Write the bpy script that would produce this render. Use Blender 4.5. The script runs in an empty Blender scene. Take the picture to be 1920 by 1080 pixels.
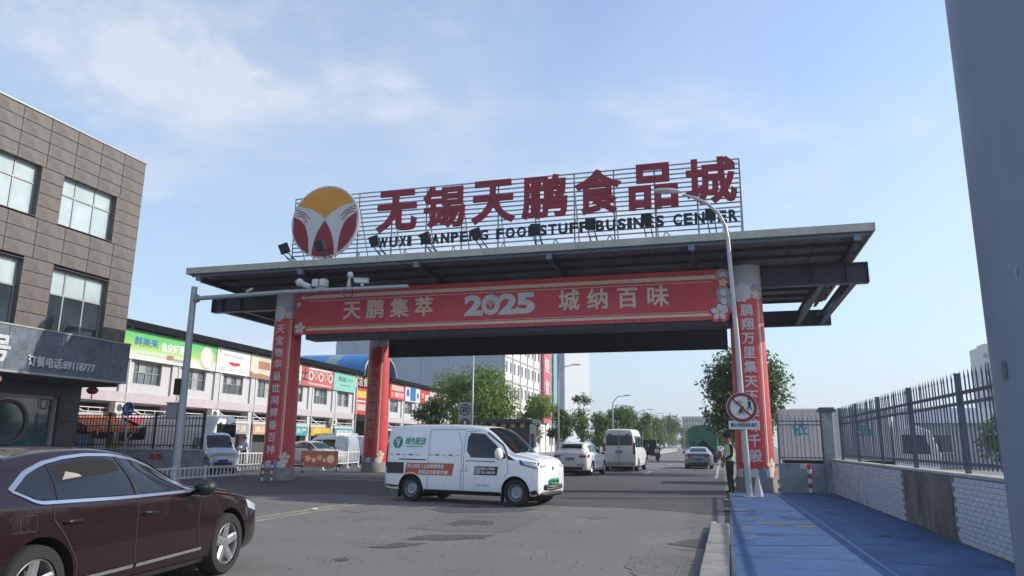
import bpy, bmesh, math, random
from mathutils import Vector, Matrix, noise as mnoise
random.seed(7)
SC = bpy.context.scene
COL = SC.collection
R = math.radians
# ---------------------------------------------------------------- camera
EYE = Vector((0, 0, 1.48)); FOC = 1362.4; YAW, PITCH, ROLL = 0.27779, 0.21144, 0.00928
_d = Vector((-math.sin(YAW) * math.cos(PITCH), math.cos(YAW) * math.cos(PITCH), math.sin(PITCH)))
_r0 = Vector((math.cos(YAW), math.sin(YAW), 0)); _u0 = _r0.cross(_d)
_r = _r0 * math.cos(ROLL) + _u0 * math.sin(ROLL); _u = _u0 * math.cos(ROLL) - _r0 * math.sin(ROLL)
cam = bpy.data.cameras.new('camera'); cam.sensor_width = 36; cam.lens = 36 * FOC / 1920
cam.clip_start = 0.05; cam.clip_end = 4000
camo = bpy.data.objects.new('camera', cam); COL.objects.link(camo)
camo.matrix_world = Matrix(((_r.x, _u.x, -_d.x, EYE.x), (_r.y, _u.y, -_d.y, EYE.y), (_r.z, _u.z, -_d.z, EYE.z), (0, 0, 0, 1)))
SC.camera = camo
# ---------------------------------------------------------------- sky, sun, exposure
SUN_DIR = Vector((1.62, 0.62, 1.0)).normalized()          # towards the sun
EL = math.asin(SUN_DIR.z); AZ = math.atan2(SUN_DIR.x, SUN_DIR.y)
W = bpy.data.worlds.new('World'); SC.world = W; W.use_nodes = True
nt = W.node_tree; nt.nodes.clear()
def wn(t, **k):
    n = nt.nodes.new(t)
    for a, b in k.items(): setattr(n, a, b)
    return n
sky = wn('ShaderNodeTexSky', sky_type='NISHITA', sun_disc=False, sun_elevation=EL, sun_rotation=AZ, air_density=1.0, dust_density=0.6, ozone_density=1.6, altitude=10)
tc = wn('ShaderNodeTexCoord'); sep = wn('ShaderNodeSeparateXYZ'); nt.links.new(tc.outputs['Generated'], sep.inputs[0])
def wm(op, a, b=None, c=None):
    n = wn('ShaderNodeMath', operation=op)
    for i, v in enumerate((a, b, c)):
        if v is None: continue
        if isinstance(v, (int, float)): n.inputs[i].default_value = v
        else: nt.links.new(v, n.inputs[i])
    return n.outputs[0]
zz = wm('ADD', wm('MAXIMUM', sep.outputs[2], 0.0), 0.16)
cx = wm('DIVIDE', sep.outputs[0], zz); cy = wm('DIVIDE', sep.outputs[1], zz)
comb = wn('ShaderNodeCombineXYZ'); nt.links.new(cx, comb.inputs[0]); nt.links.new(cy, comb.inputs[1])
def wnoise(scale, detail, rough, off, dist=0.0):
    mp = wn('ShaderNodeMapping'); mp.inputs['Location'].default_value = off
    nt.links.new(comb.outputs[0], mp.inputs[0])
    n = wn('ShaderNodeTexNoise'); n.inputs['Scale'].default_value = scale; n.inputs['Detail'].default_value = detail
    n.inputs['Roughness'].default_value = rough; n.inputs['Distortion'].default_value = dist
    nt.links.new(mp.outputs[0], n.inputs['Vector']); return n.outputs[0]
def wramp(v, a, b):
    n = wn('ShaderNodeMapRange', interpolation_type='SMOOTHSTEP'); nt.links.new(v, n.inputs[0])
    n.inputs[1].default_value = a; n.inputs[2].default_value = b; return n.outputs[0]
CO = (19.58, 9.13, 14.38, 14.70)
big = wramp(wnoise(0.55, 7, 0.60, (CO[0], CO[1], 0), 0.35), 0.42, 0.70)
puff = wramp(wnoise(1.9, 8, 0.62, (CO[2], CO[3], 0), 0.2), 0.45, 0.63)
thin = wramp(wnoise(0.9, 5, 0.55, (1.3, 7.7, 0), 0.6), 0.30, 0.85)
mask = wm('MINIMUM', wm('ADD', wm('MULTIPLY', big, puff), wm('ADD', wm('MULTIPLY', thin, 0.32), wm('MULTIPLY', big, 0.22))), 0.80)
mix = wn('ShaderNodeMix', data_type='RGBA'); nt.links.new(mask, mix.inputs[0])
hz = wm('MULTIPLY', wm('POWER', wm('SUBTRACT', 1.0, wm('MINIMUM', wm('MAXIMUM', sep.outputs[2], 0.0), 1.0)), 2.6), 0.88)
hmix = wn('ShaderNodeMix', data_type='RGBA'); nt.links.new(hz, hmix.inputs[0]); nt.links.new(sky.outputs[0], hmix.inputs[6]); hmix.inputs[7].default_value = (1.85, 2.40, 3.08, 1)   # pale haze towards the horizon
nt.links.new(hmix.outputs[2], mix.inputs[6]); mix.inputs[7].default_value = (3.1, 3.3, 3.65, 1)
bg = wn('ShaderNodeBackground'); bg.inputs[1].default_value = 0.145
nt.links.new(mix.outputs[2], bg.inputs[0]); wo = wn('ShaderNodeOutputWorld'); nt.links.new(bg.outputs[0], wo.inputs[0])
sun = bpy.data.lights.new('sun', 'SUN'); sun.energy = 2.7; sun.angle = R(0.55); sun.color = (1.0, 0.93, 0.83)
suno = bpy.data.objects.new('sun', sun); COL.objects.link(suno); suno.location = (0, 0, 60)
suno.rotation_euler = SUN_DIR.to_track_quat('Z', 'Y').to_euler()
SC.view_settings.view_transform = 'Standard'; SC.view_settings.look = 'None'; SC.view_settings.gamma = 1
SC.view_settings.use_curve_mapping = False; SC.view_settings.exposure = 0.82
SC.render.engine = 'CYCLES'; SC.cycles.use_denoising = True; SC.cycles.max_bounces = 6; SC.cycles.transparent_max_bounces = 8
SC.cycles.volume_bounces = 0
# ---------------------------------------------------------------- pixel -> place helpers (photo pixels, 1920 x 1080)
def ray(x, y): return (_d * FOC + _r * (x - 960) + _u * (540 - y)).normalized()
def G(x, y, z=0.0): v = ray(x, y); return EYE + v * ((z - EYE.z) / v.z)
def AY(x, y, Y): v = ray(x, y); return EYE + v * (Y / v.y)
def AX(x, y, X): v = ray(x, y); return EYE + v * (X / v.x)
# ---------------------------------------------------------------- materials
MATS = {}
def M(name, col=(.5, .5, .5), r=.6, m=0., var=.12, sc=6., bump=0., bsc=60., coat=0., streak=0., dirt=None, alpha=None, spec=.5, trans=0., emit=0., sub=0.):
    """one procedural material: base colour broken up by noise, fine relief, optional vertical streaks and dirt blotches"""
    if name in MATS: return MATS[name]
    mt = bpy.data.materials.new(name); mt.use_nodes = True; t = mt.node_tree; N = t.nodes; L = t.links
    p = N['Principled BSDF']; p.inputs['Roughness'].default_value = r; p.inputs['Metallic'].default_value = m
    p.inputs['Specular IOR Level'].default_value = spec
    if coat: p.inputs['Coat Weight'].default_value = coat; p.inputs['Coat Roughness'].default_value = .03
    if trans: p.inputs['Transmission Weight'].default_value = trans
    c = (*col, 1); p.inputs['Base Color'].default_value = c
    if emit: p.inputs['Emission Color'].default_value = c; p.inputs['Emission Strength'].default_value = emit
    tcn = N.new('ShaderNodeTexCoord'); src = tcn.outputs['Object']
    cur = None
    def mixc(fac, a, b, blend='MIX'):
        n = N.new('ShaderNodeMix'); n.data_type = 'RGBA'; n.blend_type = blend
        L.new(fac, n.inputs[0])
        for i, v in ((6, a), (7, b)):
            if isinstance(v, tuple): n.inputs[i].default_value = v
            else: L.new(v, n.inputs[i])
        return n.outputs[2]
    def nz(scale, det=4, ro=.6, vec=None):
        n = N.new('ShaderNodeTexNoise'); n.inputs['Scale'].default_value = scale; n.inputs['Detail'].default_value = det; n.inputs['Roughness'].default_value = ro
        L.new(vec or src, n.inputs['Vector']); return n.outputs[0]
    def rmp(v, a, b, lo=0., hi=1.):
        n = N.new('ShaderNodeMapRange'); L.new(v, n.inputs[0]); n.inputs[1].default_value = a; n.inputs[2].default_value = b
        n.inputs[3].default_value = lo; n.inputs[4].default_value = hi; return n.outputs[0]
    if var:
        lo = tuple(max(0, x * (1 - var)) for x in col) + (1,); hi = tuple(min(1, x * (1 + var)) for x in col) + (1,)
        cur = mixc(rmp(nz(sc), .3, .7), lo, hi)
    if streak:
        mp = N.new('ShaderNodeMapping'); mp.inputs['Scale'].default_value = (5, 5, .35); L.new(src, mp.inputs[0])
        cur = mixc(rmp(nz(1.0, 5, .65, mp.outputs[0]), .5, .75, 0, streak), cur or c, tuple(x * .42 for x in col) + (1,))
    if dirt:
        dc, ds, da = dirt
        cur = mixc(rmp(nz(ds, 6, .65), .5, .66, 0, da), cur or c, (*dc, 1))
    if cur: L.new(cur, p.inputs['Base Color'])
    if var and r > .15:
        L.new(rmp(nz(sc * 2.3), .3, .7, max(.03, r - .1), min(1, r + .1)), p.inputs['Roughness'])
    if bump:
        b = N.new('ShaderNodeBump'); b.inputs['Strength'].default_value = bump; b.inputs['Distance'].default_value = .02
        L.new(nz(bsc, 5, .6), b.inputs['Height']); L.new(b.outputs[0], p.inputs['Normal'])
    MATS[name] = mt; return mt
# ---------------------------------------------------------------- mesh building
class B:
    def __init__(s): s.v = []; s.f = []; s.m = []; s.mi = 0
    def add(s, vs, fs):
        o = len(s.v); s.v += [tuple(x) for x in vs]; s.f += [tuple(i + o for i in f) for f in fs]; s.m += [s.mi] * len(fs); return s
    def box(s, c, d, rot=None):
        x, y, z = d[0] / 2, d[1] / 2, d[2] / 2
        vs = [Vector(p) for p in ((-x, -y, -z), (x, -y, -z), (x, y, -z), (-x, y, -z), (-x, -y, z), (x, -y, z), (x, y, z), (-x, y, z))]
        if rot is not None: vs = [rot @ v for v in vs]
        c = Vector(c)
        return s.add([v + c for v in vs], ((0, 3, 2, 1), (4, 5, 6, 7), (0, 1, 5, 4), (1, 2, 6, 5), (2, 3, 7, 6), (3, 0, 4, 7)))
    def b2(s, a, b):      # box by two corners
        return s.box([(p + q) / 2 for p, q in zip(a, b)], [abs(q - p) for p, q in zip(a, b)])
    def bar(s, a, b, w, h=None, up=(0, 0, 1)):
        a, b = Vector(a), Vector(b); d = b - a; l = d.length; d.normalize(); up = Vector(up)
        if abs(d.dot(up)) > .99: up = Vector((0, 1, 0))
        x = d.cross(up).normalized(); z = x.cross(d)
        m = Matrix((x, d, z)).transposed()
        return s.box((a + b) / 2, (w, l, h or w), m)
    def tube(s, pts, rad, n=10, cap=True):
        pts = [Vector(p) for p in pts]; rad = rad if isinstance(rad, (list, tuple)) else [rad] * len(pts)
        vs = []; fs = []; px = None
        for i, p in enumerate(pts):
            d = (pts[min(i + 1, len(pts) - 1)] - pts[max(i - 1, 0)]).normalized()
            if px is None:
                px = d.cross(Vector((0, 0, 1)) if abs(d.z) < .9 else Vector((1, 0, 0))).normalized()
            px = (px - d * px.dot(d)).normalized(); py = d.cross(px)
            for k in range(n):
                a = 2 * math.pi * k / n; vs.append(p + (px * math.cos(a) + py * math.sin(a)) * rad[i])
        for i in range(len(pts) - 1):
            for k in range(n): fs.append((i * n + k, i * n + (k + 1) % n, (i + 1) * n + (k + 1) % n, (i + 1) * n + k))
        if cap: fs += [tuple(range(n - 1, -1, -1)), tuple(range((len(pts) - 1) * n, len(pts) * n))]
        return s.add(vs, fs)
    def lathe(s, prof, c=(0, 0, 0), n=24, axis='Z', close=True):   # prof: (radius, height)
        vs = []; fs = []; c = Vector(c)
        for r_, h in prof:
            for k in range(n):
                a = 2 * math.pi * k / n; x, y = r_ * math.cos(a), r_ * math.sin(a)
                vs.append(c + Vector({'Z': (x, y, h), 'Y': (x, h, y), 'X': (h, x, y)}[axis]))
        for i in range(len(prof) - 1):
            for k in range(n):
                q = (i * n + k, i * n + (k + 1) % n, (i + 1) * n + (k + 1) % n, (i + 1) * n + k)
                fs.append(q if axis != 'Y' else q[::-1])
        if close:
            fs += [tuple(range(n - 1, -1, -1)), tuple(range((len(prof) - 1) * n, len(prof) * n))]
        return s.add(vs, fs)
    def prism(s, poly, h0, h1, to=lambda x, y, h: (x, y, h)):
        n = len(poly); vs = [to(x, y, h0) for x, y in poly] + [to(x, y, h1) for x, y in poly]
        return s.add(vs, [tuple(range(n - 1, -1, -1)), tuple(range(n, 2 * n))] + [(i, (i + 1) % n, n + (i + 1) % n, n + i) for i in range(n)])
    def ell(s, c, r, n=12, m=8):
        c = Vector(c); vs = [c + Vector((0, 0, -r[2]))]; fs = []
        for j in range(1, m):
            t = math.pi * j / m
            for k in range(n):
                a = 2 * math.pi * k / n; vs.append(c + Vector((r[0] * math.sin(t) * math.cos(a), r[1] * math.sin(t) * math.sin(a), -r[2] * math.cos(t))))
        vs.append(c + Vector((0, 0, r[2]))); e = len(vs) - 1
        for k in range(n): fs.append((0, 1 + (k + 1) % n, 1 + k)); fs.append((e, e - n + k, e - n + (k + 1) % n))
        for j in range(m - 2):
            for k in range(n): a = 1 + j * n; fs.append((a + k, a + (k + 1) % n, a + n + (k + 1) % n, a + n + k))
        return s.add(vs, fs)
    def grid(s, pts):      # rows of points
        nr, nc = len(pts), len(pts[0])
        return s.add([p for r_ in pts for p in r_], [(i * nc + j, i * nc + j + 1, (i + 1) * nc + j + 1, (i + 1) * nc + j) for i in range(nr - 1) for j in range(nc - 1)])
    def mesh(s, name, smooth=False):
        me = bpy.data.meshes.new(name); me.from_pydata(s.v, [], s.f); me.update()
        if any(s.m): me.polygons.foreach_set('material_index', s.m)
        if smooth: me.polygons.foreach_set('use_smooth', [True] * len(me.polygons))
        return me
    def build(s, name, mat, par=None, smooth=False, bevel=0., fix=False, seg=2, auto=None):
        me = s.mesh(name, smooth)
        if fix:
            bm = bmesh.new(); bm.from_mesh(me); bmesh.ops.recalc_face_normals(bm, faces=bm.faces); bm.to_mesh(me); bm.free()
        if auto is not None: me.set_sharp_from_angle(angle=R(auto))
        return O(name, me, mat, par, bevel=bevel, seg=seg)
def O(name, me, mat, par=None, loc=None, rot=None, bevel=0., seg=2):
    for mm in (mat if isinstance(mat, (list, tuple)) else [mat]): me.materials.append(mm)
    o = bpy.data.objects.new(name, me); COL.objects.link(o)
    if par is not None: o.parent = par
    if loc is not None: o.location = loc
    if rot is not None: o.rotation_euler = rot
    if bevel:
        b = o.modifiers.new('bevel', 'BEVEL'); b.width = bevel; b.segments = seg; b.limit_method = 'ANGLE'; b.angle_limit = R(35)
    return o
def inst(name, me, par, loc=(0, 0, 0), rot=None, scale=None):       # another piece sharing a mesh that has its material already
    o = bpy.data.objects.new(name, me); COL.objects.link(o); o.parent = par; o.location = loc
    if rot is not None: o.rotation_euler = rot
    if scale is not None: o.scale = scale
    return o
def tag(o, label=None, cat=None, group=None, kind=None):
    if label: o['label'] = label
    if cat: o['category'] = cat
    if group: o['group'] = group
    if kind: o['kind'] = kind
    return o
def thing(name, label, cat, loc=(0, 0, 0), rz=0., group=None):
    o = bpy.data.objects.new(name, None); COL.objects.link(o); o.empty_display_size = .2
    o.location = loc; o.rotation_euler = (0, 0, rz); return tag(o, label, cat, group)
def dup(root, loc=None, rz=None, label=None, group=None):
    def cp(o, par):
        c = o.copy(); COL.objects.link(c); c.parent = par
        for ch in o.children: cp(ch, c)
        return c
    r_ = cp(root, None)
    if loc is not None: r_.location = loc
    if rz is not None: r_.rotation_euler = (0, 0, rz)
    if label: r_['label'] = label
    if group: r_['group'] = group
    return r_
FACE_CAM = (R(90), 0, 0)            # lettering upright, read from -Y
FACE_X = (R(90), 0, R(90))          # lettering upright, read from +X
def text_mesh(s, size=1., ext=.003, bold=0., space=1., align='CENTER', wide=1., shear=0., res=3):
    """lettering as a thin solid: strokes are widened by a flattened bevel, so the fill never breaks"""
    cu = bpy.data.curves.new('lettering', 'FONT'); cu.body = s; cu.size = size; cu.extrude = .1 * size
    if bold: cu.bevel_depth = bold * size; cu.bevel_resolution = 0
    cu.align_x = align; cu.align_y = 'CENTER'; cu.space_character = space; cu.resolution_u = res; cu.shear = shear
    ob = bpy.data.objects.new('lettering', cu)
    me = bpy.data.meshes.new_from_object(ob)
    bpy.data.objects.remove(ob); bpy.data.curves.remove(cu)
    lim = .1 * size + bold * size * .5
    for v in me.vertices:
        v.co.x *= wide; z = v.co.z
        v.co.z = (1 if z > 0 else -1) * (ext if abs(z) >= lim or not bold else ext - min(.002, ext * .3))
    me.materials.clear(); me.polygons.foreach_set('use_smooth', [False] * len(me.polygons))
    return me
def fit_mesh(me, x0, x1, y0=None, y1=None):      # stretch lettering into a box
    xs = [v.co.x for v in me.vertices]; ys = [v.co.y for v in me.vertices]
    if not xs: return me
    a, b, c, d = min(xs), max(xs), min(ys), max(ys); kx = (x1 - x0) / max(b - a, 1e-6)
    ky = (y1 - y0) / max(d - c, 1e-6) if y0 is not None else kx
    for v in me.vertices:
        v.co.x = x0 + (v.co.x - a) * kx
        v.co.y = (y0 + (v.co.y - c) * ky) if y0 is not None else (v.co.y - (c + d) / 2) * ky
    return me
def put_text(name, s, mat, par, loc, rot, size=1., **k): return O(name, text_mesh(s, size, **k), mat, par, loc, rot)
# ================================================================ ground, road, pavement
def asphalt(name, base, spread=.22, crack=0., dark=None):
    mt = bpy.data.materials.new(name); mt.use_nodes = True; t = mt.node_tree; N = t.nodes; L = t.links; p = N['Principled BSDF']
    tcn = N.new('ShaderNodeTexCoord'); src = tcn.outputs['Object']
    def nz(s_, d=4, r_=.6, v=None):
        n = N.new('ShaderNodeTexNoise'); n.inputs['Scale'].default_value = s_; n.inputs['Detail'].default_value = d; n.inputs['Roughness'].default_value = r_
        L.new(v or src, n.inputs['Vector']); return n.outputs[0]
    def rmp(v, a, b, lo=0., hi=1.):
        n = N.new('ShaderNodeMapRange'); L.new(v, n.inputs[0])
        for i, q in enumerate((a, b, lo, hi)): n.inputs[i + 1].default_value = q
        return n.outputs[0]
    def mx(f, a, b, bl='MIX'):
        n = N.new('ShaderNodeMix'); n.data_type = 'RGBA'; n.blend_type = bl
        if isinstance(f, float): n.inputs[0].default_value = f
        else: L.new(f, n.inputs[0])
        for i, v in ((6, a), (7, b)):
            if isinstance(v, tuple): n.inputs[i].default_value = v
            else: L.new(v, n.inputs[i])
        return n.outputs[2]
    lo = tuple(c * (1 - spread) for c in base) + (1,); hi = tuple(c * (1 + spread) for c in base) + (1,)
    c = mx(rmp(nz(.55, 6, .65), .32, .68), lo, hi)
    mp = N.new('ShaderNodeMapping'); mp.inputs['Scale'].default_value = (1.3, .12, 1); L.new(src, mp.inputs[0])
    c = mx(rmp(nz(1.1, 5, .6, mp.outputs[0]), .48, .75, 0, .45), c, tuple(x * .62 for x in base) + (1,))        # tyre lanes
    c = mx(rmp(nz(2.2, 8, .72), .54, .72, 0, .75), c, tuple(x * .42 for x in base) + (1,))                        # oil and damp stains
    c = mx(rmp(nz(28, 3, .6), .42, .60, 0, .75), c, tuple(x * .62 for x in base) + (1,))
    c = mx(rmp(nz(80, 2, .5), .48, .62, 0, .85), c, tuple(min(1, x * 2.0) for x in base) + (1,))                # stone speckle
    c = mx(rmp(nz(140, 2, .5), .55, .7, 0, .6), c, tuple(x * .35 for x in base) + (1,))
    h = nz(110, 3, .6)
    if crack:
        vo = N.new('ShaderNodeTexVoronoi'); vo.feature = 'DISTANCE_TO_EDGE'; vo.inputs['Scale'].default_value = .5
        wv = N.new('ShaderNodeVectorMath'); wv.operation = 'ADD'
        nn = N.new('ShaderNodeTexNoise'); nn.inputs['Scale'].default_value = 1.6; nn.inputs['Detail'].default_value = 5; L.new(src, nn.inputs['Vector'])
        L.new(src, wv.inputs[0]); L.new(nn.outputs['Color'], wv.inputs[1]); L.new(wv.outputs[0], vo.inputs['Vector'])
        sel = rmp(nz(.8, 3, .5), .50, .60)
        lm = rmp(vo.outputs['Distance'], .004, .012, 1, 0)
        mm = N.new('ShaderNodeMath'); mm.operation = 'MULTIPLY'; L.new(lm, mm.inputs[0]); L.new(sel, mm.inputs[1])
        m2 = N.new('ShaderNodeMath'); m2.operation = 'MULTIPLY'; L.new(mm.outputs[0], m2.inputs[0]); m2.inputs[1].default_value = crack
        c = mx(m2.outputs[0], c, tuple(x * .25 for x in base) + (1,))
    L.new(c, p.inputs['Base Color']); L.new(rmp(nz(3, 4), .3, .7, .72, .95), p.inputs['Roughness'])
    b = N.new('ShaderNodeBump'); b.inputs['Strength'].default_value = .55; b.inputs['Distance'].default_value = .012
    L.new(h, b.inputs['Height']); L.new(b.outputs[0], p.inputs['Normal'])
    MATS[name] = mt; return mt
ASPH = asphalt('old_asphalt', (.148, .142, .132), .30, .4)
ASPHD = asphalt('newer_asphalt', (.070, .070, .074), .30, .3)
ASPHP = asphalt('patch_asphalt', (.130, .126, .120), .3, .0)
GRND = M('ground_concrete', (.22, .21, .19), .9, var=.25, sc=.6, bump=.3, bsc=20, dirt=((.11, .10, .09), .25, .6))
BLUE = M('blue_paint', (.044, .108, .25), .66, var=.22, sc=1.1, bump=.5, bsc=60, dirt=((.030, .066, .14), 1.3, .6))
BLUE2 = M('blue_ridge', (.048, .112, .25), .65, var=.2, sc=4, bump=.3)
KERB = M('kerb_concrete', (.30, .28, .25), .85, var=.22, sc=4, bump=.4, bsc=50, dirt=((.15, .14, .12), 2.2, .6))
tag(B().b2((-900, -120, -.6), (900, 1500, -.012)).build('ground', GRND), kind='structure')
tag(B().b2((-24.5, -60, -.1), (.30, 620, 0)).build('road', ASPH), kind='structure')
def ragged(pts, amp, step=.25, seed=1):
    out = []; rnd = random.Random(seed)
    for i, p in enumerate(pts):
        q = pts[(i + 1) % len(pts)]; d = math.hypot(q[0] - p[0], q[1] - p[1]); n = max(1, int(d / step))
        for k in range(n):
            t = k / n; out.append((p[0] + (q[0] - p[0]) * t + rnd.uniform(-amp, amp), p[1] + (q[1] - p[1]) * t + rnd.uniform(-amp, amp)))
    return out
def sheet(name, pts, z, mat, par=None):
    bm = bmesh.new(); f = bm.faces.new([bm.verts.new((x, y, z)) for x, y in pts]); bmesh.ops.triangulate(bm, faces=[f])
    bmesh.ops.recalc_face_normals(bm, faces=bm.faces)
    if bm.faces[:][0].normal.z < 0: bmesh.ops.reverse_faces(bm, faces=bm.faces)
    me = bpy.data.meshes.new(name); bm.to_mesh(me); bm.free(); return O(name, me, mat, par)
ROAD = bpy.data.objects['road']
edge = [(-24.4, 17.4), (-13, 18.2), (-11, 19.9), (-7.2, 19.2), (-3.6, 18.2), (-2.2, 18.25), (-.9, 17.6), (.02, 17.0)]
pl = []
for a, b in zip(edge, edge[1:]): pl += ragged([a, b], .05, .3, int(abs(a[0] * 7)))[:max(1, int(math.dist(a, b) / .3))]
sheet('asphalt_resurfacing', pl + [edge[-1], (.02, 48), (-24.4, 48)], .004, ASPHD, ROAD)
def pxblob(pts, z, name, mat, amp=.05, seed=3):
    return sheet(name, ragged([G(*q).xy[:] for q in pts], amp, .16, seed), z, mat, ROAD)
pxblob([(800, 956), (850, 948), (960, 950), (1008, 955), (960, 962), (840, 962)], .004, 'asphalt_patch', ASPHD, .05, 3)
pxblob([(765, 990), (820, 965), (1000, 960), (1025, 966), (950, 998), (830, 996)], .005, 'asphalt_patch', ASPHP, .04, 4)
pxblob([(835, 982), (870, 975), (930, 978), (920, 985), (880, 984), (850, 987)], .008, 'pothole_crust', ASPHD, .06, 5)
pxblob([(755, 1012), (800, 1004), (920, 1003), (905, 1010), (820, 1014)], .006, 'pothole_crust', ASPHD, .07, 6)
pxblob([(690, 1026), (760, 1018), (800, 1020), (740, 1028)], .007, 'pothole_crust', ASPHD, .06, 7)
pxblob([(625, 1049), (650, 1046), (660, 1050), (635, 1053)], .006, 'pothole_crust', ASPHD, .03, 8)
pxblob([(640, 958), (700, 950), (715, 955), (670, 962)], .006, 'asphalt_patch', ASPHP, .05, 9)
pxblob([(1170, 1060), (1190, 1040), (1260, 1036), (1300, 1050), (1290, 1085), (1200, 1090)], .006, 'asphalt_patch', ASPHP, .05, 10)
pxblob([(1250, 1020), (1310, 1010), (1330, 1000), (1320, 1030), (1290, 1026)], .007, 'asphalt_patch', ASPHD, .04, 12)
pxblob([(1095, 970), (1130, 966), (1140, 971), (1110, 975)], .006, 'pothole_crust', ASPHP, .05, 13)
gv = B(); rg_ = random.Random(5)
for cx_, cy_, sp, n_ in ((880, 981, .5, 90), (830, 1009, .7, 110), (745, 1023, .45, 60), (900, 955, .9, 80), (1120, 971, .4, 40), (640, 1050, .25, 30), (1290, 1060, .7, 70), (1340, 1000, .3, 60), (1100, 1040, 2.2, 120), (700, 970, 2.0, 90)):
    c_ = G(cx_, cy_)
    for k in range(n_):
        s_ = rg_.uniform(.004, .014); gv.ell((c_.x + rg_.gauss(0, sp), c_.y + rg_.gauss(0, sp * .7), .006 + s_ * .4), (s_, s_ * rg_.uniform(.6, 1), s_ * .6), 5, 3)
tag(gv.build('gravel', M('gravel_stone', (.19, .185, .17), .9, var=.5, sc=30), ROAD), kind='stuff')
def worn(name, col, base):
    mt = M(name, col, .7, var=.15, sc=3); t = mt.node_tree; p = t.nodes['Principled BSDF']; l = p.inputs['Base Color'].links[0].from_socket
    tcn = t.nodes.new('ShaderNodeTexCoord'); n = t.nodes.new('ShaderNodeTexNoise'); n.inputs['Scale'].default_value = 3.2; n.inputs['Detail'].default_value = 8; n.inputs['Roughness'].default_value = .75
    t.links.new(tcn.outputs['Object'], n.inputs['Vector']); r_ = t.nodes.new('ShaderNodeMapRange'); t.links.new(n.outputs[0], r_.inputs[0]); r_.inputs[1].default_value = .38; r_.inputs[2].default_value = .62
    m_ = t.nodes.new('ShaderNodeMix'); m_.data_type = 'RGBA'; t.links.new(r_.outputs[0], m_.inputs[0]); t.links.new(l, m_.inputs[6]); m_.inputs[7].default_value = (*base, 1)
    t.links.new(m_.outputs[2], p.inputs['Base Color']); return mt
YEL = worn('worn_yellow_paint', (.33, .28, .17), (.15, .145, .135))
WHT = worn('worn_white_paint', (.52, .51, .48), (.13, .13, .13))
def stripe(name, x0, x1, y0, y1, mat, z=.008):
    return B().b2((x0, y0, .001), (x1, y1, z)).build(name, mat, ROAD)
for x in (-9.05, -8.72): stripe('yellow_centre_line', x, x + .15, 9.5, 22, YEL)
for y in (27.5,): stripe('white_stop_line', -16.3, -10.0, y, y + .35, WHT)
for y in (24.2, 29.0, 33.5): stripe('white_lane_line', -10.6, -10.45, y, y + 2.0, WHT)
stripe('white_edge_line', -.42, -.27, 36, 160, WHT)
for k in range(12): stripe('white_lane_line', -4.1, -3.98, 40 + k * 9, 44 + k * 9, WHT)
stripe('white_lane_line', -7.7, -6.1, 27.6, 28.0, WHT)
# blue pavement
def pavement_edge(y): return .02 + (y - 9) * .008
pe = [(pavement_edge(y), y) for y in range(-8, 25)]
tag(B().prism(pe + [(pavement_edge(24.9), 24.9), (3.42, 25.3), (3.9, -8)], .0, .06).build('pavement', BLUE, fix=True), kind='structure')
PAV = bpy.data.objects['pavement']
pts = [(1.80 - .007 * (y - 10), y) for y in range(2, 25)]
rb = B()
rb.grid([[(x - .05, y, .0605) for x, y in pts], [(x - .02, y, .071) for x, y in pts], [(x + .02, y, .071) for x, y in pts], [(x + .05, y, .0605) for x, y in pts]])
rb.build('ridge', BLUE2, PAV, fix=True)
for k, y in enumerate((7.2, 10.6, 13.4, 16.9, 19.8, 22.6)):       # joints across the painted slab
    jp = [(pavement_edge(y) + .02 + q * .14, y + .03 * math.sin(q * .9 + k)) for q in range(24)]
    B().grid([[(a, b - .008 - .004 * math.sin(a * 9), .0625) for a, b in jp], [(a, b + .008, .0625) for a, b in jp]]).build('slab_joint', M('joint_blue_dark', (.018, .032, .06), .9), PAV, fix=True)
rw = random.Random(12)
WORN = [M('worn_blue', (.070, .115, .19), .8, var=.3, sc=9), M('dusty_blue', (.085, .105, .14), .85, var=.35, sc=12), M('scuffed_blue', (.026, .058, .125), .7, var=.3, sc=8)]
for k in range(26):
    cx_, cy_, a_, b_ = rw.uniform(.25, 3.1), rw.uniform(8.2, 24.2), rw.uniform(.05, .32), rw.uniform(.08, .55)
    sheet('worn_patch', [(cx_ + a_ * (1 + .5 * math.sin(3 * t + k) + .25 * math.sin(7 * t)) * math.cos(t), cy_ + b_ * (1 + .4 * math.cos(2 * t + k)) * math.sin(t)) for t in [2 * math.pi * q / 26 for q in range(26)]], .0606 + .0002 * k, WORN[k % 3], PAV)
def dust_strip(fx, w, mat, seed):
    r3 = random.Random(seed); ys = [2 + .22 * q for q in range(104)]
    B().grid([[(fx(y), y, .0662) for y in ys], [(fx(y) + w * r3.uniform(.25, 1.0), y, .0662) for y in ys]]).build('dust_strip', mat, PAV, fix=True)
DUST = M('grey_dust', (.10, .105, .11), .95, var=.35, sc=10)
dust_strip(lambda y: 3.50 - (y - 11.43) * .0135 - .004, -.12, DUST, 3); dust_strip(lambda y: pavement_edge(y) + .004, .07, DUST, 4)
kr = tag(bpy.data.objects.new('kerb', None), kind='structure'); COL.objects.link(kr)
km = B().box((0, 0, 0), (.33, .985, .19)).mesh('kerb_stone'); km.materials.append(KERB)
for k in range(21):
    y = -5.9 + k
    o = inst('kerb_stone', km, kr, (pavement_edge(y) - .17 + random.uniform(-.006, .006), y, .0 + random.uniform(-.006, .006)), (random.uniform(-.01, .01), random.uniform(-.012, .012), random.uniform(-.006, .006)))
    b = o.modifiers.new('bevel', 'BEVEL'); b.width = .015; b.segments = 2
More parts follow.
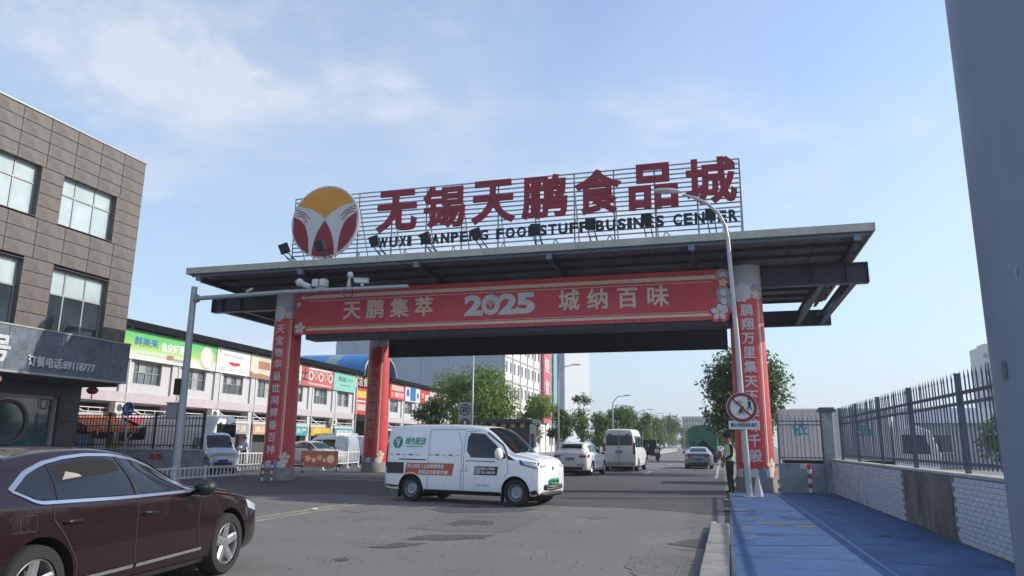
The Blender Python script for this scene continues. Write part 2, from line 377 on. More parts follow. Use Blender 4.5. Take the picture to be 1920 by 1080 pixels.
# ================================================================ right boundary wall with tiles, fence on top
TILE = M('white_glazed_tile', (.60, .62, .66), .30, var=.10, sc=2, dirt=((.36, .36, .37), 3.5, .5))
MORT = M('tile_mortar', (.21, .22, .24), .9, var=.2, bump=.3)
RENDER = M('bare_cement', (.155, .14, .125), .9, var=.45, sc=1.4, bump=.6, bsc=25, dirt=((.26, .26, .25), 1.6, .8))
COPING = M('coping', (.42, .41, .38), .85, var=.2, sc=3, bump=.3)
FENCE = M('slate_fence_paint', (.085, .112, .15), .45, m=.2, var=.12)
def wx(y): return 3.50 - (y - 11.43) * .0135 + .0
wt = thing('boundary_wall', 'low wall of white glazed tiles with a bare cement patch beside the blue pavement', 'wall', (0, 0, 0))
WY0, WY1, WH = 6.0, 25.9, 1.05
B().prism([(wx(WY0), WY0), (wx(WY0) + .26, WY0), (wx(WY1) + .26, WY1), (wx(WY1), WY1)], .0, WH).build('wall_core', MORT, wt, fix=True)
B().prism([(wx(WY0) - .02, WY0), (wx(WY0) + .28, WY0), (wx(WY1) + .28, WY1), (wx(WY1) - .02, WY1)], WH, WH + .05).build('coping', COPING, wt, fix=True, bevel=.01)
# bare patch
pp = [(13.35, .06), (16.4, .06), (16.45, .5), (16.4, WH), (13.5, WH), (13.38, .7), (13.45, .4)]
B().prism(ragged(pp, .02, .12, 5), -.016, .1, lambda y, z, h: (wx(y) + h, y, z)).build('bare_cement_patch', RENDER, wt, fix=True)
ta = math.atan(.0135)
tm = B().box((0, 0, 0), (.016, .228, .068)).mesh('tile'); tm.materials.append(TILE)
tl = []
for r_ in range(13):
    z = .1 + r_ * .0745
    for k in range(84):
        y = WY0 + .13 + k * .2395 + (.12 if r_ % 2 else 0)
        if y > WY1 - .1 or 13.25 < y < 16.55 or False: continue
        tl.append((y, z))
vis = sorted([t for t in tl if t[0] > 10.6], key=lambda t: t[0])
near = set(vis[:300])
rest = B()
for y, z in tl:
    p = (wx(y) - .006 + random.uniform(-.002, .002), y, z)
    if (y, z) in near: inst('tile', tm, wt, p, (random.uniform(-.008, .008), random.uniform(-.02, .02), ta + random.uniform(-.008, .008)))
    else: rest.box(p, (.016, .228, .068))
tag(rest.build('tile_rows', TILE, wt), kind='stuff')
fe = thing('spiked_fence', 'dark slate steel fence with spiked pickets on the white tiled wall', 'fence', (0, 0, WH + .05))
fo = 0.13
pk = B(); pk.box((0, 0, .72), (.019, .019, 1.38)); pk.add([(-.013, -.013, 1.41), (.013, -.013, 1.41), (.013, .013, 1.41), (-.013, .013, 1.41), (0, 0, 1.54)], ((0, 1, 4), (1, 2, 4), (2, 3, 4), (3, 0, 4)))
pkm = pk.mesh('picket'); pkm.materials.append(FENCE)
post_b = B().box((0, 0, .75), (.07, .07, 1.5)).box((0, 0, 1.515), (.085, .085, .03)); pom = post_b.mesh('post'); pom.materials.append(FENCE)
posts = [7.0, 9.98, 12.96, 15.95, 18.8, 21.6, 24.2]
for y in posts: inst('post', pom, fe, (wx(y) + fo, y, 0))
for a, b in zip(posts, posts[1:]):
    n = 17
    for k in range(1, n): y = a + (b - a) * k / n; inst('picket', pkm, fe, (wx(y) + fo, y, .03 + random.uniform(-.006, .006)), (random.uniform(-.01, .01), random.uniform(-.01, .01), 0))
    for z in (.14, 1.06, 1.22): B().bar((wx(a) + fo, a + .05, z), (wx(b) + fo, b - .05, z), .04, .05).build('rail', FENCE, fe)
# end wall with pillar and sparse fence
ew = thing('end_wall', 'low rough cement wall closing the blue pavement behind the striped bollard', 'wall', (0, 0, 0))
CEM = M('grey_cement_render', (.27, .29, .32), .88, var=.22, sc=1.8, bump=.35, bsc=30, dirt=((.15, .155, .17), 1.1, .7))
B().b2((1.72, 25.55, 0), (3.1, 25.75, .95)).build('wall_core', CEM, ew, bevel=.012)
B().b2((3.1, 25.45, 0), (3.42, 25.85, 2.58)).build('pillar', CEM, ew, bevel=.01)
cp_ = B().b2((3.02, 25.36, 2.58), (3.52, 25.94, 2.66)).b2((3.06, 25.4, 2.66), (3.48, 25.9, 2.72)); cp_.build('pillar_cap', M('slate_cap', (.09, .10, .12), .8, var=.2), ew)
B().b2((2.35, 25.535, .78), (2.62, 25.548, .95)).build('pasted_notice', M('paper', (.5, .5, .5), .8, var=.2, sc=9), ew)
f2 = thing('picket_gate_fence', 'sparse black picket fence on the cement wall before the white truck box', 'fence', (0, 0, .95))
for x in (1.76, 1.80 + 10 * .129):
    B().box((x, 25.65, .8), (.05, .05, 1.6)).build('post', FENCE, f2)
for k in range(1, 10): inst('picket', pkm, f2, (1.78 + k * .131, 25.65, .02), None, (.8, .8, 1.0))
for z in (.18, 1.22, 1.34): B().bar((1.74, 25.65, z), (3.1, 25.65, z), .03, .035).build('rail', FENCE, f2)
# tall steel mast at the right edge of the picture
MAST = M('blue_grey_mast_paint', (.19, .23, .30), .45, var=.05, sc=1.2, bump=.03, bsc=15, streak=.12)
ms = thing('steel_mast', 'huge blue-grey steel mast with scuffed paint at the right edge', 'mast', (1.90 + .47, 6.0, .06))
B().lathe([(.47, 0), (.465, .5), (.455, 3), (.435, 8), (.40, 14)], n=32).build('shaft', MAST, ms, smooth=True, auto=40)
fl = B().lathe([(.62, 0), (.62, .035)], n=28); fl.build('base_flange', MAST, ms)
SCUF = M('scraped_sticker', (.14, .14, .14), .8, var=.5, sc=14)
def scuff(a0, a1, z0, z1):
    pts = [[(.464 * math.cos(a0 + (a1 - a0) * i / 6), .464 * math.sin(a0 + (a1 - a0) * i / 6), z0 + (z1 - z0) * j / 4 + random.uniform(-.02, .02)) for i in range(7)] for j in range(5)]
    B().grid(pts).build('scraped_sticker', SCUF, ms)
for a, w, z0, z1 in ((218, 6, 1.05, 1.36), (206, 5, 1.12, 1.32), (213, 9, .42, .58), (226, 5, .35, .9)): scuff(R(a), R(a + w), z0, z1)

PT = M('pale_paint_patch', (.34, .36, .38), .6, var=.3, sc=6)
for a, w, z0, z1, mm in ((208, 4, .78, .98, PT), (232, 3, 1.6, 1.75, PT), (196, 5, 1.9, 2.02, SCUF), (221, 2, 2.6, 2.66, PT), (214, 3, .12, .4, PT)):
    pts = [[(.4675 * math.cos(R(a + w * i / 5)), .4675 * math.sin(R(a + w * i / 5)), z0 + (z1 - z0) * j / 3 + random.uniform(-.03, .03)) for i in range(6)] for j in range(4)]
    B().grid(pts).build('paint_patch', mm, ms)
for z in (0.02,): B().lathe([(.472, z), (.476, z + .01), (.476, z + .05), (.472, z + .06)], n=32, close=False).build('weld_band', MAST, ms, smooth=True)
# ================================================================ the gateway
def rebase(root, loc):           # move the Empty to the thing's base without moving its parts
    t = Matrix.Translation(-Vector(loc))
    for ch in root.children: ch.matrix_parent_inverse = t
    root.location = loc
RED = M('banner_red', (.60, .060, .080), .55, var=.10, sc=.7, streak=.14, bump=.5, bsc=1.6)
REDC = M('column_red_vinyl', (.58, .045, .055), .42, var=.10, sc=.9, streak=.18, bump=.35, bsc=2.2)
CREAM = M('banner_cream', (.66, .58, .44), .6, var=.08)
PALE = M('banner_pale_print', (.62, .60, .62), .6, var=.05)
GOLD = M('print_gold', (.52, .36, .26), .6, var=.06)
PINKG = M('print_lilac', (.36, .32, .42), .6, var=.12, sc=9)
NAVY = M('navy_steel', (.026, .034, .056), .48, m=.15, var=.16, sc=3, dirt=((.05, .055, .07), 2.5, .5))
NAVYL = M('navy_steel_light', (.14, .18, .25), .5, m=.1, var=.12, sc=3)
DECK = M('deck_underside', (.16, .16, .19), .6, var=.14, sc=2, dirt=((.14, .13, .14), 1.4, .5))
FASC = M('fascia_beige', (.44, .42, .37), .55, var=.10, sc=1.2, streak=.35)
CGREY = M('column_grey_paint', (.42, .44, .46), .45, var=.07, sc=2)
DARKP = M('banner_backing', (.028, .034, .050), .6, var=.15, sc=2)
PLNT = M('plinth_cement', (.24, .23, .22), .85, var=.25, sc=3, bump=.4, dirt=((.12, .12, .12), 2, .6))
WAVE = M('print_blue_wave', (.14, .25, .40), .6, var=.2, sc=8)
STEELX = M('eyelet_metal', (.4, .4, .4), .4, m=.6)
gw = thing('gateway', 'red four-columned market gateway with flat steel canopy spanning the road', 'gateway')
CFY, CBY, CXR, CXL = 26.1, 35.1, 1.02, -17.06
def crad(z): return .62 - .085 * z / 7.6
def wrap(name, me, mat, par, cx, cy, z0, off=.006, ang=0., cuts=9):
    bm = bmesh.new(); bm.from_mesh(me)
    if bm.verts:
        xs = [v.co.x for v in bm.verts]; a, b = min(xs), max(xs)
        for i in range(1, cuts):
            x = a + (b - a) * i / cuts
            bmesh.ops.bisect_plane(bm, geom=bm.verts[:] + bm.edges[:] + bm.faces[:], plane_co=(x, 0, 0), plane_no=(1, 0, 0))
        for v in bm.verts:
            z = z0 + v.co.y; rr = crad(z) + off + v.co.z; t = v.co.x / crad(z) + ang
            v.co = (cx + rr * math.sin(t), cy - rr * math.cos(t), z)
    bm.to_mesh(me); bm.free(); return O(name, me, mat, par)
def flat(poly, h=.003):          # polygon in the text plane, for wrapping or laying on a panel
    b = B(); b.prism(poly, -h, h); return b.mesh('print')
def flower_poly(r, n=5, inner=.36, ph=.3, petal=.92):
    out = []
    for k in range(n):
        c = ph + 2 * math.pi * k / n
        for t in (-.5, -.42, -.25, 0, .25, .42, .5):
            rr = r * (inner + (1 - inner) * math.cos(t * math.pi * petal) ** .6) if abs(t) < .5 else r * inner
            a = c + t * 2 * math.pi / n; out.append((rr * math.cos(a), rr * math.sin(a)))
    return out
def circ(r, n=24, cx=0., cy=0.): return [(cx + r * math.cos(2 * math.pi * k / n), cy + r * math.sin(2 * math.pi * k / n)) for k in range(n)]
def move(poly, dx, dy): return [(x + dx, y + dy) for x, y in poly]
def rect(x0, x1, y0, y1): return [(x0, y0), (x1, y0), (x1, y1), (x0, y1)]
def column(cx, cy, words, cz0, cz1, size, mat_t, full=True):
    pr = [(crad(z), z) for z in (.50, 2, 4, 6, 6.78)]
    c = B().lathe(pr, (cx, cy, 0), 40).build('column', REDC, gw, smooth=True, auto=40)
    B().lathe([(crad(6.78) + .004, 6.78), (crad(7.2) + .004, 7.2), (crad(7.6) + .004, 7.6)], (cx, cy, 0), 40).build('column_head', CGREY, c, smooth=True, auto=40)
    B().lathe([(.66, 0), (.66, .46), (.63, .50)], (cx, cy, 0), 40).build('plinth', PLNT, c, smooth=True, auto=40)
    n = len(words)
    for k, ch in enumerate(words):
        wrap('character', text_mesh(ch, size, bold=.022), mat_t, c, cx, cy, cz1 + (cz0 - cz1) * k / (n - 1))
    for s in (-1, 1):            # border lines of the printed wrap
        for x, w in ((.43, .055), (.36, .012)):
            wrap('printed_border', flat(rect(s * x - w / 2, s * x + w / 2, .95, 6.35)), CREAM, c, cx, cy, 0, off=.003, cuts=2)
    if full:
        wrap('printed_flower', flat(flower_poly(.34, 9, .8, .1)), PALE, c, cx, cy, 6.62, .004, -.25)
        wrap('printed_flower', flat(flower_poly(.30, 11, .8, .4)), PINKG, c, cx, cy, 6.66, .003, .75)
        wrap('printed_flower', flat(flower_poly(.17, 5, .3)), CREAM, c, cx, cy, 6.55, .007, .62)
        wrap('printed_flower', flat(flower_poly(.24, 5, .3)), CREAM, c, cx, cy, .86, .007, .95)
        wrap('printed_flower', flat(circ(.055, 12)), GOLD, c, cx, cy, .86, .012, .95, 3)
        for k in range(5): wrap('printed_wave', flat(circ(.17, 20)), WAVE if k % 2 else PALE, c, cx, cy, .60 + .02 * (k % 2), .003 + k * .0015, -.9 + k * .42, 6)
    return c
column(CXL, CFY, '天宝物华呈世间鲜香百种', 1.15, 5.95, .38, PALE)
column(CXR, CFY, '鹏翔万里集天下美味千般', 1.15, 5.98, .42, PALE)
column(-17.3, CBY, '安全食品保障民生', 1.9, 5.1, .42, GOLD)
# steel
def ibeam(b, a, c, h, w, t=.03):
    a, c = Vector(a), Vector(c)
    up = Vector((0, 0, h / 2 - t / 2))
    b.bar(a, c, .02, h - 2 * t); b.bar(a + up, c + up, w, t); b.bar(a - up, c - up, w, t)
    return b
for y in (CFY, CBY):
    bm_ = ibeam(B(), (-20.75, y, 7.21), (4.97, y, 7.21), .70, .34).build('main_beam', NAVY, gw)
    sb = B()
    for x in (-20.3, -19.4, 3.2, 4.3): sb.b2((x, y - .15, 6.9), (x + .025, y + .15, 7.52))
    sb.b2((4.95, y - .17, 6.86), (4.98, y + .17, 7.56)); sb.b2((-20.78, y - .17, 6.86), (-20.75, y + .17, 7.56))
    tag(sb.build('stiffener', NAVY, bm_), kind='stuff')
for x in (4.55, 3.55, -19.4, -20.4): ibeam(B(), (x, CFY + .02, 7.1), (x, CBY - .02, 7.1), .42, .2, .02).build('cross_beam', NAVY, gw)
for x in (CXR, CXL): ibeam(B(), (x, CFY + .5, 7.2), (x, CBY - .5, 7.2), .66, .3).build('cross_beam', NAVY, gw)
RF, RB, RX0, RX1 = 23.2, 34.4, -19.85, 4.70
for x in (-19.4, -14.9, -10.2, -5.35, -.65, 4.25):
    b = ibeam(B(), (x, RF + .25, 7.68), (x, RB - .1, 7.68), .20, .14, .015)
    rf = b.build('rafter', NAVY, gw)
    B().b2((x - .10, RF + .06, 7.62), (x + .10, RF + .24, 7.83)).build('end_plate', NAVYL, rf)
for k, y in enumerate((23.38, 24.55, 25.75, 27.2, 28.6, 30.0, 31.4, 32.8, 34.2)):
    B().b2((RX0 + .1, y - .035, 7.785), (RX1 - .1, y + .035, 7.90)).build('purlin', NAVYL if k == 0 else NAVY, gw)
pw = .7444
pb = B(); pb.b2((0.012, 0, 0), (pw - .012, RB - RF - .1, .012)); pb.b2((pw - .05, 0, -.028), (pw - .012, RB - RF - .1, -.002)); pb.b2((.012, 0, -.02), (.04, RB - RF - .1, -.002))
pm = pb.mesh('deck_panel'); pm.materials.append(DECK)
for k in range(33): inst('deck_panel', pm, gw, (RX0 + k * pw, RF + .05, 7.93 + random.uniform(-.003, .003)))
B().b2((RX0 + .03, RF + .03, 7.97), (RX1 - .03, RB - .03, 8.03)).build('roof_sheet', M('roof_grey', (.35, .35, .36), .6), gw)
n = 6; w = (RX1 - RX0) / n
for k in range(n):
    f = B(); x0, x1 = RX0 + k * w + .004, RX0 + (k + 1) * w - .004
    f.b2((x0, RF - .03, 7.87), (x1, RF + .02, 8.12)); f.b2((x0, RF + .02, 8.08), (x1, RF + .35, 8.12)); f.build('fascia_panel', FASC, gw, bevel=.008)
    B().b2((x0, RB, 7.87), (x1, RB + .05, 8.12)).build('fascia_panel', FASC, gw)
for x in (RX0 - .05, RX1):
    B().b2((x, RF - .03, 7.87), (x + .05, RB + .05, 8.12)).build('fascia_panel', FASC, gw)
# front banner
BX0, BX1, BZ0, BZ1, BYF = -16.47, .43, 5.72, 7.50, 25.62
bn = B().b2((BX0, BYF, BZ0), (BX1, BYF + .06, BZ1)).build('banner', RED, gw)
B().b2((BX0 + .5, BYF + .08, 5.52), (BX1 - .02, 26.5, 7.46)).build('banner_backing', DARKP, gw)
for z0, z1, i0 in ((7.17, 7.30, .25), (7.06, 7.08, .55), (6.005, 6.022, .55), (5.86, 5.96, .55)):
    B().b2((BX0 + i0, BYF - .003, z0), (BX1 - i0, BYF, z1)).build('printed_border', CREAM, bn)
def on_banner(name, me, mat, x, z, d=.0): return O(name, me, mat, bn, (x, BYF - .003 - d, z), FACE_CAM)
def bpx(x, y): return AY(x, y, BYF).x
for k in range(1, 6): B().b2((BX0 + k * 2.82, BYF - .0015, BZ0), (BX0 + k * 2.82 + .012, BYF, BZ1)).build('cloth_seam', M('seam_red', (.36, .035, .055), .7), bn)
for k in range(18): B().lathe([(.022, 0), (.022, -.004)], (BX0 + .12 + k * .98, BYF, BZ0 + .05), 8, 'Y').build('eyelet', STEELX, bn)
def words_between(s, xa, xb, z, mat, size, bold):
    n = len(s); w = (xb - xa) / n
    for k, ch in enumerate(s): on_banner('character', text_mesh(ch, size, bold=bold), mat, xa + w * (k + .5), z)
words_between('天鹏集萃', bpx(638, 580), bpx(818, 572), 6.58, CREAM, .80, .020)
words_between('城纳百味', bpx(1040, 570), bpx(1262, 560), 6.58, CREAM, .80, .020)
xa, xb = bpx(872, 570), bpx(1002, 565)
w4 = (xb - xa) / 4
for k, ch in enumerate('2025'):
    me = fit_mesh(text_mesh(ch, 1., bold=.05), -w4 * .54, w4 * .54, -.40, .40)
    on_banner('digit', me, PALE, xa + w4 * (k + .5), 6.60, .001 * k)
zx = xa + w4 * 1.5
on_banner('emblem', flat(circ(.205, 28)), PALE, zx, 6.60, .006); on_banner('emblem', flat(circ(.185, 28)), GOLD, zx, 6.60, .010)
on_banner('emblem', flat([(-.15, .02), (-.06, -.02), (-.05, -.17), (0, -.05), (.05, -.17), (.06, -.02), (.15, .02), (.17, -.08), (.07, -.19), (-.07, -.19), (-.17, -.08)]), RED, zx, 6.60, .014)
for x, z, r_, ph, m_, d in ((BX1 - .30, 5.98, .30, .3, PALE, .006), (BX1 - .14, 7.02, .16, .1, CREAM, .008), (BX0 + .26, 5.98, .25, .2, PALE, .006), (BX0 + .16, 6.95, .11, .2, PALE, .006)):
    on_banner('printed_flower', flat(flower_poly(r_ * 1.3, 5, .62, ph, .7)), RED, x, z, d - .003)
    on_banner('printed_flower', flat(flower_poly(r_, 5, .22, ph)), m_, x, z, d); on_banner('printed_flower', flat(circ(r_ * .2, 14)), GOLD, x, z, d + .003)
for k, z in enumerate((7.28, 6.66, 6.36, 6.12)):
    on_banner('printed_scallop', flat(flower_poly(.24, 10, .85, k)), PINKG, BX1 - .16 + .02 * k, z, .0005 * (k + 1)); on_banner('printed_scallop', flat(circ(.11, 18)), PALE, BX1 - .14, z, .0035)
# rear banner seen from behind: ribs on a dark sheet
rb_ = B().b2((-16.62, CBY - .32, 5.86), (.47, CBY - .26, 7.18)).build('rear_banner_sheet', DARKP, gw)
ribm = B().box((0, 0, 0), (.03, .03, 1.26)).mesh('rib'); ribm.materials.append(NAVY)
for k in range(23): inst('rib', ribm, rb_, (-16.2 + k * .74, CBY - .335, 6.5))
B().b2((-16.62, CBY - .36, 5.84), (.47, CBY - .24, 5.88)).build('sheet_edge', NAVY, rb_)
B().b2((-16.6, CBY - .38, 7.05), (.4, CBY - .28, 7.22)).build('hanger', NAVY, rb_)
rebase(gw, (-8.0, 30.6, 0))
# ================================================================ rooftop sign
SIGNR = M('sign_red', (.25, .009, .024), .5, var=.10, sc=1.5, streak=.2)
SIGNK = M('sign_dark_navy', (.012, .016, .028), .5, var=.1)
STEEL = M('galvanised_steel', (.30, .32, .35), .5, m=.35, var=.14, sc=5)
AMBER = M('sign_amber', (.62, .27, .025), .5, var=.06)
SWHITE = M('sign_white', (.55, .56, .55), .55, var=.06, streak=.12)
sg = thing('rooftop_sign', 'open slatted rooftop sign with red Chinese characters and round emblem', 'sign')
SY, SX0, SX1, SZ0, SZ1 = 24.0, -15.78, .99, 8.52, 10.86
n = 15
for k in range(n):
    z = SZ0 + (SZ1 - SZ0) * k / (n - 1)
    B().b2((SX0, SY - .02, z - .022), (SX1, SY + .02, z + .022)).build('slat', STEEL, sg)
for k in range(13):
    x = SX0 + (SX1 - SX0) * k / 12
    ps = B().b2((x - .025, SY + .03, 8.12), (x + .025, SY + .08, SZ1 + .03))
    ps.bar((x, SY + .06, 10.4), (x, SY + 1.2, 8.1), .04); ps.bar((x, SY + .06, 9.2), (x, SY + .62, 9.25), .03)
    ps.build('post', STEEL, sg)
for k in range(9):
    x = SX0 + 1.0 + k * 1.9
    B().bar((x, SY - .0, SZ0), (x + .25, SY - .35, 8.12), .03).bar((x, SY - .0, SZ0), (x - .2, SY + .1, 8.12), .03).build('foot_brace', STEEL, sg)
cc = [(-11.34, 9.98), (0.05, 10.13)]
for k, ch in enumerate('无锡天鹏食品城'):
    t = k / 6; x = cc[0][0] + (cc[1][0] - cc[0][0]) * t; z = cc[0][1] + (cc[1][1] - cc[0][1]) * t
    me = fit_mesh(text_mesh(ch, 1.6, ext=.04, bold=.029), -.83, .83, -.82, .82)
    O('character', me, SIGNR, sg, (x, SY - .13, z), FACE_CAM)
word = 'WUXI TIANPENG FOODSTUFF BUSINES CENTER'
adv = {'I': .5, ' ': .62, 'W': 1.28, 'N': 1.05, 'G': 1.05, 'O': 1.1, 'D': 1.05, 'U': 1.05}
wd = [adv.get(c, .92) for c in word]; tot = sum(wd); u = 13.0 / tot; x = -12.12
for c, a in zip(word, wd):
    if c != ' ':
        t = (x + 12.1) / 13.0; hh = .40
        me = text_mesh(c, .5, ext=.025, bold=.045)
        xs = [v.co.x for v in me.vertices]; kx = u * a * .82
        fit_mesh(me, -kx / 2, kx / 2, -hh / 2, hh / 2); O('letter', me, SIGNK, sg, (x + a * u / 2, SY - .07, 8.80 + .09 * t), FACE_CAM)
    x += a * u
LC = Vector((-14.31, SY - .14, 9.78)); LR = 1.45
def logo(name, poly, h, mat, par): return B().prism([(p * LR, q * LR) for p, q in poly], -h, h, lambda x, y, d: (LC.x + x, LC.y - d, LC.z + y)).build(name, mat, par, fix=True)
lg = B().prism(circ(LR, 64), -.09, .05, lambda x, y, d: (LC.x + x, LC.y - d, LC.z + y)).build('emblem_disc', SWHITE, sg, fix=True)
def arc(a0, a1, r_=.955, n=18): return [(r_ * math.cos(R(a0 + (a1 - a0) * k / n)), r_ * math.sin(R(a0 + (a1 - a0) * k / n))) for k in range(n + 1)]
def curve(pts, n=6):
    out = []
    for i in range(len(pts) - 1):
        p0, p1, p2, p3 = pts[max(i - 1, 0)], pts[i], pts[i + 1], pts[min(i + 2, len(pts) - 1)]
        for k in range(n):
            t = k / n; out.append(tuple(.5 * ((2 * p1[j]) + (-p0[j] + p2[j]) * t + (2 * p0[j] - 5 * p1[j] + 4 * p2[j] - p3[j]) * t * t + (-p0[j] + 3 * p1[j] - 3 * p2[j] + p3[j]) * t ** 3) for j in range(2)))
    return out + [pts[-1]]
logo('amber_dome', arc(31, 149) + curve([(-.80, .49), (-.42, .38), (-.15, .22), (0, .08)])[1:] + curve([(0, .08), (.15, .22), (.42, .38), (.80, .49)])[1:-1], .062, AMBER, lg)
for s in (1, -1):
    left = curve([(-.935, .20), (-.66, .02), (-.48, -.35), (-.43, -.852)])
    ar = [p for p in arc(192, 243, .955, 14)]
    logo('red_petal', [(s * x, y) for x, y in left + ar[::-1]], .063, SIGNR, lg)
    for q in range(3):
        o_ = q * .085
        st = [(-.90 + q * .02, .40 - o_), (-.66, .30 - o_ * .8), (-.46 - q * .05, .12 - o_ * 1.4)]
        cu = curve(st, 5); rib = [(x, y + .014 * min(i, 4) / 4) for i, (x, y) in enumerate(cu)] + [(x, y - .014) for x, y in cu[::-1]]
        logo('feather_line', [(s * x, y) for x, y in rib], .064, SIGNR, lg)
mid = curve([(-.33, -.895), (-.29, -.58), (-.19, -.27), (0, .04)]); logo('red_petal', mid + [(-x, y) for x, y in mid[::-1]][1:] + arc(-69.8, -110.2, .955, 8)[1:-1], .063, SIGNR, lg)
rebase(sg, (-7.4, SY, 8.12))
# floodlights on ladder brackets along the front edge
FLM = M('floodlight_black', (.022, .03, .042), .45, var=.15)
GLS = M('floodlight_glass', (.05, .06, .07), .15, var=0)
names = ['first floodlight from the left, beside the round emblem', 'floodlight standing in front of the round emblem', 'floodlight before the W of the dark letters',
         'floodlight covering a letter of the second dark word', 'floodlight below the third red character', 'floodlight before the middle of the dark letters',
         'floodlight below the square fifth red character', 'floodlight below the three-box sixth red character', 'last floodlight on the right, behind the street lamp arm']
for k, (px, py) in enumerate(((533, 466), (600, 460), (702, 452), (798, 446), (893, 438), (1004, 430), (1107, 420), (1212, 411), (1332, 402))):
    p = AY(px, py, 23.30); bx = p.x + (.30 if k < 5 else .08)
    t = thing('floodlight', 'black square ' + names[k], 'floodlight', (bx, 23.45, 8.12), 0, 'floodlights along the canopy edge')
    top = Vector((p.x - bx, -.15, p.z - 8.12))
    hs = B(); rt = Matrix.Rotation(R(22), 3, 'X') @ Matrix.Rotation(R(-14 if k < 5 else 4), 3, 'Y')
    hs.box(top, (.34, .16, .38), rt); hs.box(top + rt @ Vector((0, -.10, .0)), (.25, .06, .28), rt)
    for q in range(5): hs.box(top + rt @ Vector((-.14 + .07 * q, -.09, 0)), (.012, .05, .34), rt)
    h_ = hs.build('housing', FLM, t, bevel=.008)
    B().box(top + rt @ Vector((0, .085, 0)), (.30, .01, .34), rt).build('lens', GLS, t)
    br = B(); base = Vector((0, .1, 0))
    for s in (-.11, .11):
        br.bar(base + Vector((s, .05, 0)), top + Vector((s, .02, -.12)), .028); br.bar(base + Vector((s, .45, 0)), top + Vector((s, .02, -.15)), .022)
    for q in (.35, .7): c = base.lerp(top, q); br.bar(c + Vector((-.11, .03, 0)), c + Vector((.11, .03, 0)), .02)
    br.build('ladder_bracket', FLM, t)
# ================================================================ left office building with shop band
PANEL = M('stone_panel', (.128, .110, .096), .62, var=.18, sc=.9, bump=.12, bsc=18, streak=.6, dirt=((.060, .050, .046), .8, .75))
JOINT = M('panel_joint', (.05, .045, .042), .9, var=.2)
ALU = M('window_aluminium', (.30, .31, .32), .45, m=.3, var=.08)
BLIND = M('pane_with_blind', (.42, .50, .50), .12, var=.12, sc=1.2, coat=.6)
DGLASS = M('dark_window_glass', (.035, .05, .058), .07, var=.35, sc=.9, spec=.8)
REVEAL = M('window_reveal', (.10, .09, .085), .8, var=.15)
ob = thing('office_building', 'brown-grey stone-panelled office building above a riveted metal shop band', 'building')
FX, YE, ZT, ZB = -23.5, 24.28, 13.24, 5.36
B().b2((-38, 9.0, 3.6), (FX - .36, YE - .1, ZT - .02)).build('core', JOINT, ob)
B().b2((-38, YE - .1, 3.6), (FX - .075, YE - .01, ZT - .02)).build('end_wall', PANEL, ob)
B().b2((FX - .36, 9.0, ZT - .12), (FX - .08, YE - .1, ZT - .03)).build('parapet_top', JOINT, ob)
wins = [(20.43, 22.97, 9.39, 11.45), (16.9, 19.48, 9.39, 11.45), (13.4, 15.95, 9.39, 11.45), (20.53, 23.10, ZB, 7.75), (16.85, 19.30, ZB, 7.75), (13.4, 15.9, ZB, 7.75)]
PM = {}
def panel(y0, y1, z0, z1):
    g_ = .012; key = (round(y1 - y0, 2), round(z1 - z0, 2))
    if key not in PM:
        b = B(); w, h = (key[0] - g_) / 2, (key[1] - g_) / 2; c = .012
        b.add([(-.06, -w, -h), (-.06, w, -h), (-.06, w, h), (-.06, -w, h), (-c, -w, -h), (-c, w, -h), (-c, w, h), (-c, -w, h), (0, -w + c, -h + c), (0, w - c, -h + c), (0, w - c, h - c), (0, -w + c, h - c)],
              [(8, 9, 10, 11), (4, 5, 9, 8), (5, 6, 10, 9), (6, 7, 11, 10), (7, 4, 8, 11), (0, 1, 5, 4), (1, 2, 6, 5), (2, 3, 7, 6), (3, 0, 4, 7)])
        m_ = b.mesh('stone_panel'); m_.materials.append(PANEL); PM[key] = m_
    inst('stone_panel', PM[key], ob, (FX - .01 + random.uniform(-.004, .004), (y0 + y1) / 2, (z0 + z1) / 2), (0, random.uniform(-.002, .002), 0))
rows = [ZT - .49 * k for k in range(17)]; rows[-1] = ZB
yj = [24.28, 23.10, 21.96, 20.80, 19.62, 18.46, 17.30, 16.12, 14.96, 13.8, 12.6, 11.4]
for z1, z0 in zip(rows, rows[1:]):
    cut = [w for w in wins if w[2] < (z0 + z1) / 2 < w[3]]
    if not cut:
        for y1, y0 in zip(yj, yj[1:]): panel(y0, y1, z0, z1)
    else:
        e = 24.28
        for w in cut: panel(w[1], e, z0, z1); e = w[0]
        panel(11.4, e, z0, z1)
B().b2((FX - .2, 9, ZT - .02), (FX + .03, YE + .03, ZT + .04)).build('parapet_cap', ALU, ob)
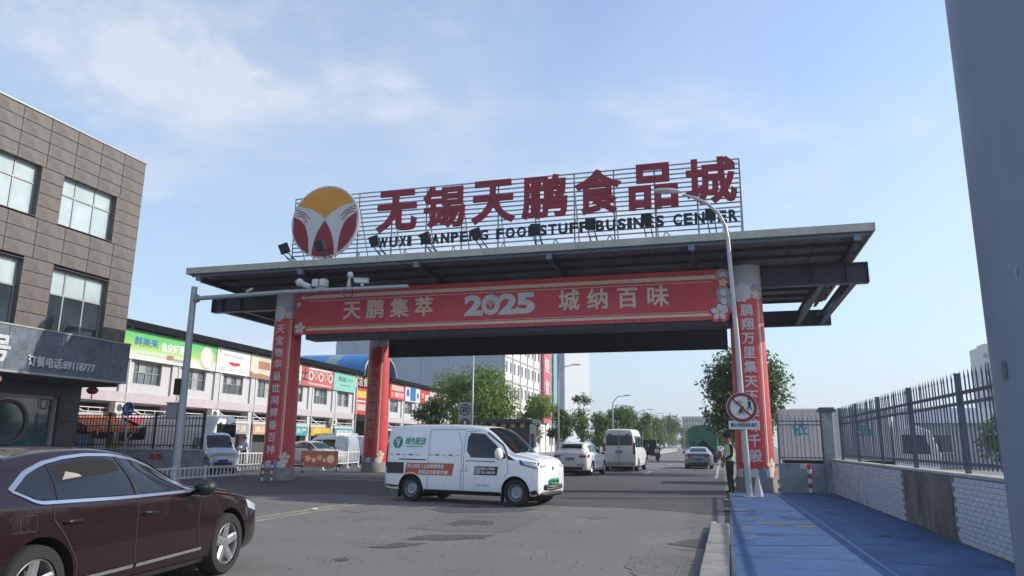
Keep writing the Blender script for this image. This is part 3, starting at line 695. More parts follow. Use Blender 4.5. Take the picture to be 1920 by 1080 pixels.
# far end wall panels (faces away) and windows
for i, (y0, y1, z0, z1) in enumerate(wins):
    w_ = B().b2((FX - .34, y0 - .02, z0 - .02), (FX - .30, y1 + .02, z1 + .02)).build('window', DGLASS, ob)
    rv = B(); rv.b2((FX - .33, y0 - .03, z1), (FX - .008, y1 + .03, z1 + .02)); rv.b2((FX - .33, y0 - .03, z0 - .02), (FX - .008, y1 + .03, z0)); rv.b2((FX - .33, y0 - .02, z0), (FX - .008, y0, z1)); rv.b2((FX - .33, y1, z0), (FX - .008, y1 + .02, z1)); rv.build('reveal', REVEAL, w_)
    fr = B(); xs = [y0 + .03, y0 + (y1 - y0) * .30, y0 + (y1 - y0) * .66, y1 - .03]; zm = z0 + (z1 - z0) * .60
    for y in xs: fr.b2((FX - .29, y - .03, z0), (FX - .23, y + .03, z1))
    for z in (z0 + .03, zm, z1 - .03): fr.b2((FX - .285, y0, z - .03), (FX - .225, y1, z + .03))
    fr.build('frame', ALU, w_)
    for a, b in zip(xs, xs[1:]):
        for j, (c, d) in enumerate(((z0 + .05, zm), (zm, z1 - .05))):
            blind = (i < 3) or (j == 1)
            B().b2((FX - .275, a + .02, c + .02), (FX - .262, b - .02, d - .02)).build('pane', BLIND if blind else DGLASS, w_)
# shop band
BAND = M('riveted_band', (.14, .17, .205), .42, m=.35, var=.22, sc=1.5, streak=.35)
BTRIM = M('band_trim', (.38, .40, .42), .4, m=.4, var=.08)
SILV = M('silver_letters', (.62, .63, .65), .35, m=.4, var=.05)
bx = -23.22; yb = [24.30, 23.35, 22.25, 21.15, 20.05, 18.95, 17.85, 16.75, 15.6, 14.4, 13.2, 12]
for y1, y0 in zip(yb, yb[1:]):
    pb_ = B().b2((bx - .06, y0 + .008, 3.80), (bx, y1 - .008, 5.30)).build('band_panel', BAND, ob, bevel=.006)
    rv = B()
    for k in range(34):
        y, z = random.uniform(y0 + .06, y1 - .06), random.uniform(3.9, 5.2); rv.lathe([(.021, 0), (.016, .006)], (bx, y, z), 6, 'X')
    tag(rv.build('rivets', M('rivet_dark', (.03, .04, .055), .5), pb_), kind='stuff')
B().b2((FX - 1.8, 12, 3.72), (bx + .02, YE + .04, 3.795)).build('band_soffit', BTRIM, ob)
B().b2((FX - .05, 12, 5.305), (bx + .03, YE + .04, 5.36)).build('band_cap', BTRIM, ob)
B().b2((FX - .02, YE + .0, 3.80), (bx - .0, YE + .035, 5.30)).build('band_end', BAND, ob)
me = fit_mesh(text_mesh('订餐电话:89118777', .4, ext=.025, bold=.022), -1.43, 1.43, -.19, .19); O('lettering', me, SILV, ob, (bx + .03, 21.19, 4.19), FACE_X)
me = fit_mesh(text_mesh('号', .9, ext=.03, bold=.03), -.42, .42, -.45, .45); O('lettering', me, SILV, ob, (bx + .03, 18.62, 4.48), FACE_X)
# recessed ground floor
STONE = M('dark_slate_stone', (.055, .06, .068), .55, var=.18, sc=2, streak=.2)
GFX = -25.3
B().b2((-38, 9, 0), (GFX - .5, YE - .1, 3.6)).build('ground_floor_core', STONE, ob)
for z in range(5): B().b2((GFX - .52, 23.25, .02 + z * .73), (GFX, 24.2, .02 + z * .73 + .72)).build('pier_stone', STONE, ob, bevel=.008)
B().b2((GFX - .5, 12, 3.17), (GFX - .02, 23.25, 3.70)).build('lintel', STONE, ob)
sw = B().b2((GFX - .30, 17.2, .35), (GFX - .26, 23.12, 3.12)).build('shop_window', M('shop_glass', (.02, .07, .075), .06, var=.4, sc=.7, spec=.9), ob)
fb = B()
for y in (17.2, 20.2, 23.16): fb.b2((GFX - .26, y - .07, .3), (GFX - .14, y + .07, 3.16))
fb.b2((GFX - .26, 17.2, 3.04), (GFX - .14, 23.2, 3.16)); fb.b2((GFX - .26, 17.2, .28), (GFX - .14, 23.2, .4)); fb.build('frame', M('pale_frame', (.30, .29, .25), .5), sw)
ring = B(); nn = 40
ring.tube([(GFX - .22, 21.3 + .78 * math.cos(2 * math.pi * k / nn), 2.1 + .78 * math.sin(2 * math.pi * k / nn)) for k in range(nn + 1)], .07, 8, False); ring.build('moon_ring', M('ring_wood', (.12, .10, .08), .5), sw, smooth=True)
ring = B(); ring.tube([(GFX - .2, 22.75 + .2 * math.cos(2 * math.pi * k / 24), 2.85 + .2 * math.sin(2 * math.pi * k / 24)) for k in range(25)], .02, 6, False); ring.build('small_ring', MATS['ring_wood'], sw, smooth=True)
rebase(ob, (-27, 20, 0))
def lantern(p, mat, label, sc_):
    t = thing('lantern', label, 'lantern', p, 0, 'round lanterns under the shop band')
    prof = [(.06, -.17), (.17, -.14), (.26, -.05), (.28, .02), (.25, .10), (.16, .17), (.06, .19)]
    b = B().lathe([(a * sc_, c * sc_) for a, c in prof], n=20); o = b.build('globe', mat, t, smooth=True, auto=60)
    B().lathe([(.075 * sc_, .18 * sc_), (.075 * sc_, .23 * sc_)], n=12).build('cap', MATS['ring_wood'], t)
    B().tube([(0, 0, .2 * sc_), (0, 0, 3.72 - p[2])], .008, 6).build('cord', MATS['ring_wood'], t)
    B().tube([(0, 0, -.17 * sc_), (0, 0, -.40 * sc_)], [.02 * sc_, .04 * sc_], 8).build('tassel', mat, t)
lantern((-23.6, 18.9, 3.45), M('copper_lantern', (.30, .15, .09), .4, var=.1), 'copper-coloured round lantern under the shop band at the left edge', 1.0)
lantern((-24.3, 23.75, 3.42), M('red_lantern', (.25, .03, .03), .5, var=.1), 'dark red round lantern under the far corner of the shop band', .8)
# ================================================================ market hall row (two storeys, billboards)
MP0 = Vector((-29.65, 30.6, 0)); MD = Vector((-.035, 1, 0)).normalized(); MN = Vector((MD.y, -MD.x, 0))     # along the row, out towards the road
MROT = (R(90), 0, math.atan2(MD.y, MD.x))
def MS(px, py):
    v = ray(px, py); t = (MP0 - EYE).dot(MN) / v.dot(MN); p = EYE + v * t; return (p - MP0).dot(MD), p.z
RZ = math.atan2(MD.y, MD.x)
def mk(name, label, s0):     # local frame: x along the row, y = into the building, z up
    return thing(name, label, 'building', MP0 + MD * s0, RZ)
MW = M('market_white_wall', (.50, .495, .50), .8, var=.06, sc=1.2, bump=.1, streak=.20)
MPINK = M('market_pink_band', (.47, .42, .425), .8, var=.08, streak=.15)
MDARK = M('dark_roof_edge', (.010, .011, .014), .85, var=.15, spec=.1)
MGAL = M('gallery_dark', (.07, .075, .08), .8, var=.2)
MGLS = M('market_glass', (.12, .15, .16), .12, var=.35, sc=1.0, spec=.7)
MBLN = M('market_shutter', (.34, .36, .37), .4, var=.15, sc=2)
MRAIL = M('rail_white', (.55, .55, .54), .5, var=.06)
BAY = 3.83
def market(name, label, s0, nb, k0):
    t = mk(name, label, s0); Lx = nb * BAY
    B().b2((0, .25, 3.5), (Lx, 14, 7.3)).build('core', MW, t)
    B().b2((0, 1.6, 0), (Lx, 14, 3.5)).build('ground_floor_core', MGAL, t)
    B().b2((-.3, -.45, 7.36), (Lx + .3, 14, 7.46)).build('roof_edge', MDARK, t)
    B().b2((-.3, -.52, 7.24), (Lx + .3, -.43, 7.62)).build('gutter', MDARK, t)
    B().b2((0, -.12, 3.42), (Lx, .25, 3.92)).build('pink_band', MPINK, t)
    B().b2((0, .0, 3.36), (Lx, 1.7, 3.44)).build('gallery_slab', MW, t)
    for k in range(nb + 1):
        x = k * BAY
        p = B().b2((x - .22, -.10, 3.92), (x + .22, .25, 7.28)).b2((x - .2, -.06, 0), (x + .2, .5, 3.42)).build('pilaster', MW, t)
        B().tube([(x + .3, -.12, 7.2), (x + .3, -.12, .3)], .05, 8).build('downpipe', MRAIL, p, smooth=True)
        B().bar((x, -.1, 7.15), (x, -.46, 7.34), .05).build('eave_bracket', MRAIL, p)
    for k in range(nb):
        x0 = k * BAY + .78; x1 = x0 + 2.1; z0, z1 = 4.42, 5.60
        w_ = B().b2((x0, .20, z0), (x1, .24, z1)).build('window', MGLS, t)
        # wall faces round the opening, real depth of .2 m
        wf = B(); wf.b2((k * BAY + .22, .02, 3.92), (x0, .25, 7.28)); wf.b2((x1, .02, 3.92), ((k + 1) * BAY - .22, .25, 7.28)); wf.b2((x0, .02, 3.92), (x1, .25, z0)); wf.b2((x0, .02, z1), (x1, .25, 7.28)); wf.build('wall_face', MW, t)
        fr = B(); nx = 4
        for q in range(nx + 1): x = x0 + (x1 - x0) * q / nx; fr.b2((x - .022, .15, z0), (x + .022, .2, z1))
        for z in (z0 + .02, z0 + .62, z1 - .02): fr.b2((x0, .152, z - .022), (x1, .198, z + .022))
        fr.build('frame', ALU, w_)
        for q in range(nx):
            if (q * 7 + k * 3) % 5 < 2: B().b2((x0 + (x1 - x0) * q / nx + .03, .175, z0 + (.64 if q % 2 else .04)), (x0 + (x1 - x0) * (q + 1) / nx - .03, .19, z1 - .04)).build('pane', MBLN, w_)
        # gallery rail and strut
        ra = B()
        for z in (3.06, 2.86): ra.bar((k * BAY + .25, .0, z), ((k + 1) * BAY - .25, .0, z), .045)
        for q in range(5): x = k * BAY + .4 + q * .75; ra.bar((x, .0, 2.8), (x, .0, 3.08), .03)
        ra.build('gallery_rail', MRAIL, t)
        B().bar((k * BAY + .3, .05, 3.38), (k * BAY + 1.5, -.1, 2.85), .06).build('strut', MRAIL, t)
        B().b2((k * BAY + .2, -.05, 2.62), ((k + 1) * BAY - .2, 1.6, 2.80)).build('gallery_floor', MW, t)
        if (k + k0) % 2 == 0:
            ac = B().b2((k * BAY + 3.0, -.55, 2.82), (k * BAY + 3.75, -.2, 3.34)).build('air_conditioner', M('ac_white', (.6, .6, .58), .5), t, bevel=.015)
            B().lathe([(.19, 0), (.19, .01)], (k * BAY + 3.3, -.555, 3.08), 18, 'Y').build('fan_grille', MGAL, ac)
    return t
mkA = market('market_hall', 'long white two-storey market hall with billboards nearest the office building', -3.7, 8, 0)
mkB = market('market_hall', 'farther white market hall beyond the blue arched roof', 34.0, 7, 1)
# shop fronts with awnings under the gallery
AWN = [((.45, .13, .06), 'orange-red'), ((.42, .05, .07), 'crimson'), ((.38, .02, .05), 'dark red'), ((.30, .28, .30), 'grey lettered'), ((.44, .28, .15), 'tan lettered'), ((.03, .30, .34), 'turquoise'), ((.55, .30, .05), 'orange lettered'), ((.04, .30, .36), 'teal')]
for k in range(8):
    c, w = AWN[k]; s = -3.7 + k * BAY; p = MP0 + MD * s
    t = thing('shop_front', w + ' shop fascia with open stall under the market gallery', 'shop front', p, RZ, 'shop fronts below the market hall')
    mt = M('awning_%d' % k, c, .6, var=.15, sc=3)
    if k < 3:
        aw = B().grid([[(.25 + q * .16, -.15 - 1.5 * j / 4, 2.65 - .55 * j / 4 - .03 * math.sin(q * 1.3)) for q in range(22)] for j in range(5)]); aw.grid([[(.25 + q * .16, -1.65, 2.10 - .03 * math.sin(q * 1.3) - .22 * j) for q in range(22)] for j in range(2)]); aw.build('awning', mt, t)
        if k == 0: B().b2((.35, -.10, 1.95), (3.5, -.04, 2.5)).build('goods_display', M('yellow_goods', (.60, .36, .04), .6, var=.5, sc=7), t)
        for q in range(3): B().b2((.5 + q * 1.05, -.9, .1), (1.35 + q * 1.05, -.4, 1.75 - .2 * q)).build('hanging_cloth', M('cloth_%d' % ((k + q) % 3), ((.16, .26, .45), (.6, .6, .6), (.5, .42, .10))[(k + q) % 3], .8, var=.2, sc=6), t)
    else:
        B().b2((.25, -.22, 1.95), (3.58, -.1, 2.60)).build('fascia_board', mt, t)
        me = fit_mesh(text_mesh(('海味干货', '南北炒货', '冷冻水产', '鲜活海鲜', '调味粮油')[(k - 3) % 5], .5, bold=.02), .5, 3.3, 2.08, 2.5)
        O('lettering', me, CREAM if k != 6 else M('yellow_print', (.62, .48, .06), .6), t, (0, -.223, 0), (R(90), 0, 0))
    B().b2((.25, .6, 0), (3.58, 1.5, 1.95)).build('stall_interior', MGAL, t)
# billboards along the parapet
def billboard(s0, s1, label, base, z0=5.66, z1=7.18):
    t = thing('billboard', label, 'billboard', MP0 + MD * s0 + MN * .22 + Vector((0, 0, z0)), RZ, 'billboards along the market hall')
    t['w'] = s1 - s0; B().b2((.02, 0, 0), (s1 - s0 - .02, .08, z1 - z0)).build('board', base, t)
    return t
def bprint(t, name, me, mat, x, z, d=.0): return O(name, me, mat, t, (x, -.004 - d, z), (R(90), 0, 0))
GRN = bpy.data.materials.new('green_fading_print'); GRN.use_nodes = True
_t = GRN.node_tree; _p = _t.nodes['Principled BSDF']; _c = _t.nodes.new('ShaderNodeTexCoord'); _s = _t.nodes.new('ShaderNodeSeparateXYZ'); _rm = _t.nodes.new('ShaderNodeValToRGB')
_t.links.new(_c.outputs['Object'], _s.inputs[0]); _mr = _t.nodes.new('ShaderNodeMapRange'); _mr.inputs[2].default_value = 1.52; _t.links.new(_s.outputs[2], _mr.inputs[0]); _t.links.new(_mr.outputs[0], _rm.inputs[0])
e = _rm.color_ramp.elements; e[0].color = (.60, .64, .60, 1); e[1].color = (.10, .45, .12, 1); x_ = e.new(.22); x_.color = (.58, .63, .55, 1); x_ = e.new(.45); x_.color = (.32, .52, .08, 1); x_ = e.new(.75); x_.color = (.13, .47, .14, 1)
_t.links.new(_rm.outputs[0], _p.inputs['Base Color']); _p.inputs['Roughness'].default_value = .45
PBLUE = M('print_blue', (.03, .12, .35), .5, var=.05); PWH = M('print_white', (.66, .67, .66), .5, var=.04); PGRY = M('print_grey', (.30, .30, .31), .6, var=.1)
PRED = M('print_red', (.50, .03, .04), .5, var=.08); PPLATE = M('print_plate', (.50, .42, .32), .5, var=.08); PBRN = M('print_brown', (.36, .17, .10), .5, var=.25, sc=8)
bb = billboard(-.9, 7.36, 'green billboard with blue and white characters and a plate of dumplings', GRN)
bprint(bb, 'lettering', fit_mesh(text_mesh('鲜美来', .7, bold=.02), 1.35, 3.15, -.24, .24), PBLUE, 0, .98)
bprint(bb, 'lettering', fit_mesh(text_mesh('鱼皮虾滑卷', .7, bold=.03), 3.4, 5.75, -.26, .26), PWH, 0, .88)
bprint(bb, 'printed_plate', flat(circ(.68, 36)), PPLATE, 7.36 + .9 - .92, .70); bprint(bb, 'printed_plate', flat(circ(.60, 36)), M('plate_in', (.58, .52, .44), .5), 7.34, .70, .003)
for i in range(2):
    for j in range(4): bprint(bb, 'printed_dumpling', flat([(x * .13, y * .12) for x, y in ((-1, -.8), (-.8, -1), (.8, -1), (1, -.8), (1, .8), (.8, 1), (-.8, 1), (-1, .8))]), PWH, 7.14 + i * .31 + j * .05, 1.16 - j * .28 - i * .05, .006)
bprint(bb, 'printed_caption', flat(rect(1.6, 4.6, .30, .36)), PPLATE, 0, 0); bprint(bb, 'printed_caption', flat(rect(4.5, 5.6, .18, .34)), PGRY, 0, 0); bprint(bb, 'printed_packet', flat(rect(3.9, 4.45, .22, .48)), PBRN, 0, 0, .002)
bb = billboard(7.40, 10.95, 'white billboard with a red fish and small grey print', PWH)
for k in range(8): bprint(bb, 'lettering', text_mesh('冰鲜水产批发配送'[k], .19, bold=.01), PGRY, .75 + k * .27, 1.12 - .005 * k)
bprint(bb, 'printed_fish', flat(curve([(-.62, .10), (-.35, -.06), (.05, -.12), (.5, -.05), (.66, .04), (.45, .12), (.0, .1), (-.4, .12)], 4)), PRED, 1.8, .62)
for k in range(6): bprint(bb, 'printed_caption', flat(rect(0, .55 + .2 * (k % 2), 0, .035)), PGRY, .35 + (k % 3) * 1.05, .30 - .11 * (k // 3))
for k in range(8): bprint(bb, 'printed_spice', flat(circ(.035, 8)), PBRN if k % 2 else PGRY, .3 + k * .42, .75 + .16 * math.sin(k * 2.1))
bprint(bb, 'printed_logo', flat(circ(.08, 14)), PGRY, .3, 1.32)
bb = billboard(11.0, 17.6, 'cream billboard with brown product picture beside the left gate column', M('print_cream', (.60, .56, .46), .5, var=.06))
bprint(bb, 'printed_hill', flat([(0.03, 0.02), (6.5, .02), (6.5, .3), (5, .2), (3.6, .36), (2.4, .22), (1.2, .34), (.5, .25), (.03, .4)]), PBRN, 0, 0)
bprint(bb, 'printed_product', flat(rect(.9, 2.3, .62, 1.15)), PBRN, 0, 0); bprint(bb, 'printed_caption', flat(rect(1.1, 2.2, 1.22, 1.30)), PPLATE, 0, 0); bprint(bb, 'printed_caption', flat(rect(1.1, 2.1, .46, .54)), PPLATE, 0, 0)
bprint(bb, 'lettering', text_mesh('土特产', .5, bold=.02), PBRN, 4.6, .95)
bb = billboard(17.65, 22.65, 'red billboard with plates of food beside the mint green one', M('print_pinkred', (.48, .10, .10), .5, var=.15))
bprint(bb, 'lettering', text_mesh('土', 1.0, bold=.03), M('print_black', (.03, .03, .035), .5), .42, .75)
for k in range(5):
    x = 1.35 + k * .78; bprint(bb, 'printed_plate', flat(circ(.36 - .05 * (k % 2), 22)), PPLATE if k % 2 else PWH, x, .82 + .08 * (k % 2)); bprint(bb, 'printed_food', flat(flower_poly(.25, 7, .7, k)), PBRN if k % 2 else PRED, x, .82 + .08 * (k % 2), .004)
bprint(bb, 'printed_caption', flat(rect(1.0, 4.6, 1.28, 1.42)), PWH, 0, 0); bprint(bb, 'printed_caption', flat(rect(1.0, 4.6, .14, .26)), PPLATE, 0, 0)
bb = billboard(22.7, 26.75, 'mint green billboard before the blue arched roof', M('print_mint', (.22, .50, .40), .5, var=.05))
TEAL = M('print_teal', (.02, .22, .17), .5)
bprint(bb, 'lettering', fit_mesh(text_mesh('青味斋', .6, bold=.02), .8, 2.2, -.2, .25), TEAL, 0, .95); bprint(bb, 'lettering', fit_mesh(text_mesh('食品批发', .4), 2.4, 3.5, -.1, .15), TEAL, 0, .95); bprint(bb, 'printed_caption', flat(rect(1.2, 2.9, .45, .52)), TEAL, 0, 0)
s6 = [(34.2, 38.1, 'red billboard lettered D3 beyond the arched roof', PRED), (38.15, 42.3, 'white and blue billboard beyond the arched roof', PWH), (42.35, 45.3, 'small red billboard left of the roadside tree', PRED), (45.35, 52.5, 'white billboard with red figures partly behind the roadside tree', M('print_offwhite', (.58, .55, .54), .5))]
for i, (a, b, l, m_) in enumerate(s6):
    bb = billboard(a, b, l, m_)
    if i == 0:
        bprint(bb, 'lettering', text_mesh('D3', .55, bold=.03), M('yellow_print2', (.6, .45, .05), .5), .75, .42); bprint(bb, 'lettering', fit_mesh(text_mesh('黄巴巴', .5, bold=.02), 1.3, 3.5, -.25, .25), PWH, 0, .45); bprint(bb, 'printed_panel', flat(rect(.4, 3.4, .85, 1.35)), PPLATE, 0, 0)
    elif i == 1: bprint(bb, 'printed_panel', flat(rect(1.3, 2.9, .1, 1.42)), PBLUE, 0, 0); bprint(bb, 'printed_logo', flat(circ(.42, 20)), PBLUE, .7, .85); bprint(bb, 'printed_logo', flat(circ(.36, 20)), TEAL, 3.5, .7)
    elif i == 2: bprint(bb, 'printed_panel', flat(rect(1.6, 2.8, .1, 1.0)), PWH, 0, 0); bprint(bb, 'lettering', text_mesh('福', .6, bold=.02), PPLATE, .8, .8)
    else:
        for k in range(9): bprint(bb, 'printed_figure', flat(flower_poly(.3, 6, .5, k)), PRED if k % 2 else PBRN, .6 + k * .75, .75 + .2 * math.sin(k))
# covered hall with blue barrel roof between the two halls
VB = M('blue_roof_sheet', (.045, .19, .46), .4, var=.1, sc=2); VY = M('yellowed_skylight', (.20, .30, .34), .4, var=.12)
vh = mk('arched_hall', 'market passage under a blue barrel roof with pale skylight strips', 26.9)
vw = 7.0; vz, vr = 7.5, 1.95
nn = 14
for k in range(11):       # sheets across the vault, running into the building
    y0, y1 = -.9 + k * 1.4, -.9 + (k + 1) * 1.4 - .02
    pts = [[(vw / 2 - vw / 2 * math.cos(math.pi * i / nn), y, vz + vr * math.sin(math.pi * i / nn)) for i in range(nn + 1)] for y in (y0, y1)]
    B().grid(pts).build('roof_sheet', VY if k % 3 == 2 else VB, vh, smooth=True)
B().tube([(vw / 2 - vw / 2 * math.cos(math.pi * i / nn), -.92, vz + vr * math.sin(math.pi * i / nn)) for i in range(nn + 1)], .09, 8).build('arch_rib', M('rib_pale', (.30, .42, .52), .5), vh, smooth=True)
tr = B()
for k in range(3):
    y = 1.0 + k * 4
    for i in range(7): x = vw * i / 7; tr.bar((x, y, vz), (x + vw / 14, y, vz + vr * math.sin(math.pi * (i + .5) / 7) * .9), .06)
    tr.bar((0, y, vz), (vw, y, vz), .08)
tr.build('truss', MRAIL, vh)
B().b2((0, 14, 0), (vw, 14.2, 9.4)).build('back_wall', MGAL, vh); B().b2((0, .6, 6.3), (vw, 1.0, 7.5)).build('cross_wall', MDARK, vh)
me = fit_mesh(text_mesh('冷冻食品区', .8, bold=.02), .9, 6.2, -.45, .45); O('lettering', me, PPLATE, vh, (0, .59, 6.9), (R(90), 0, 0))
sb_ = B().b2((.1, -.1, 3.9), (vw - .1, .05, 6.2)).build('sign_board', PRED, vh)
for k, (x0, x1, z0, z1, mm) in enumerate(((.5, 3.2, 5.35, 5.95, M('yellow_print3', (.6, .42, .05), .5)), (3.5, 6.4, 5.4, 5.9, PWH), (.5, 6.4, 5.0, 5.12, PWH), (.6, 2.6, 4.25, 4.8, PPLATE), (3.0, 6.3, 4.25, 4.8, PWH))):
    B().b2((x0, -.106, z0), (x1, -.101, z1)).build('printed_panel', mm, sb_)
# ================================================================ background buildings
def building_windows(t, nx, nz, x0, dx, z0, dz, w, h, y=0.0, skip=None, fm=None, dep=.06):
    wm_ = B().b2((-w / 2, -.02, -h / 2), (w / 2, .05, h / 2)).mesh('window'); wm_.materials.append(fm or DGLASS)
    sm = B().b2((-w / 2 - .1, -.14, -h / 2 - .16), (w / 2 + .1, .02, -h / 2 - .04)).mesh('sill'); sm.materials.append(MRAIL)
    for i in range(nx):
        for j in range(nz):
            if skip and skip(i, j): continue
            o = inst('window', wm_, t, (x0 + i * dx, y, z0 + j * dz)); inst('sill', sm, o)
wb = thing('white_block', 'tall white commercial block with small dark windows and a red vertical banner', 'building', (-33, 112, 0), R(90))
WBL = M('white_block_wall', (.70, .69, .66), .8, var=.05, sc=.3, streak=.10); WJ = M('white_block_joint', (.42, .42, .42), .8)
B().b2((0, .1, 0), (60, 24, 24.0)).build('core', WBL, wb); B().b2((58.0, -.5, 0), (64, 20, 24.6)).build('stair_tower', WBL, wb)
for k in range(13): B().b2((k * 4.8 - .12, -.06, 0), (k * 4.8 + .12, .12, 24.0)).build('pilaster', WJ, wb)
for k in range(6): B().b2((0, -.03, 3.9 * k + 3.6), (57.9, .11, 3.9 * k + 3.82)).build('floor_band', WJ, wb)
building_windows(wb, 24, 6, 1.35, 2.4, 2.2, 3.9, .85, 1.6, .06, lambda i, j: i in (10, 11, 12))
building_windows(wb, 2, 6, 59.8, 2.6, 2.2, 3.9, .8, 1.4, -.54)
rbn = B().b2((25.0, -.5, 5.5), (30.6, -.15, 24.3)).build('vertical_banner', M('banner_pink_red', (.55, .10, .12), .6, var=.08), wb)
for k, ch in enumerate('冷链食品'): O('character', text_mesh(ch, 3.2, bold=.02), PWH, rbn, (27.8, -.52, 20.6 - k * 4.2), (R(90), 0, 0))
B().b2((34.5, -.4, 4), (39, -.12, 24.2)).build('glass_strip', M('pale_blue_glass', (.30, .48, .55), .25, var=.1), wb)
wh = thing('grey_warehouse', 'huge plain blue-grey clad warehouse behind the market hall', 'building', (-85, 150, 0), 0)
_x = None
WHM = M('blue_grey_cladding', (.36, .40, .45), .6, var=.05, sc=.2, streak=.08)
nn = 11
for k in range(nn):
    for j in range(4): B().b2((k * 4.9 + .06, -.12, j * 6.1 + .06), ((k + 1) * 4.9 - .06, .1, (j + 1) * 6.1 - .06)).build('cladding_panel', WHM, wh)
B().b2((0, 0, 0), (nn * 4.9, 30, 24.5)).build('core', M('cladding_joint', (.46, .50, .54), .7), wh)
for k in range(5):
    for j in range(4): B().b2((-.12, .15 + k * 4.77 + .05, j * 6.0 + .05), (-.01, .15 + (k + 1) * 4.77 - .05, (j + 1) * 6.0 - .05)).build('cladding_panel', WHM, wb)
bk = thing('brick_tower', 'small brown brick stair tower rising behind the trees', 'building', (-46, 138, 0), 0)
B().b2((0, 0, 0), (4.5, 6, 22.6)).build('core', M('brown_brick', (.22, .15, .14), .8, var=.35, sc=1.6), bk); B().b2((-.2, -.2, 22.6), (4.7, 6.2, 23.0)).build('cornice', WJ, bk)
building_windows(bk, 2, 5, 1.2, 2.0, 3, 4, .9, 1.6)
ho = thing('far_hotel', 'far beige many-windowed block above the trees down the road', 'building', (-16.5, 330, 0), 0)
B().b2((0, 0, 0), (10, 14, 13.3)).b2((9.0, 1.5, 0), (18, 14, 15.2)).build('core', M('far_beige', (.42, .38, .35), .8, var=.08, sc=.4), ho); B().b2((-.3, -.3, 13.3), (8.9, 14, 13.9)).build('cornice', M('far_pale', (.50, .47, .44), .8), ho)
building_windows(ho, 7, 5, 1.0, 1.25, 2.0, 2.5, .7, 1.5, 0)
fw = thing('far_white_house', 'small sunlit white building beyond the trees left of the road', 'building', (-22.5, 200, 0), 0)
B().b2((-4, 0, 0), (4.5, 16, 5.6)).build('core', WBL, fw); B().b2((.5, 1, 5.6), (3.4, 10, 8.0)).build('roof_room', WBL, fw); B().b2((-4, .5, 5.6), (.2, 9, 7.6)).build('grey_roof_room', WHM, fw)
building_windows(fw, 3, 2, -2.5, 2.4, 1.6, 2.4, 1, 1.2, 0)
tw = thing('far_tower', 'pale far tower block at the right beyond the spiked fence', 'building', (92.0, 300, 0), 0)
B().b2((0, 0, 0), (14, 12, 37.6)).build('core', M('far_tower_wall', (.40, .43, .47), .7, var=.05), tw); B().b2((2, 2, 37.6), (9, 10, 39)).build('roof_room', M('far_tower_wall'), tw)
building_windows(tw, 5, 11, 1.6, 2.7, 2.4, 3.2, 1.5, 1.7, 0)
lw = thing('yard_shed', 'long low shed with grey roof in the yard behind the fence', 'building', (12, 62, 0), 0)
B().b2((-6, 0, 0), (26, 8, 3.3)).build('core', M('shed_wall', (.42, .41, .40), .8, var=.1), lw); B().prism([(-.4, 3.3), (8.4, 3.3), (4, 4.6)], -6.4, 26.4, lambda y, z, h: (h, y, z)).build('roof', M('shed_roof', (.22, .25, .30), .6, var=.1), lw, fix=True)
building_windows(lw, 8, 1, -4, 3.8, 1.8, 1, 1.6, 1.2, 0)
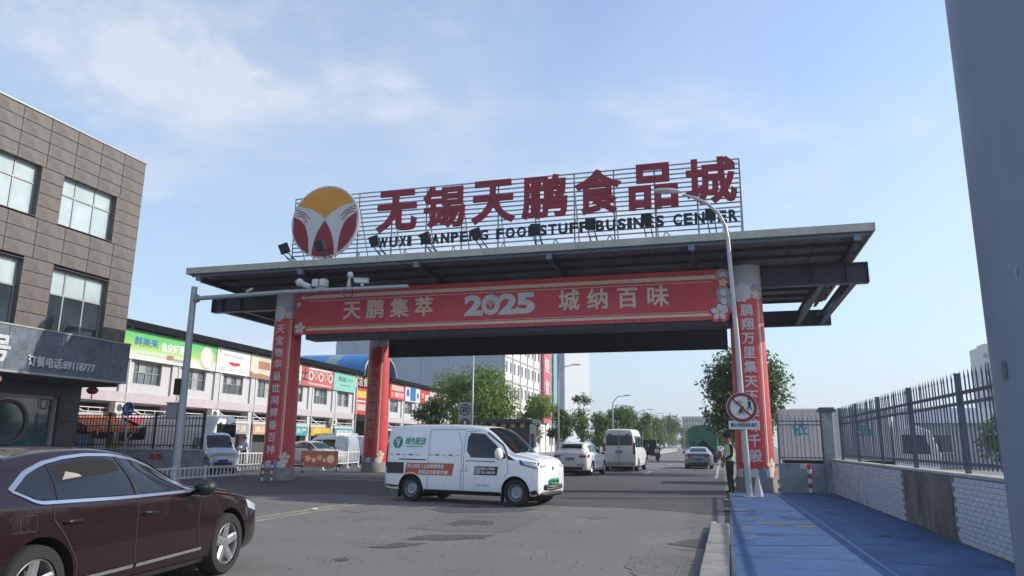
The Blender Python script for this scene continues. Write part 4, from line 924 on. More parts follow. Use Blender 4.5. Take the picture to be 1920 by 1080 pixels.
# ================================================================ vehicles
def pchip(xs, ys):
    n = len(xs); h = [xs[i + 1] - xs[i] for i in range(n - 1)]; d = [(ys[i + 1] - ys[i]) / h[i] for i in range(n - 1)]
    m = [d[0]] + [0 if d[i - 1] * d[i] <= 0 else 2 * d[i - 1] * d[i] / (d[i - 1] + d[i]) for i in range(1, n - 1)] + [d[-1]]
    def f(x):
        x = min(max(x, xs[0]), xs[-1]); i = 0
        while i < n - 2 and x > xs[i + 1]: i += 1
        t = (x - xs[i]) / h[i]; a, b = ys[i], ys[i + 1]
        return (2 * t ** 3 - 3 * t * t + 1) * a + (t ** 3 - 2 * t * t + t) * h[i] * m[i] + (-2 * t ** 3 + 3 * t * t) * b + (t ** 3 - t * t) * h[i] * m[i + 1]
    return f
class Body:
    """lofted vehicle shell; stations (x, underside, half width, belt z, belt half width, top z, top half width), x forward"""
    def __init__(s, st, edge=.09):
        st = sorted(st); s.xs = [q[0] for q in st]; s.f = [pchip(s.xs, [q[i] for q in st]) for i in range(1, 7)]; s.e = edge; s.cache = {}
    def sec(s, x):
        k = round(x, 4)
        if k in s.cache: return s.cache[k]
        zb, w, zs, ws, zt, wt = [f(x) for f in s.f]; e = min(s.e, .45 * max(zt - zs, .02))
        c = [(0, zb), (.78 * w, zb), (.93 * w, zb + .03), (.985 * w, zb + .13), (w, zb + .45 * (zs - zb)), (.6 * ws + .4 * w, zs - .10 * (zs - zb)), (ws, zs),
             (ws + (wt - ws) * .42 + .012, zs + (zt - e - zs) * .5), (wt, zt - e), (wt - .35 * e - .02, zt - .28 * e), (wt * .62, zt - .01), (wt * .3, zt), (0, zt + .002)]
        out = []
        for i in range(len(c) - 1):
            p0, p1, p2, p3 = c[max(i - 1, 0)], c[i], c[i + 1], c[min(i + 2, len(c) - 1)]
            for q in range(3):
                t = q / 3; out.append(tuple(.5 * (2 * p1[j] + (p2[j] - p0[j]) * t + (2 * p0[j] - 5 * p1[j] + 4 * p2[j] - p3[j]) * t * t + (3 * p1[j] - p0[j] - 3 * p2[j] + p3[j]) * t ** 3) for j in (0, 1)))
        out.append(c[-1]); s.cache[k] = out; return out
    def W(s, x, z):
        p = s.sec(x)
        for i in range(4, len(p) - 1):
            (y0, z0), (y1, z1) = p[i], p[i + 1]
            if z0 <= z <= z1 and z1 > z0: return y0 + (y1 - y0) * (z - z0) / (z1 - z0)
        return p[4][0] if z < p[4][1] else .02
    def T(s, x, y):
        p = s.sec(x)[::-1]; y = abs(y)
        for i in range(len(p) - 1):
            if p[i][0] <= y <= p[i + 1][0]:
                d = p[i + 1][0] - p[i][0]; return p[i][1] + (p[i + 1][1] - p[i][1]) * ((y - p[i][0]) / d if d > 1e-6 else 0)
        return p[-1][1]
    def shell(s, step=.07):
        xs = []
        for a, b in zip(s.xs, s.xs[1:]):
            n = max(1, round((b - a) / step)); xs += [a + (b - a) * k / n for k in range(n)]
        xs.append(s.xs[-1]); b = B(); rings = []
        for x in xs:
            h = s.sec(x); rings.append([(x, -y, z) for y, z in h] + [(x, y, z) for y, z in h[-2:0:-1]])
        n = len(rings[0]); vs = [p for r_ in rings for p in r_]; fs = []
        for i in range(len(rings) - 1):
            for k in range(n): fs.append((i * n + k, i * n + (k + 1) % n, (i + 1) * n + (k + 1) % n, (i + 1) * n + k))
        fs += [tuple(range(n)), tuple(range((len(rings) - 1) * n, len(rings) * n))[::-1]]
        b.add(vs, fs); return b
def poly_at(pts, u):
    ls = [math.dist(a, b) for a, b in zip(pts, pts[1:])]; t = u * sum(ls)
    for (a, b), l in zip(zip(pts, pts[1:]), ls):
        if t <= l + 1e-9: k = t / l if l else 0; return (a[0] + (b[0] - a[0]) * k, a[1] + (b[1] - a[1]) * k)
        t -= l
    return pts[-1]
def side_patch(bd, bot, top, s, off=.006, nu=16, nv=6):
    b = B(); g_ = []
    for j in range(nv + 1):
        row = []
        for i in range(nu + 1):
            p, q = poly_at(bot, i / nu), poly_at(top, i / nu); x, z = p[0] + (q[0] - p[0]) * j / nv, p[1] + (q[1] - p[1]) * j / nv
            row.append((x, s * (bd.W(x, z) + off), z))
        g_.append(row if s < 0 else row[::-1])
    return b.grid(g_)
def ribbon(bd, pts, w, s, off=.004, n=24):
    b = B(); a = []; c = []
    for i in range(n + 1):
        x, z = poly_at(pts, i / n); x1, z1 = poly_at(pts, min(1, i / n + .02)); x0, z0 = poly_at(pts, max(0, i / n - .02))
        dx, dz = x1 - x0, z1 - z0; l = math.hypot(dx, dz) or 1; nx, nz_ = -dz / l * w / 2, dx / l * w / 2
        a.append((x - nx, s * (bd.W(x - nx, z - nz_) + off), z - nz_)); c.append((x + nx, s * (bd.W(x + nx, z + nz_) + off), z + nz_))
    return b.grid([a, c] if s < 0 else [c, a])
def top_patch(bd, x0, x1, y0f, y1f, off=(.006, .006), nu=10, nv=10):
    g_ = []
    for i in range(nu + 1):
        x = x0 + (x1 - x0) * i / nu; yw = y0f + (y1f - y0f) * i / nu
        g_.append([(x + off[0], -yw + 2 * yw * j / nv, bd.T(x, -yw + 2 * yw * j / nv) + off[1]) for j in range(nv + 1)])
    b = B().grid(g_); return b
TYRE = M('tyre_rubber', (.018, .018, .019), .85, var=.15, sc=20)
ALLOY = M('alloy', (.42, .42, .43), .32, m=.75, var=.06)
STEELW = M('steel_wheel', (.36, .37, .39), .45, m=.4, var=.1)
BLACKP = M('black_plastic', (.014, .015, .017), .55, var=.15)
CGLASS = M('car_glass', (.012, .017, .020), .05, var=0, spec=.5)
CHROME = M('chrome_trim', (.65, .67, .70), .18, m=.9, var=0)
ARCHD = M('wheel_arch_dark', (.010, .010, .011), .9, var=0)
TAILR = M('tail_lamp_red', (.28, .012, .015), .15, var=.1, coat=.8)
HEADL = M('head_lamp', (.50, .53, .56), .12, var=.15, sc=12, coat=1.)
SEAM = M('panel_seam', (.02, .02, .022), .8, var=0)
PLATEB = M('plate_blue', (.02, .06, .30), .4); PLATEG = M('plate_green', (.05, .42, .18), .4); PLATEW = M('plate_white', (.62, .62, .62), .4)
def wheel_mesh(par, c, r_, w, s, style, rimm):
    """wheel part with rim and hub as sub-parts; s = outward side (+1/-1 along y)"""
    p = r_ * .70 if style != 'steel' else r_ * .66
    t = B().lathe([(p, -w * .5), (r_ * .93, -w * .5), (r_ * .985, -w * .40), (r_, -w * .2), (r_, w * .2), (r_ * .985, w * .40), (r_ * .93, w * .5), (p, w * .46), (p * .95, w * .2), (p * .95, -w * .4)], (0, 0, 0), 36, 'Y', close=False)
    wo_ = t.build('wheel', TYRE, par, smooth=True, auto=35, fix=True); wo_.location = c
    rim = B(); yo = s * w * .42
    ringp = [(p, yo), (p * .94, yo + s * .012), (p * .90, yo - s * .01), (p * .88, -s * w * .2)]
    rim.lathe(ringp, (0, 0, 0), 36, 'Y', close=False)
    if style == 'alloy':
        for k in range(5):
            a = 2 * math.pi * k / 5 + .3
            for (r0, r1, w0, w1) in ((.03, p * .93, .055, .052),):
                ca, sa = math.cos(a), math.sin(a)
                def P(rr, ww, y): return (rr * ca - ww * sa, y, rr * sa + ww * ca)
                y0, y1 = yo - s * .035, yo - s * .005
                rim.add([P(r0, -w0, y0), P(r0, w0, y0), P(r1, w1, y1), P(r1, -w1, y1), P(r0, -w0 * .6, y0 + s * .025), P(r0, w0 * .6, y0 + s * .025), P(r1, w1 * .55, y1 + s * .012), P(r1, -w1 * .55, y1 + s * .012)],
                        [(4, 5, 6, 7), (0, 4, 7, 3), (1, 2, 6, 5), (0, 1, 5, 4), (2, 3, 7, 6)])
        rim.lathe([(.062, yo - s * .03), (.055, yo + s * .002), (.001, yo + s * .004)], (0, 0, 0), 16, 'Y', close=False)
    elif style == 'steel':
        rim.lathe([(p * .88, -s * .01 + yo * .35), (p * .62, yo * .60), (p * .55, yo * .72), (p * .34, yo * .62), (p * .30, yo * .85), (.001, yo * .88)], (0, 0, 0), 30, 'Y', close=False)
    ro = rim.build('rim', rimm, wo_, smooth=True, auto=30, fix=True)
    if style == 'steel':
        hb = B()
        for k in range(14): a = 2 * math.pi * k / 14; hb.lathe([(.018, 0), (.018, s * .004)], (p * .74 * math.cos(a), yo * .56, p * .74 * math.sin(a)), 8, 'Y')
        for k in range(5): a = 2 * math.pi * k / 5; hb.lathe([(.012, 0), (.012, s * .02)], (p * .2 * math.cos(a), yo * .86, p * .2 * math.sin(a)), 6, 'Y')
        tag(hb.build('vent_holes', BLACKP, wo_), kind='stuff')
    B().lathe([(p * .9, -s * .02), (p * .9, -s * .03)], (0, 0, 0), 20, 'Y').build('brake_disc', ARCHD if style != 'alloy' else M('brake_disc', (.12, .11, .10), .5, m=.5), wo_)
    return wo_
def wheels(t, axles, hw, r_, w, style, rimm, inset=.02):
    for x in axles:
        for s in (-1, 1): wheel_mesh(t, (x, s * (hw - w / 2 - inset), r_), r_, w, s, style, rimm)
def body_obj(bd, t, paint, axles, r_, arch=.055, hw=1.0, name='body'):
    b = bd.shell(); o = b.build(name, [paint, ARCHD], None, smooth=True, fix=True)
    cut = B(); cut.mi = 1
    for x in axles: cut.lathe([(r_ + arch, -hw - .3), (r_ + arch, hw + .3)], (x, 0, r_ + .01), 36, 'Y')
    c = cut.build('cut', [paint, ARCHD], None, fix=True)
    md = o.modifiers.new('arches', 'BOOLEAN'); md.object = c; md.operation = 'DIFFERENCE'; md.solver = 'EXACT'; md.use_self = False
    bpy.context.view_layer.update(); dg = bpy.context.evaluated_depsgraph_get()
    me = bpy.data.meshes.new_from_object(o.evaluated_get(dg)); o.modifiers.clear(); o.data = me
    cm = c.data; bpy.data.objects.remove(c); bpy.data.meshes.remove(cm)
    me.set_sharp_from_angle(angle=R(38)); o.parent = t
    # inner wheel wells so nothing shows through the tunnel
    for x in axles: B().b2((x - r_ - .02, -hw * .62, .12), (x + r_ + .02, hw * .62, 2 * r_ + .02)).build('wheel_well', ARCHD, t)
    for x in axles:
        for s in (-1, 1):      # arch lip
            pts = [(x + (r_ + arch + .012) * math.cos(R(a)), r_ + .01 + (r_ + arch + .012) * math.sin(R(a))) for a in range(8, 173, 8)]
    return o
def mirror_pair(t, x, y, z, mat, sz=(.11, .20, .14)):
    for s in (-1, 1):
        b = B().ell((x, s * (y + .13), z), (sz[0], sz[1] * .62, sz[2] * .62), 12, 8); b.bar((x + .02, s * (y - .03), z - .06), (x, s * (y + .08), z - .03), .05, .03)
        m_ = b.build('wing_mirror', mat, t, smooth=True)
        B().ell((x - .075, s * (y + .13), z), (.05, .085, .06), 10, 6).build('mirror_glass', CGLASS, m_, smooth=True)
def handle(bd, t, x, z, mat, l=.2):
    for s in (-1, 1):
        y = bd.W(x, z); b = B().tube([(x - l / 2, s * (y - .002), z), (x - l / 2 + .03, s * (y + .03), z + .006), (x + l / 2 - .03, s * (y + .03), z + .006), (x + l / 2, s * (y - .002), z)], .015, 8); b.build('door_handle', mat, t, smooth=True)
        B().ell((x, s * (y - .004), z - .02), (l * .3, .008, .03), 10, 6).build('handle_cup', SEAM, t, smooth=True)
def plate(t, x, z, mat, txt=None, w=.44, back=True, h=.14):
    s = -1 if back else 1
    p = B().b2((x - .012, -w / 2, z - h / 2), (x + .012, w / 2, z + h / 2)).build('number_plate', mat, t, bevel=.006)
    if txt:
        me = fit_mesh(text_mesh(txt, .1, bold=.01), -w * .44, w * .44, -h * .3, h * .3); O('lettering', me, PLATEW if mat != PLATEG else SEAM, p, (x + s * .015, 0, z), (R(90), 0, R(-90) if back else R(90)))
def place_by_wheels(front_px, rear_px, wb, hw):
    """ground position and heading from the near front wheel's contact point and the near rear wheel's picture column"""
    F = G(*front_px); best = None
    for k in range(-900, 1400):
        th = R(k * .1); p = F - Vector((math.cos(th), math.sin(th), 0)) * wb; v = p - EYE; dz = v.dot(_d)
        if dz < 1: continue
        e = abs(960 + FOC * v.dot(_r) / dz - rear_px[0]) + .3 * abs(540 - FOC * v.dot(_u) / dz - rear_px[1])
        if best is None or e < best[0]: best = (e, th)
    th = best[1]; f = Vector((math.cos(th), math.sin(th), 0)); lft = Vector((-f.y, f.x, 0))
    return F - f * wb / 2 + lft * hw, th
# ---------------------------------------------------------------- maroon sedan in the foreground
MAROON = M('maroon_metallic', (.0145, .0044, .0054), .22, m=0, var=0, coat=.7, spec=.25)
def sedan_body():
    return Body([(2.38, .34, .50, .58, .48, .63, .38), (2.33, .26, .66, .64, .62, .71, .48), (2.15, .21, .82, .73, .78, .82, .60), (1.75, .19, .895, .83, .84, .91, .66), (1.25, .18, .915, .90, .86, .97, .67),
                 (.92, .18, .917, .93, .868, 1.00, .66), (.60, .18, .917, .94, .87, 1.15, .60), (.25, .18, .917, .95, .87, 1.30, .565), (-.10, .18, .917, .955, .87, 1.38, .56), (-.55, .18, .917, .96, .87, 1.418, .56), (-.95, .18, .917, .965, .87, 1.405, .56),
                 (-1.40, .18, .917, .975, .87, 1.345, .555), (-1.80, .19, .91, .985, .86, 1.23, .56), (-2.10, .21, .89, .985, .845, 1.09, .62), (-2.32, .24, .86, .97, .82, 1.045, .68), (-2.45, .30, .80, .94, .76, 1.00, .64), (-2.49, .36, .70, .90, .68, .95, .56)])
def make_sedan(t, paint, dlo=True, rear_lamps=True, rimm=ALLOY, style='alloy', open_rear=True):
    bd = sedan_body(); axles = (1.40, -1.40); r_ = .335
    body_obj(bd, t, paint, axles, r_, .05, .917)
    wheels(t, axles, .917, r_, .225, style, rimm)
    for s in (-1, 1):
        front = side_patch(bd, [(.80, .975), (-.20, .985)], [(.62, 1.055), (.30, 1.205), (.02, 1.285), (-.17, 1.318)], s); front.build('front_window', CGLASS, t, smooth=True)
        rear = side_patch(bd, [(-.28, .985), (-1.24, 1.0)], [(-.25, 1.325), (-.62, 1.332), (-1.12, 1.272)], s); rw = rear.build('rear_window', CGLASS, t, smooth=True)
        q = side_patch(bd, [(-1.29, 1.0), (-1.42, 1.01), (-1.57, 1.085)], [(-1.17, 1.262), (-1.36, 1.20), (-1.565, 1.095)], s); q.build('quarter_window', CGLASS, t, smooth=True)
        for nm, pts in (('window_trim', [(.86, .962), (-.5, .966), (-1.41, .988), (-1.48, 1.01), (-1.61, 1.088)]), ('window_trim', [(.84, .98), (.62, 1.075), (.30, 1.223), (.02, 1.303), (-.30, 1.344), (-.62, 1.350), (-.90, 1.328), (-1.14, 1.288), (-1.36, 1.216), (-1.615, 1.09)])):
            ribbon(bd, pts, .026, s, .010, 48).build(nm, CHROME, t, smooth=True)
        for pts in ([(.80, .955), (.74, .62), (.80, .30)], [(-.24, .96), (-.27, .60), (-.25, .30)], [(-1.28, .985), (-1.29, .86), (-1.14, .70), (-1.0, .48), (-.98, .28)]): ribbon(bd, pts, .010, s, .003).build('door_seam', SEAM, t)
        ribbon(bd, [(-.24, .985), (-.21, 1.325)], .06, s, .012).build('pillar_trim', BLACKP, t)
        ribbon(bd, [(.82, .36), (-.23, .345)], .030, s, .012).build('sill_trim', ALLOY, t); ribbon(bd, [(-.28, .345), (-.98, .34)], .030, s, .012).build('sill_trim', ALLOY, t)
        ribbon(bd, [(1.0, .225), (-1.0, .225)], .05, s, .008).build('side_skirt', paint, t)
        ribbon(bd, [(-1.46, .78), (-1.46, .90), (-1.62, .905), (-1.62, .785), (-1.46, .78)], .007, s, .003, 80).build('fuel_flap_seam', SEAM, t)
        hl = side_patch(bd, [(2.28, .60), (1.85, .70)], [(2.22, .69), (1.80, .80)], s, .006, 8, 4); hl.build('headlight', HEADL, t, smooth=True)
        tl = side_patch(bd, [(-2.42, .70), (-2.12, .76)], [(-2.38, .90), (-2.08, .90)], s, .006, 8, 4); tl.build('tail_lamp', TAILR, t, smooth=True)
        b = B().b2((-2.50, s * .40, .72), (-2.44, s * .70, .88)); b.build('tail_lamp', TAILR, t, bevel=.02)
    handle(bd, t, -.07, .80, paint); handle(bd, t, -1.08, .815, paint)
    top_patch(bd, .98, .12, .60, .50).build('windscreen', CGLASS, t, smooth=True, fix=True)
    top_patch(bd, -2.06, -1.42, .55, .48, (-.006, .006)).build('rear_screen', CGLASS, t, smooth=True, fix=True)
    mirror_pair(t, .66, .87, 1.0, BLACKP)
    B().prism([(0, 0), (.16, 0), (.02, .075), (-.01, .06)], -.012, .012, lambda x, z, h: (-1.2 - x, h, 1.362 + z)).build('aerial_fin', paint, t, fix=True)
    B().b2((2.24, -.42, .35), (2.37, .42, .52)).build('grille', BLACKP, t, bevel=.02); B().b2((-2.5, -.6, .26), (-2.40, .6, .42)).build('rear_diffuser', BLACKP, t, bevel=.02)
    for x in (2.0, -2.2): pass
    return bd
loc, th = place_by_wheels((425, 1077), (56, 1192), 2.80, .917)
print('sedan', loc, math.degrees(th))
sd = thing('parked_sedan', 'dark maroon sedan with chrome window trim in the left foreground', 'car', loc, th)
bd = make_sedan(sd, MAROON)
# rear window lowered half way: dark cabin above the glass edge, pale head-rest behind it
side_patch(bd, [(-.30, 1.205), (-1.14, 1.13)], [(-.27, 1.312), (-.62, 1.318), (-1.10, 1.262)], -1, .0075, 14, 4).build('open_window_gap', M('cabin_dark', (.008, .006, .006), .9, var=0), sd, smooth=True)
side_patch(bd, [(-1.08, 1.15), (-.84, 1.17)], [(-.98, 1.215), (-.86, 1.19)], -1, .009, 6, 3).build('head_rest', M('cabin_beige', (.30, .27, .24), .8), sd)
# ---------------------------------------------------------------- white electric van
VWHITE = M('van_white', (.80, .81, .82), .30, var=.03, sc=1.5, coat=.7, dirt=((.66, .66, .66), 1.6, .25))
ORANGE = M('sticker_orange', (.50, .10, .035), .5, var=.05); STBLK = M('sticker_black', (.03, .03, .035), .5); LGREEN = M('logo_green', (.01, .27, .16), .5)
def van_body():
    return Body([(2.14, .38, .66, .84, .64, .94, .54), (2.10, .29, .76, .94, .74, 1.07, .60), (1.97, .25, .815, 1.00, .795, 1.15, .65), (1.64, .24, .838, 1.05, .82, 1.23, .68), (1.42, .24, .84, 1.07, .825, 1.28, .69),
                 (1.08, .24, .84, 1.08, .825, 1.56, .675), (.80, .24, .84, 1.09, .825, 1.78, .668), (.55, .24, .84, 1.10, .825, 1.90, .68), (.15, .24, .84, 1.10, .825, 1.945, .70), (-.6, .24, .84, 1.10, .825, 1.975, .71),
                 (-1.6, .24, .84, 1.10, .825, 1.975, .71), (-2.15, .25, .84, 1.10, .825, 1.955, .705), (-2.32, .27, .83, 1.10, .815, 1.92, .69), (-2.42, .32, .79, 1.09, .78, 1.85, .65), (-2.45, .36, .74, 1.08, .73, 1.80, .60)], .13)
loc, th = place_by_wheels((967, 951), (768, 935), 3.10, .84)
print('van', loc, math.degrees(th))
van = thing('delivery_van', 'white electric delivery van with orange slogan sticker turning across the road', 'van', loc, th)
bd = van_body(); AX_ = (1.52, -1.55)
body_obj(bd, van, VWHITE, AX_, .325, .06, .84); wheels(van, AX_, .84, .325, .20, 'steel', STEELW)
for s in (-1, 1):
    side_patch(bd, [(.13, 1.30), (.26, 1.14), (1.26, 1.13)], [(.13, 1.60), (.16, 1.70), (.62, 1.70), (1.22, 1.22)], s, .006, 18, 8).build('door_window', CGLASS, van, smooth=True)
    side_patch(bd, [(1.29, 1.10), (1.52, 1.085)], [(1.29, 1.20), (1.50, 1.095)], s, .007, 6, 3).build('corner_trim', BLACKP, van)
    ribbon(bd, [(.18, 1.73), (.58, 1.70), (.92, 1.44)], .045, s, .012).build('window_visor', M('visor_dark', (.03, .035, .045), .2), van)
    for pts in ([(.06, .34), (.05, 1.2), (.06, 1.78), (.45, 1.80)], [(1.30, 1.10), (1.32, .80), (1.22, .68)], [(-1.03, .34), (-1.02, 1.1), (-1.02, 1.82)], [(-1.03, 1.82), (.05, 1.83)], [(-.03, .34), (-.02, 1.0), (-.02, 1.45), (-.15, 1.75)]): ribbon(bd, pts, .011, s, .003).build('door_seam', SEAM, van)
    ribbon(bd, [(1.12, .275), (-1.15, .275)], .10, s, .012).build('sill_cladding', BLACKP, van); ribbon(bd, [(-1.93, .33), (-2.36, .36)], .13, s, .012).build('bumper_corner', BLACKP, van)
    ribbon(bd, [(1.92, .32), (2.08, .36)], .10, s, .012).build('bumper_lip', BLACKP, van)
    ribbon(bd, [(-1.10, 1.06), (-1.95, 1.065)], .03, s, .006).build('slide_rail', BLACKP, van)
    side_patch(bd, [(2.10, .92), (1.76, 1.00)], [(2.07, 1.01), (1.68, 1.085)], s, .007, 8, 4).build('headlight', HEADL, van, smooth=True)
    side_patch(bd, [(1.20 + .35, .86), (1.20 + .60, .86)], [(1.20 + .35, .99), (1.20 + .60, .99)], s, .004, 4, 3).build('charge_flap', VWHITE, van)
    for k in range(11):                 # reflective tape blocks
        if k == 5: continue
        x = -2.25 + k * .205; ribbon(bd, [(x, 1.185), (x + .12, 1.187)], .035, s, .005, 3).build('reflective_tape', M('tape_red', (.22, .05, .06), .4) if k % 2 else M('tape_white', (.48, .49, .50), .4), van)
    for x in (.0, .14): B().tube([(x, s * (bd.W(x, .86) + .01), .80), (x, s * (bd.W(x, .86) + .03), .82), (x, s * (bd.W(x, .92) + .03), .94), (x, s * (bd.W(x, .92) + .01), .96)], .014, 8).build('door_handle', VWHITE, van, smooth=True)
    side_patch(bd, [(-2.44, .86), (-2.34, .86)], [(-2.43, 1.45), (-2.34, 1.50)], s, .005, 3, 6).build('tail_lamp', TAILR, van)
for s in (-1, 1):
    side_patch(bd, [(2.115, .89), (1.66, .985)], [(2.085, 1.035), (1.60, 1.10)], s, .0055, 8, 4).build('headlight_housing', M('lamp_housing_dark', (.05, .055, .06), .25, coat=.6), van, smooth=True)
    for x in (1.13, -1.95): B().b2((x - .01, s * .66, .10), (x + .01, s * .82, .30)).build('mudflap', BLACKP, van)
    ribbon(bd, [(1.30, 1.14), (1.10, 1.45), (.66, 1.76)], .035, s, .010).build('pillar_trim', BLACKP, van)
    ribbon(bd, [(.95, 1.05), (.12, 1.06)], .018, s, .009).build('window_seal', BLACKP, van)
    pts = [(x0_ + .395 * math.cos(R(a)), .335 + .395 * math.sin(R(a))) for x0_ in (1.52,) for a in range(10, 171, 8)]
    ribbon(bd, pts, .02, s, .012, 40).build('arch_lip', VWHITE, van, smooth=True)
    ribbon(bd, [(x - 3.07, z) for x, z in pts], .02, s, .012, 40).build('arch_lip', VWHITE, van, smooth=True)
top_patch(bd, 1.44, .62, .64, .59, (.007, .006)).build('windscreen', CGLASS, van, smooth=True, fix=True)
mirror_pair(van, 1.16, .88, 1.24, VWHITE, (.10, .21, .25))
# front face: white blank panel, badge, bumper grille, green plate
fp = B().tube([(2.115, -.50, .455), (2.155, 0, .455), (2.115, .50, .455)], .07, 8).build('bumper_grille', BLACKP, van, smooth=True)
for z in (.425, .455, .485): B().tube([(2.18, -.44, z), (2.222, 0, z), (2.18, .44, z)], .006, 6).build('grille_bar', ALLOY, fp)
B().tube([(2.03, -.70, .31), (2.12, -.5, .30), (2.16, 0, .30), (2.12, .5, .30), (2.03, .70, .31)], .055, 8).build('bumper_lip', BLACKP, van, smooth=True)
plate(van, 2.205, .60, PLATEG, '苏BD51850', back=False)
B().lathe([(.05, 0), (.045, .012)], (2.135, 0, .90), 18, 'X').build('badge', CHROME, van)
for s in (-1, 1): B().b2((2.09, s * .40, .93), (2.145, s * .66, .985)).build('headlight', HEADL, van, bevel=.012)
# wipers
for y0 in (-.45, .05): B().tube([(1.46, y0, 1.285), (1.36, y0 + .42, 1.37)], .008, 6).build('wiper', BLACKP, van)
# prints on the near side (read from -y) and the far side
def on_side(bd, name, me, mat, par, x, z, off=.005):
    bm = bmesh.new(); bm.from_mesh(me)
    for v in bm.verts: X, Z = x + v.co.x, z + v.co.y; v.co = (X, -(bd.W(X, Z) + off + v.co.z), Z)
    bm.to_mesh(me); bm.free(); return O(name, me, mat, par)
def gridrect(x0, x1, z0, z1, sh=0., n=10):
    b = B(); b.grid([[(x0 + (x1 - x0) * i / n + sh * j, z0 + (z1 - z0) * j, 0) for i in range(n + 1)] for j in (0, .5, 1)]); return b.mesh('print')
st = on_side(bd, 'slogan_sticker', gridrect(-1.75, -.28, .68, .98, .06), ORANGE, van, 0, 0)
on_side(bd, 'slogan_panel', gridrect(-2.34, -1.78, .70, .985, .0), STBLK, van, 0, 0)
on_side(bd, 'lettering', fit_mesh(text_mesh('网上陌生人让你邮寄黄金', .13, ext=.001, bold=.03, shear=.15), -1.66, -.52, -.055, .055), PWH, st, 0, .90, .009)
on_side(bd, 'lettering', fit_mesh(text_mesh('或现金的都是诈骗', .13, ext=.001, bold=.03, shear=.15), -1.32, -.40, -.055, .055), PWH, st, 0, .755, .009)
on_side(bd, 'lettering', fit_mesh(text_mesh('Panda', .1, ext=.001, bold=.02), -2.14, -1.98, -.02, .02), PWH, van, 0, .74, .008) if False else None
ds = on_side(bd, 'door_sticker', gridrect(.36, 1.02, .72, .93, .03), STBLK, van, 0, 0)
on_side(bd, 'sticker_block', gridrect(.39, .55, .745, .905, .02, 3), M('sticker_grey', (.38, .37, .38), .5), ds, 0, 0, .008)
on_side(bd, 'lettering', fit_mesh(text_mesh('网上贷款', .1, ext=.001, bold=.03), .59, .97, -.03, .03), PWH, ds, 0, .875, .009); on_side(bd, 'lettering', fit_mesh(text_mesh('网上做任务', .1, ext=.001, bold=.03), .59, .98, -.03, .03), PWH, ds, 0, .785, .009)
lgz, lgx = 1.50, -2.03
lo_ = on_side(bd, 'logo_disc', flat(circ(.155, 28), .001), LGREEN, van, lgx, lgz, .006)
on_side(bd, 'logo_bird', flat([(-.09, .09), (-.03, .10), (-.02, .03), (.02, .03), (.03, .10), (.09, .10), (.06, .06), (.06, -.02), (.03, -.10), (-.03, -.12), (.0, -.03), (-.05, .0), (-.06, .05)], .001), PWH, lo_, lgx, lgz, .010)
on_side(bd, 'lettering', fit_mesh(text_mesh('绿色配送', .26, ext=.001, bold=.02, shear=.12), -1.80, -1.14, -.095, .095), LGREEN, van, 0, 1.535, .006)
on_side(bd, 'lettering', fit_mesh(text_mesh('GREEN DISTRIBUTION', .05, ext=.001, bold=.01), -1.76, -1.22, -.018, .018), LGREEN, van, 0, 1.395, .006)
on_side(bd, 'lettering', fit_mesh(text_mesh('5 座 3860', .06, ext=.001), .38, .80, -.035, .035), M('faded_print', (.40, .41, .43), .6), van, 0, .48, .005)
# ---------------------------------------------------------------- vehicles beyond the gate (rear views)
WPAINT = M('suv_white', (.78, .78, .78), .28, var=.03, coat=.8)
suv = thing('suv', 'white sport utility car driving away behind the delivery van', 'car', Vector((-6.95, 37.6, 0)), R(86))
sb_ = Body([(2.18, .36, .62, .68, .60, .74, .48), (2.10, .28, .78, .80, .74, .88, .58), (1.7, .23, .88, .93, .83, 1.0, .66), (1.1, .22, .905, 1.0, .86, 1.08, .67), (.6, .22, .905, 1.02, .865, 1.36, .61), (.2, .22, .905, 1.03, .865, 1.53, .60), (-.4, .22, .905, 1.04, .865, 1.61, .60),
            (-1.2, .22, .905, 1.06, .86, 1.58, .59), (-1.72, .23, .90, 1.07, .85, 1.50, .58), (-1.95, .25, .89, 1.07, .845, 1.28, .62), (-2.10, .27, .87, 1.05, .82, 1.12, .70), (-2.19, .34, .80, .98, .77, 1.04, .66), (-2.22, .40, .70, .92, .68, .98, .56)])
body_obj(sb_, suv, WPAINT, (1.28, -1.30), .345, .05, .905); wheels(suv, (1.28, -1.30), .905, .345, .23, 'alloy', ALLOY)
for s in (-1, 1):
    side_patch(sb_, [(.72, 1.06), (-.28, 1.09)], [(.55, 1.14), (.2, 1.36), (-.24, 1.47)], s).build('front_window', CGLASS, suv, smooth=True); side_patch(sb_, [(-.34, 1.09), (-1.62, 1.13)], [(-.30, 1.475), (-.9, 1.475), (-1.40, 1.40)], s).build('rear_window', CGLASS, suv, smooth=True)
    side_patch(sb_, [(-2.14, .86), (-1.82, .90)], [(-2.10, 1.0), (-1.78, 1.02)], s, .007, 8, 4).build('tail_lamp', TAILR, suv, smooth=True); B().b2((-2.245, s * .46, .86), (-2.10, s * .79, .98)).build('tail_lamp', TAILR, suv, bevel=.02)
    ribbon(sb_, [(.9, .29), (-.9, .29)], .12, s, .01).build('side_skirt', M('suv_grey_trim', (.18, .18, .19), .5), suv)
    B().tube([(.1, s * .56, 1.56), (-.3, s * .55, 1.66), (-1.1, s * .54, 1.64), (-1.4, s * .54, 1.58)], .02, 6).build('roof_rail', ALLOY, suv)
    for pts in ([(.62, 1.03), (.60, .6), (.66, .34)], [(-.31, 1.06), (-.32, .6), (-.3, .34)]): ribbon(sb_, pts, .010, s, .003).build('door_seam', SEAM, suv)
    handle(sb_, suv, -.5 if s < 0 else -1.2, .90, WPAINT) if s < 0 else None
    B().b2((-2.245, s * .35, .50), (-2.21, s * .72, .535)).build('reflector', BLACKP, suv)
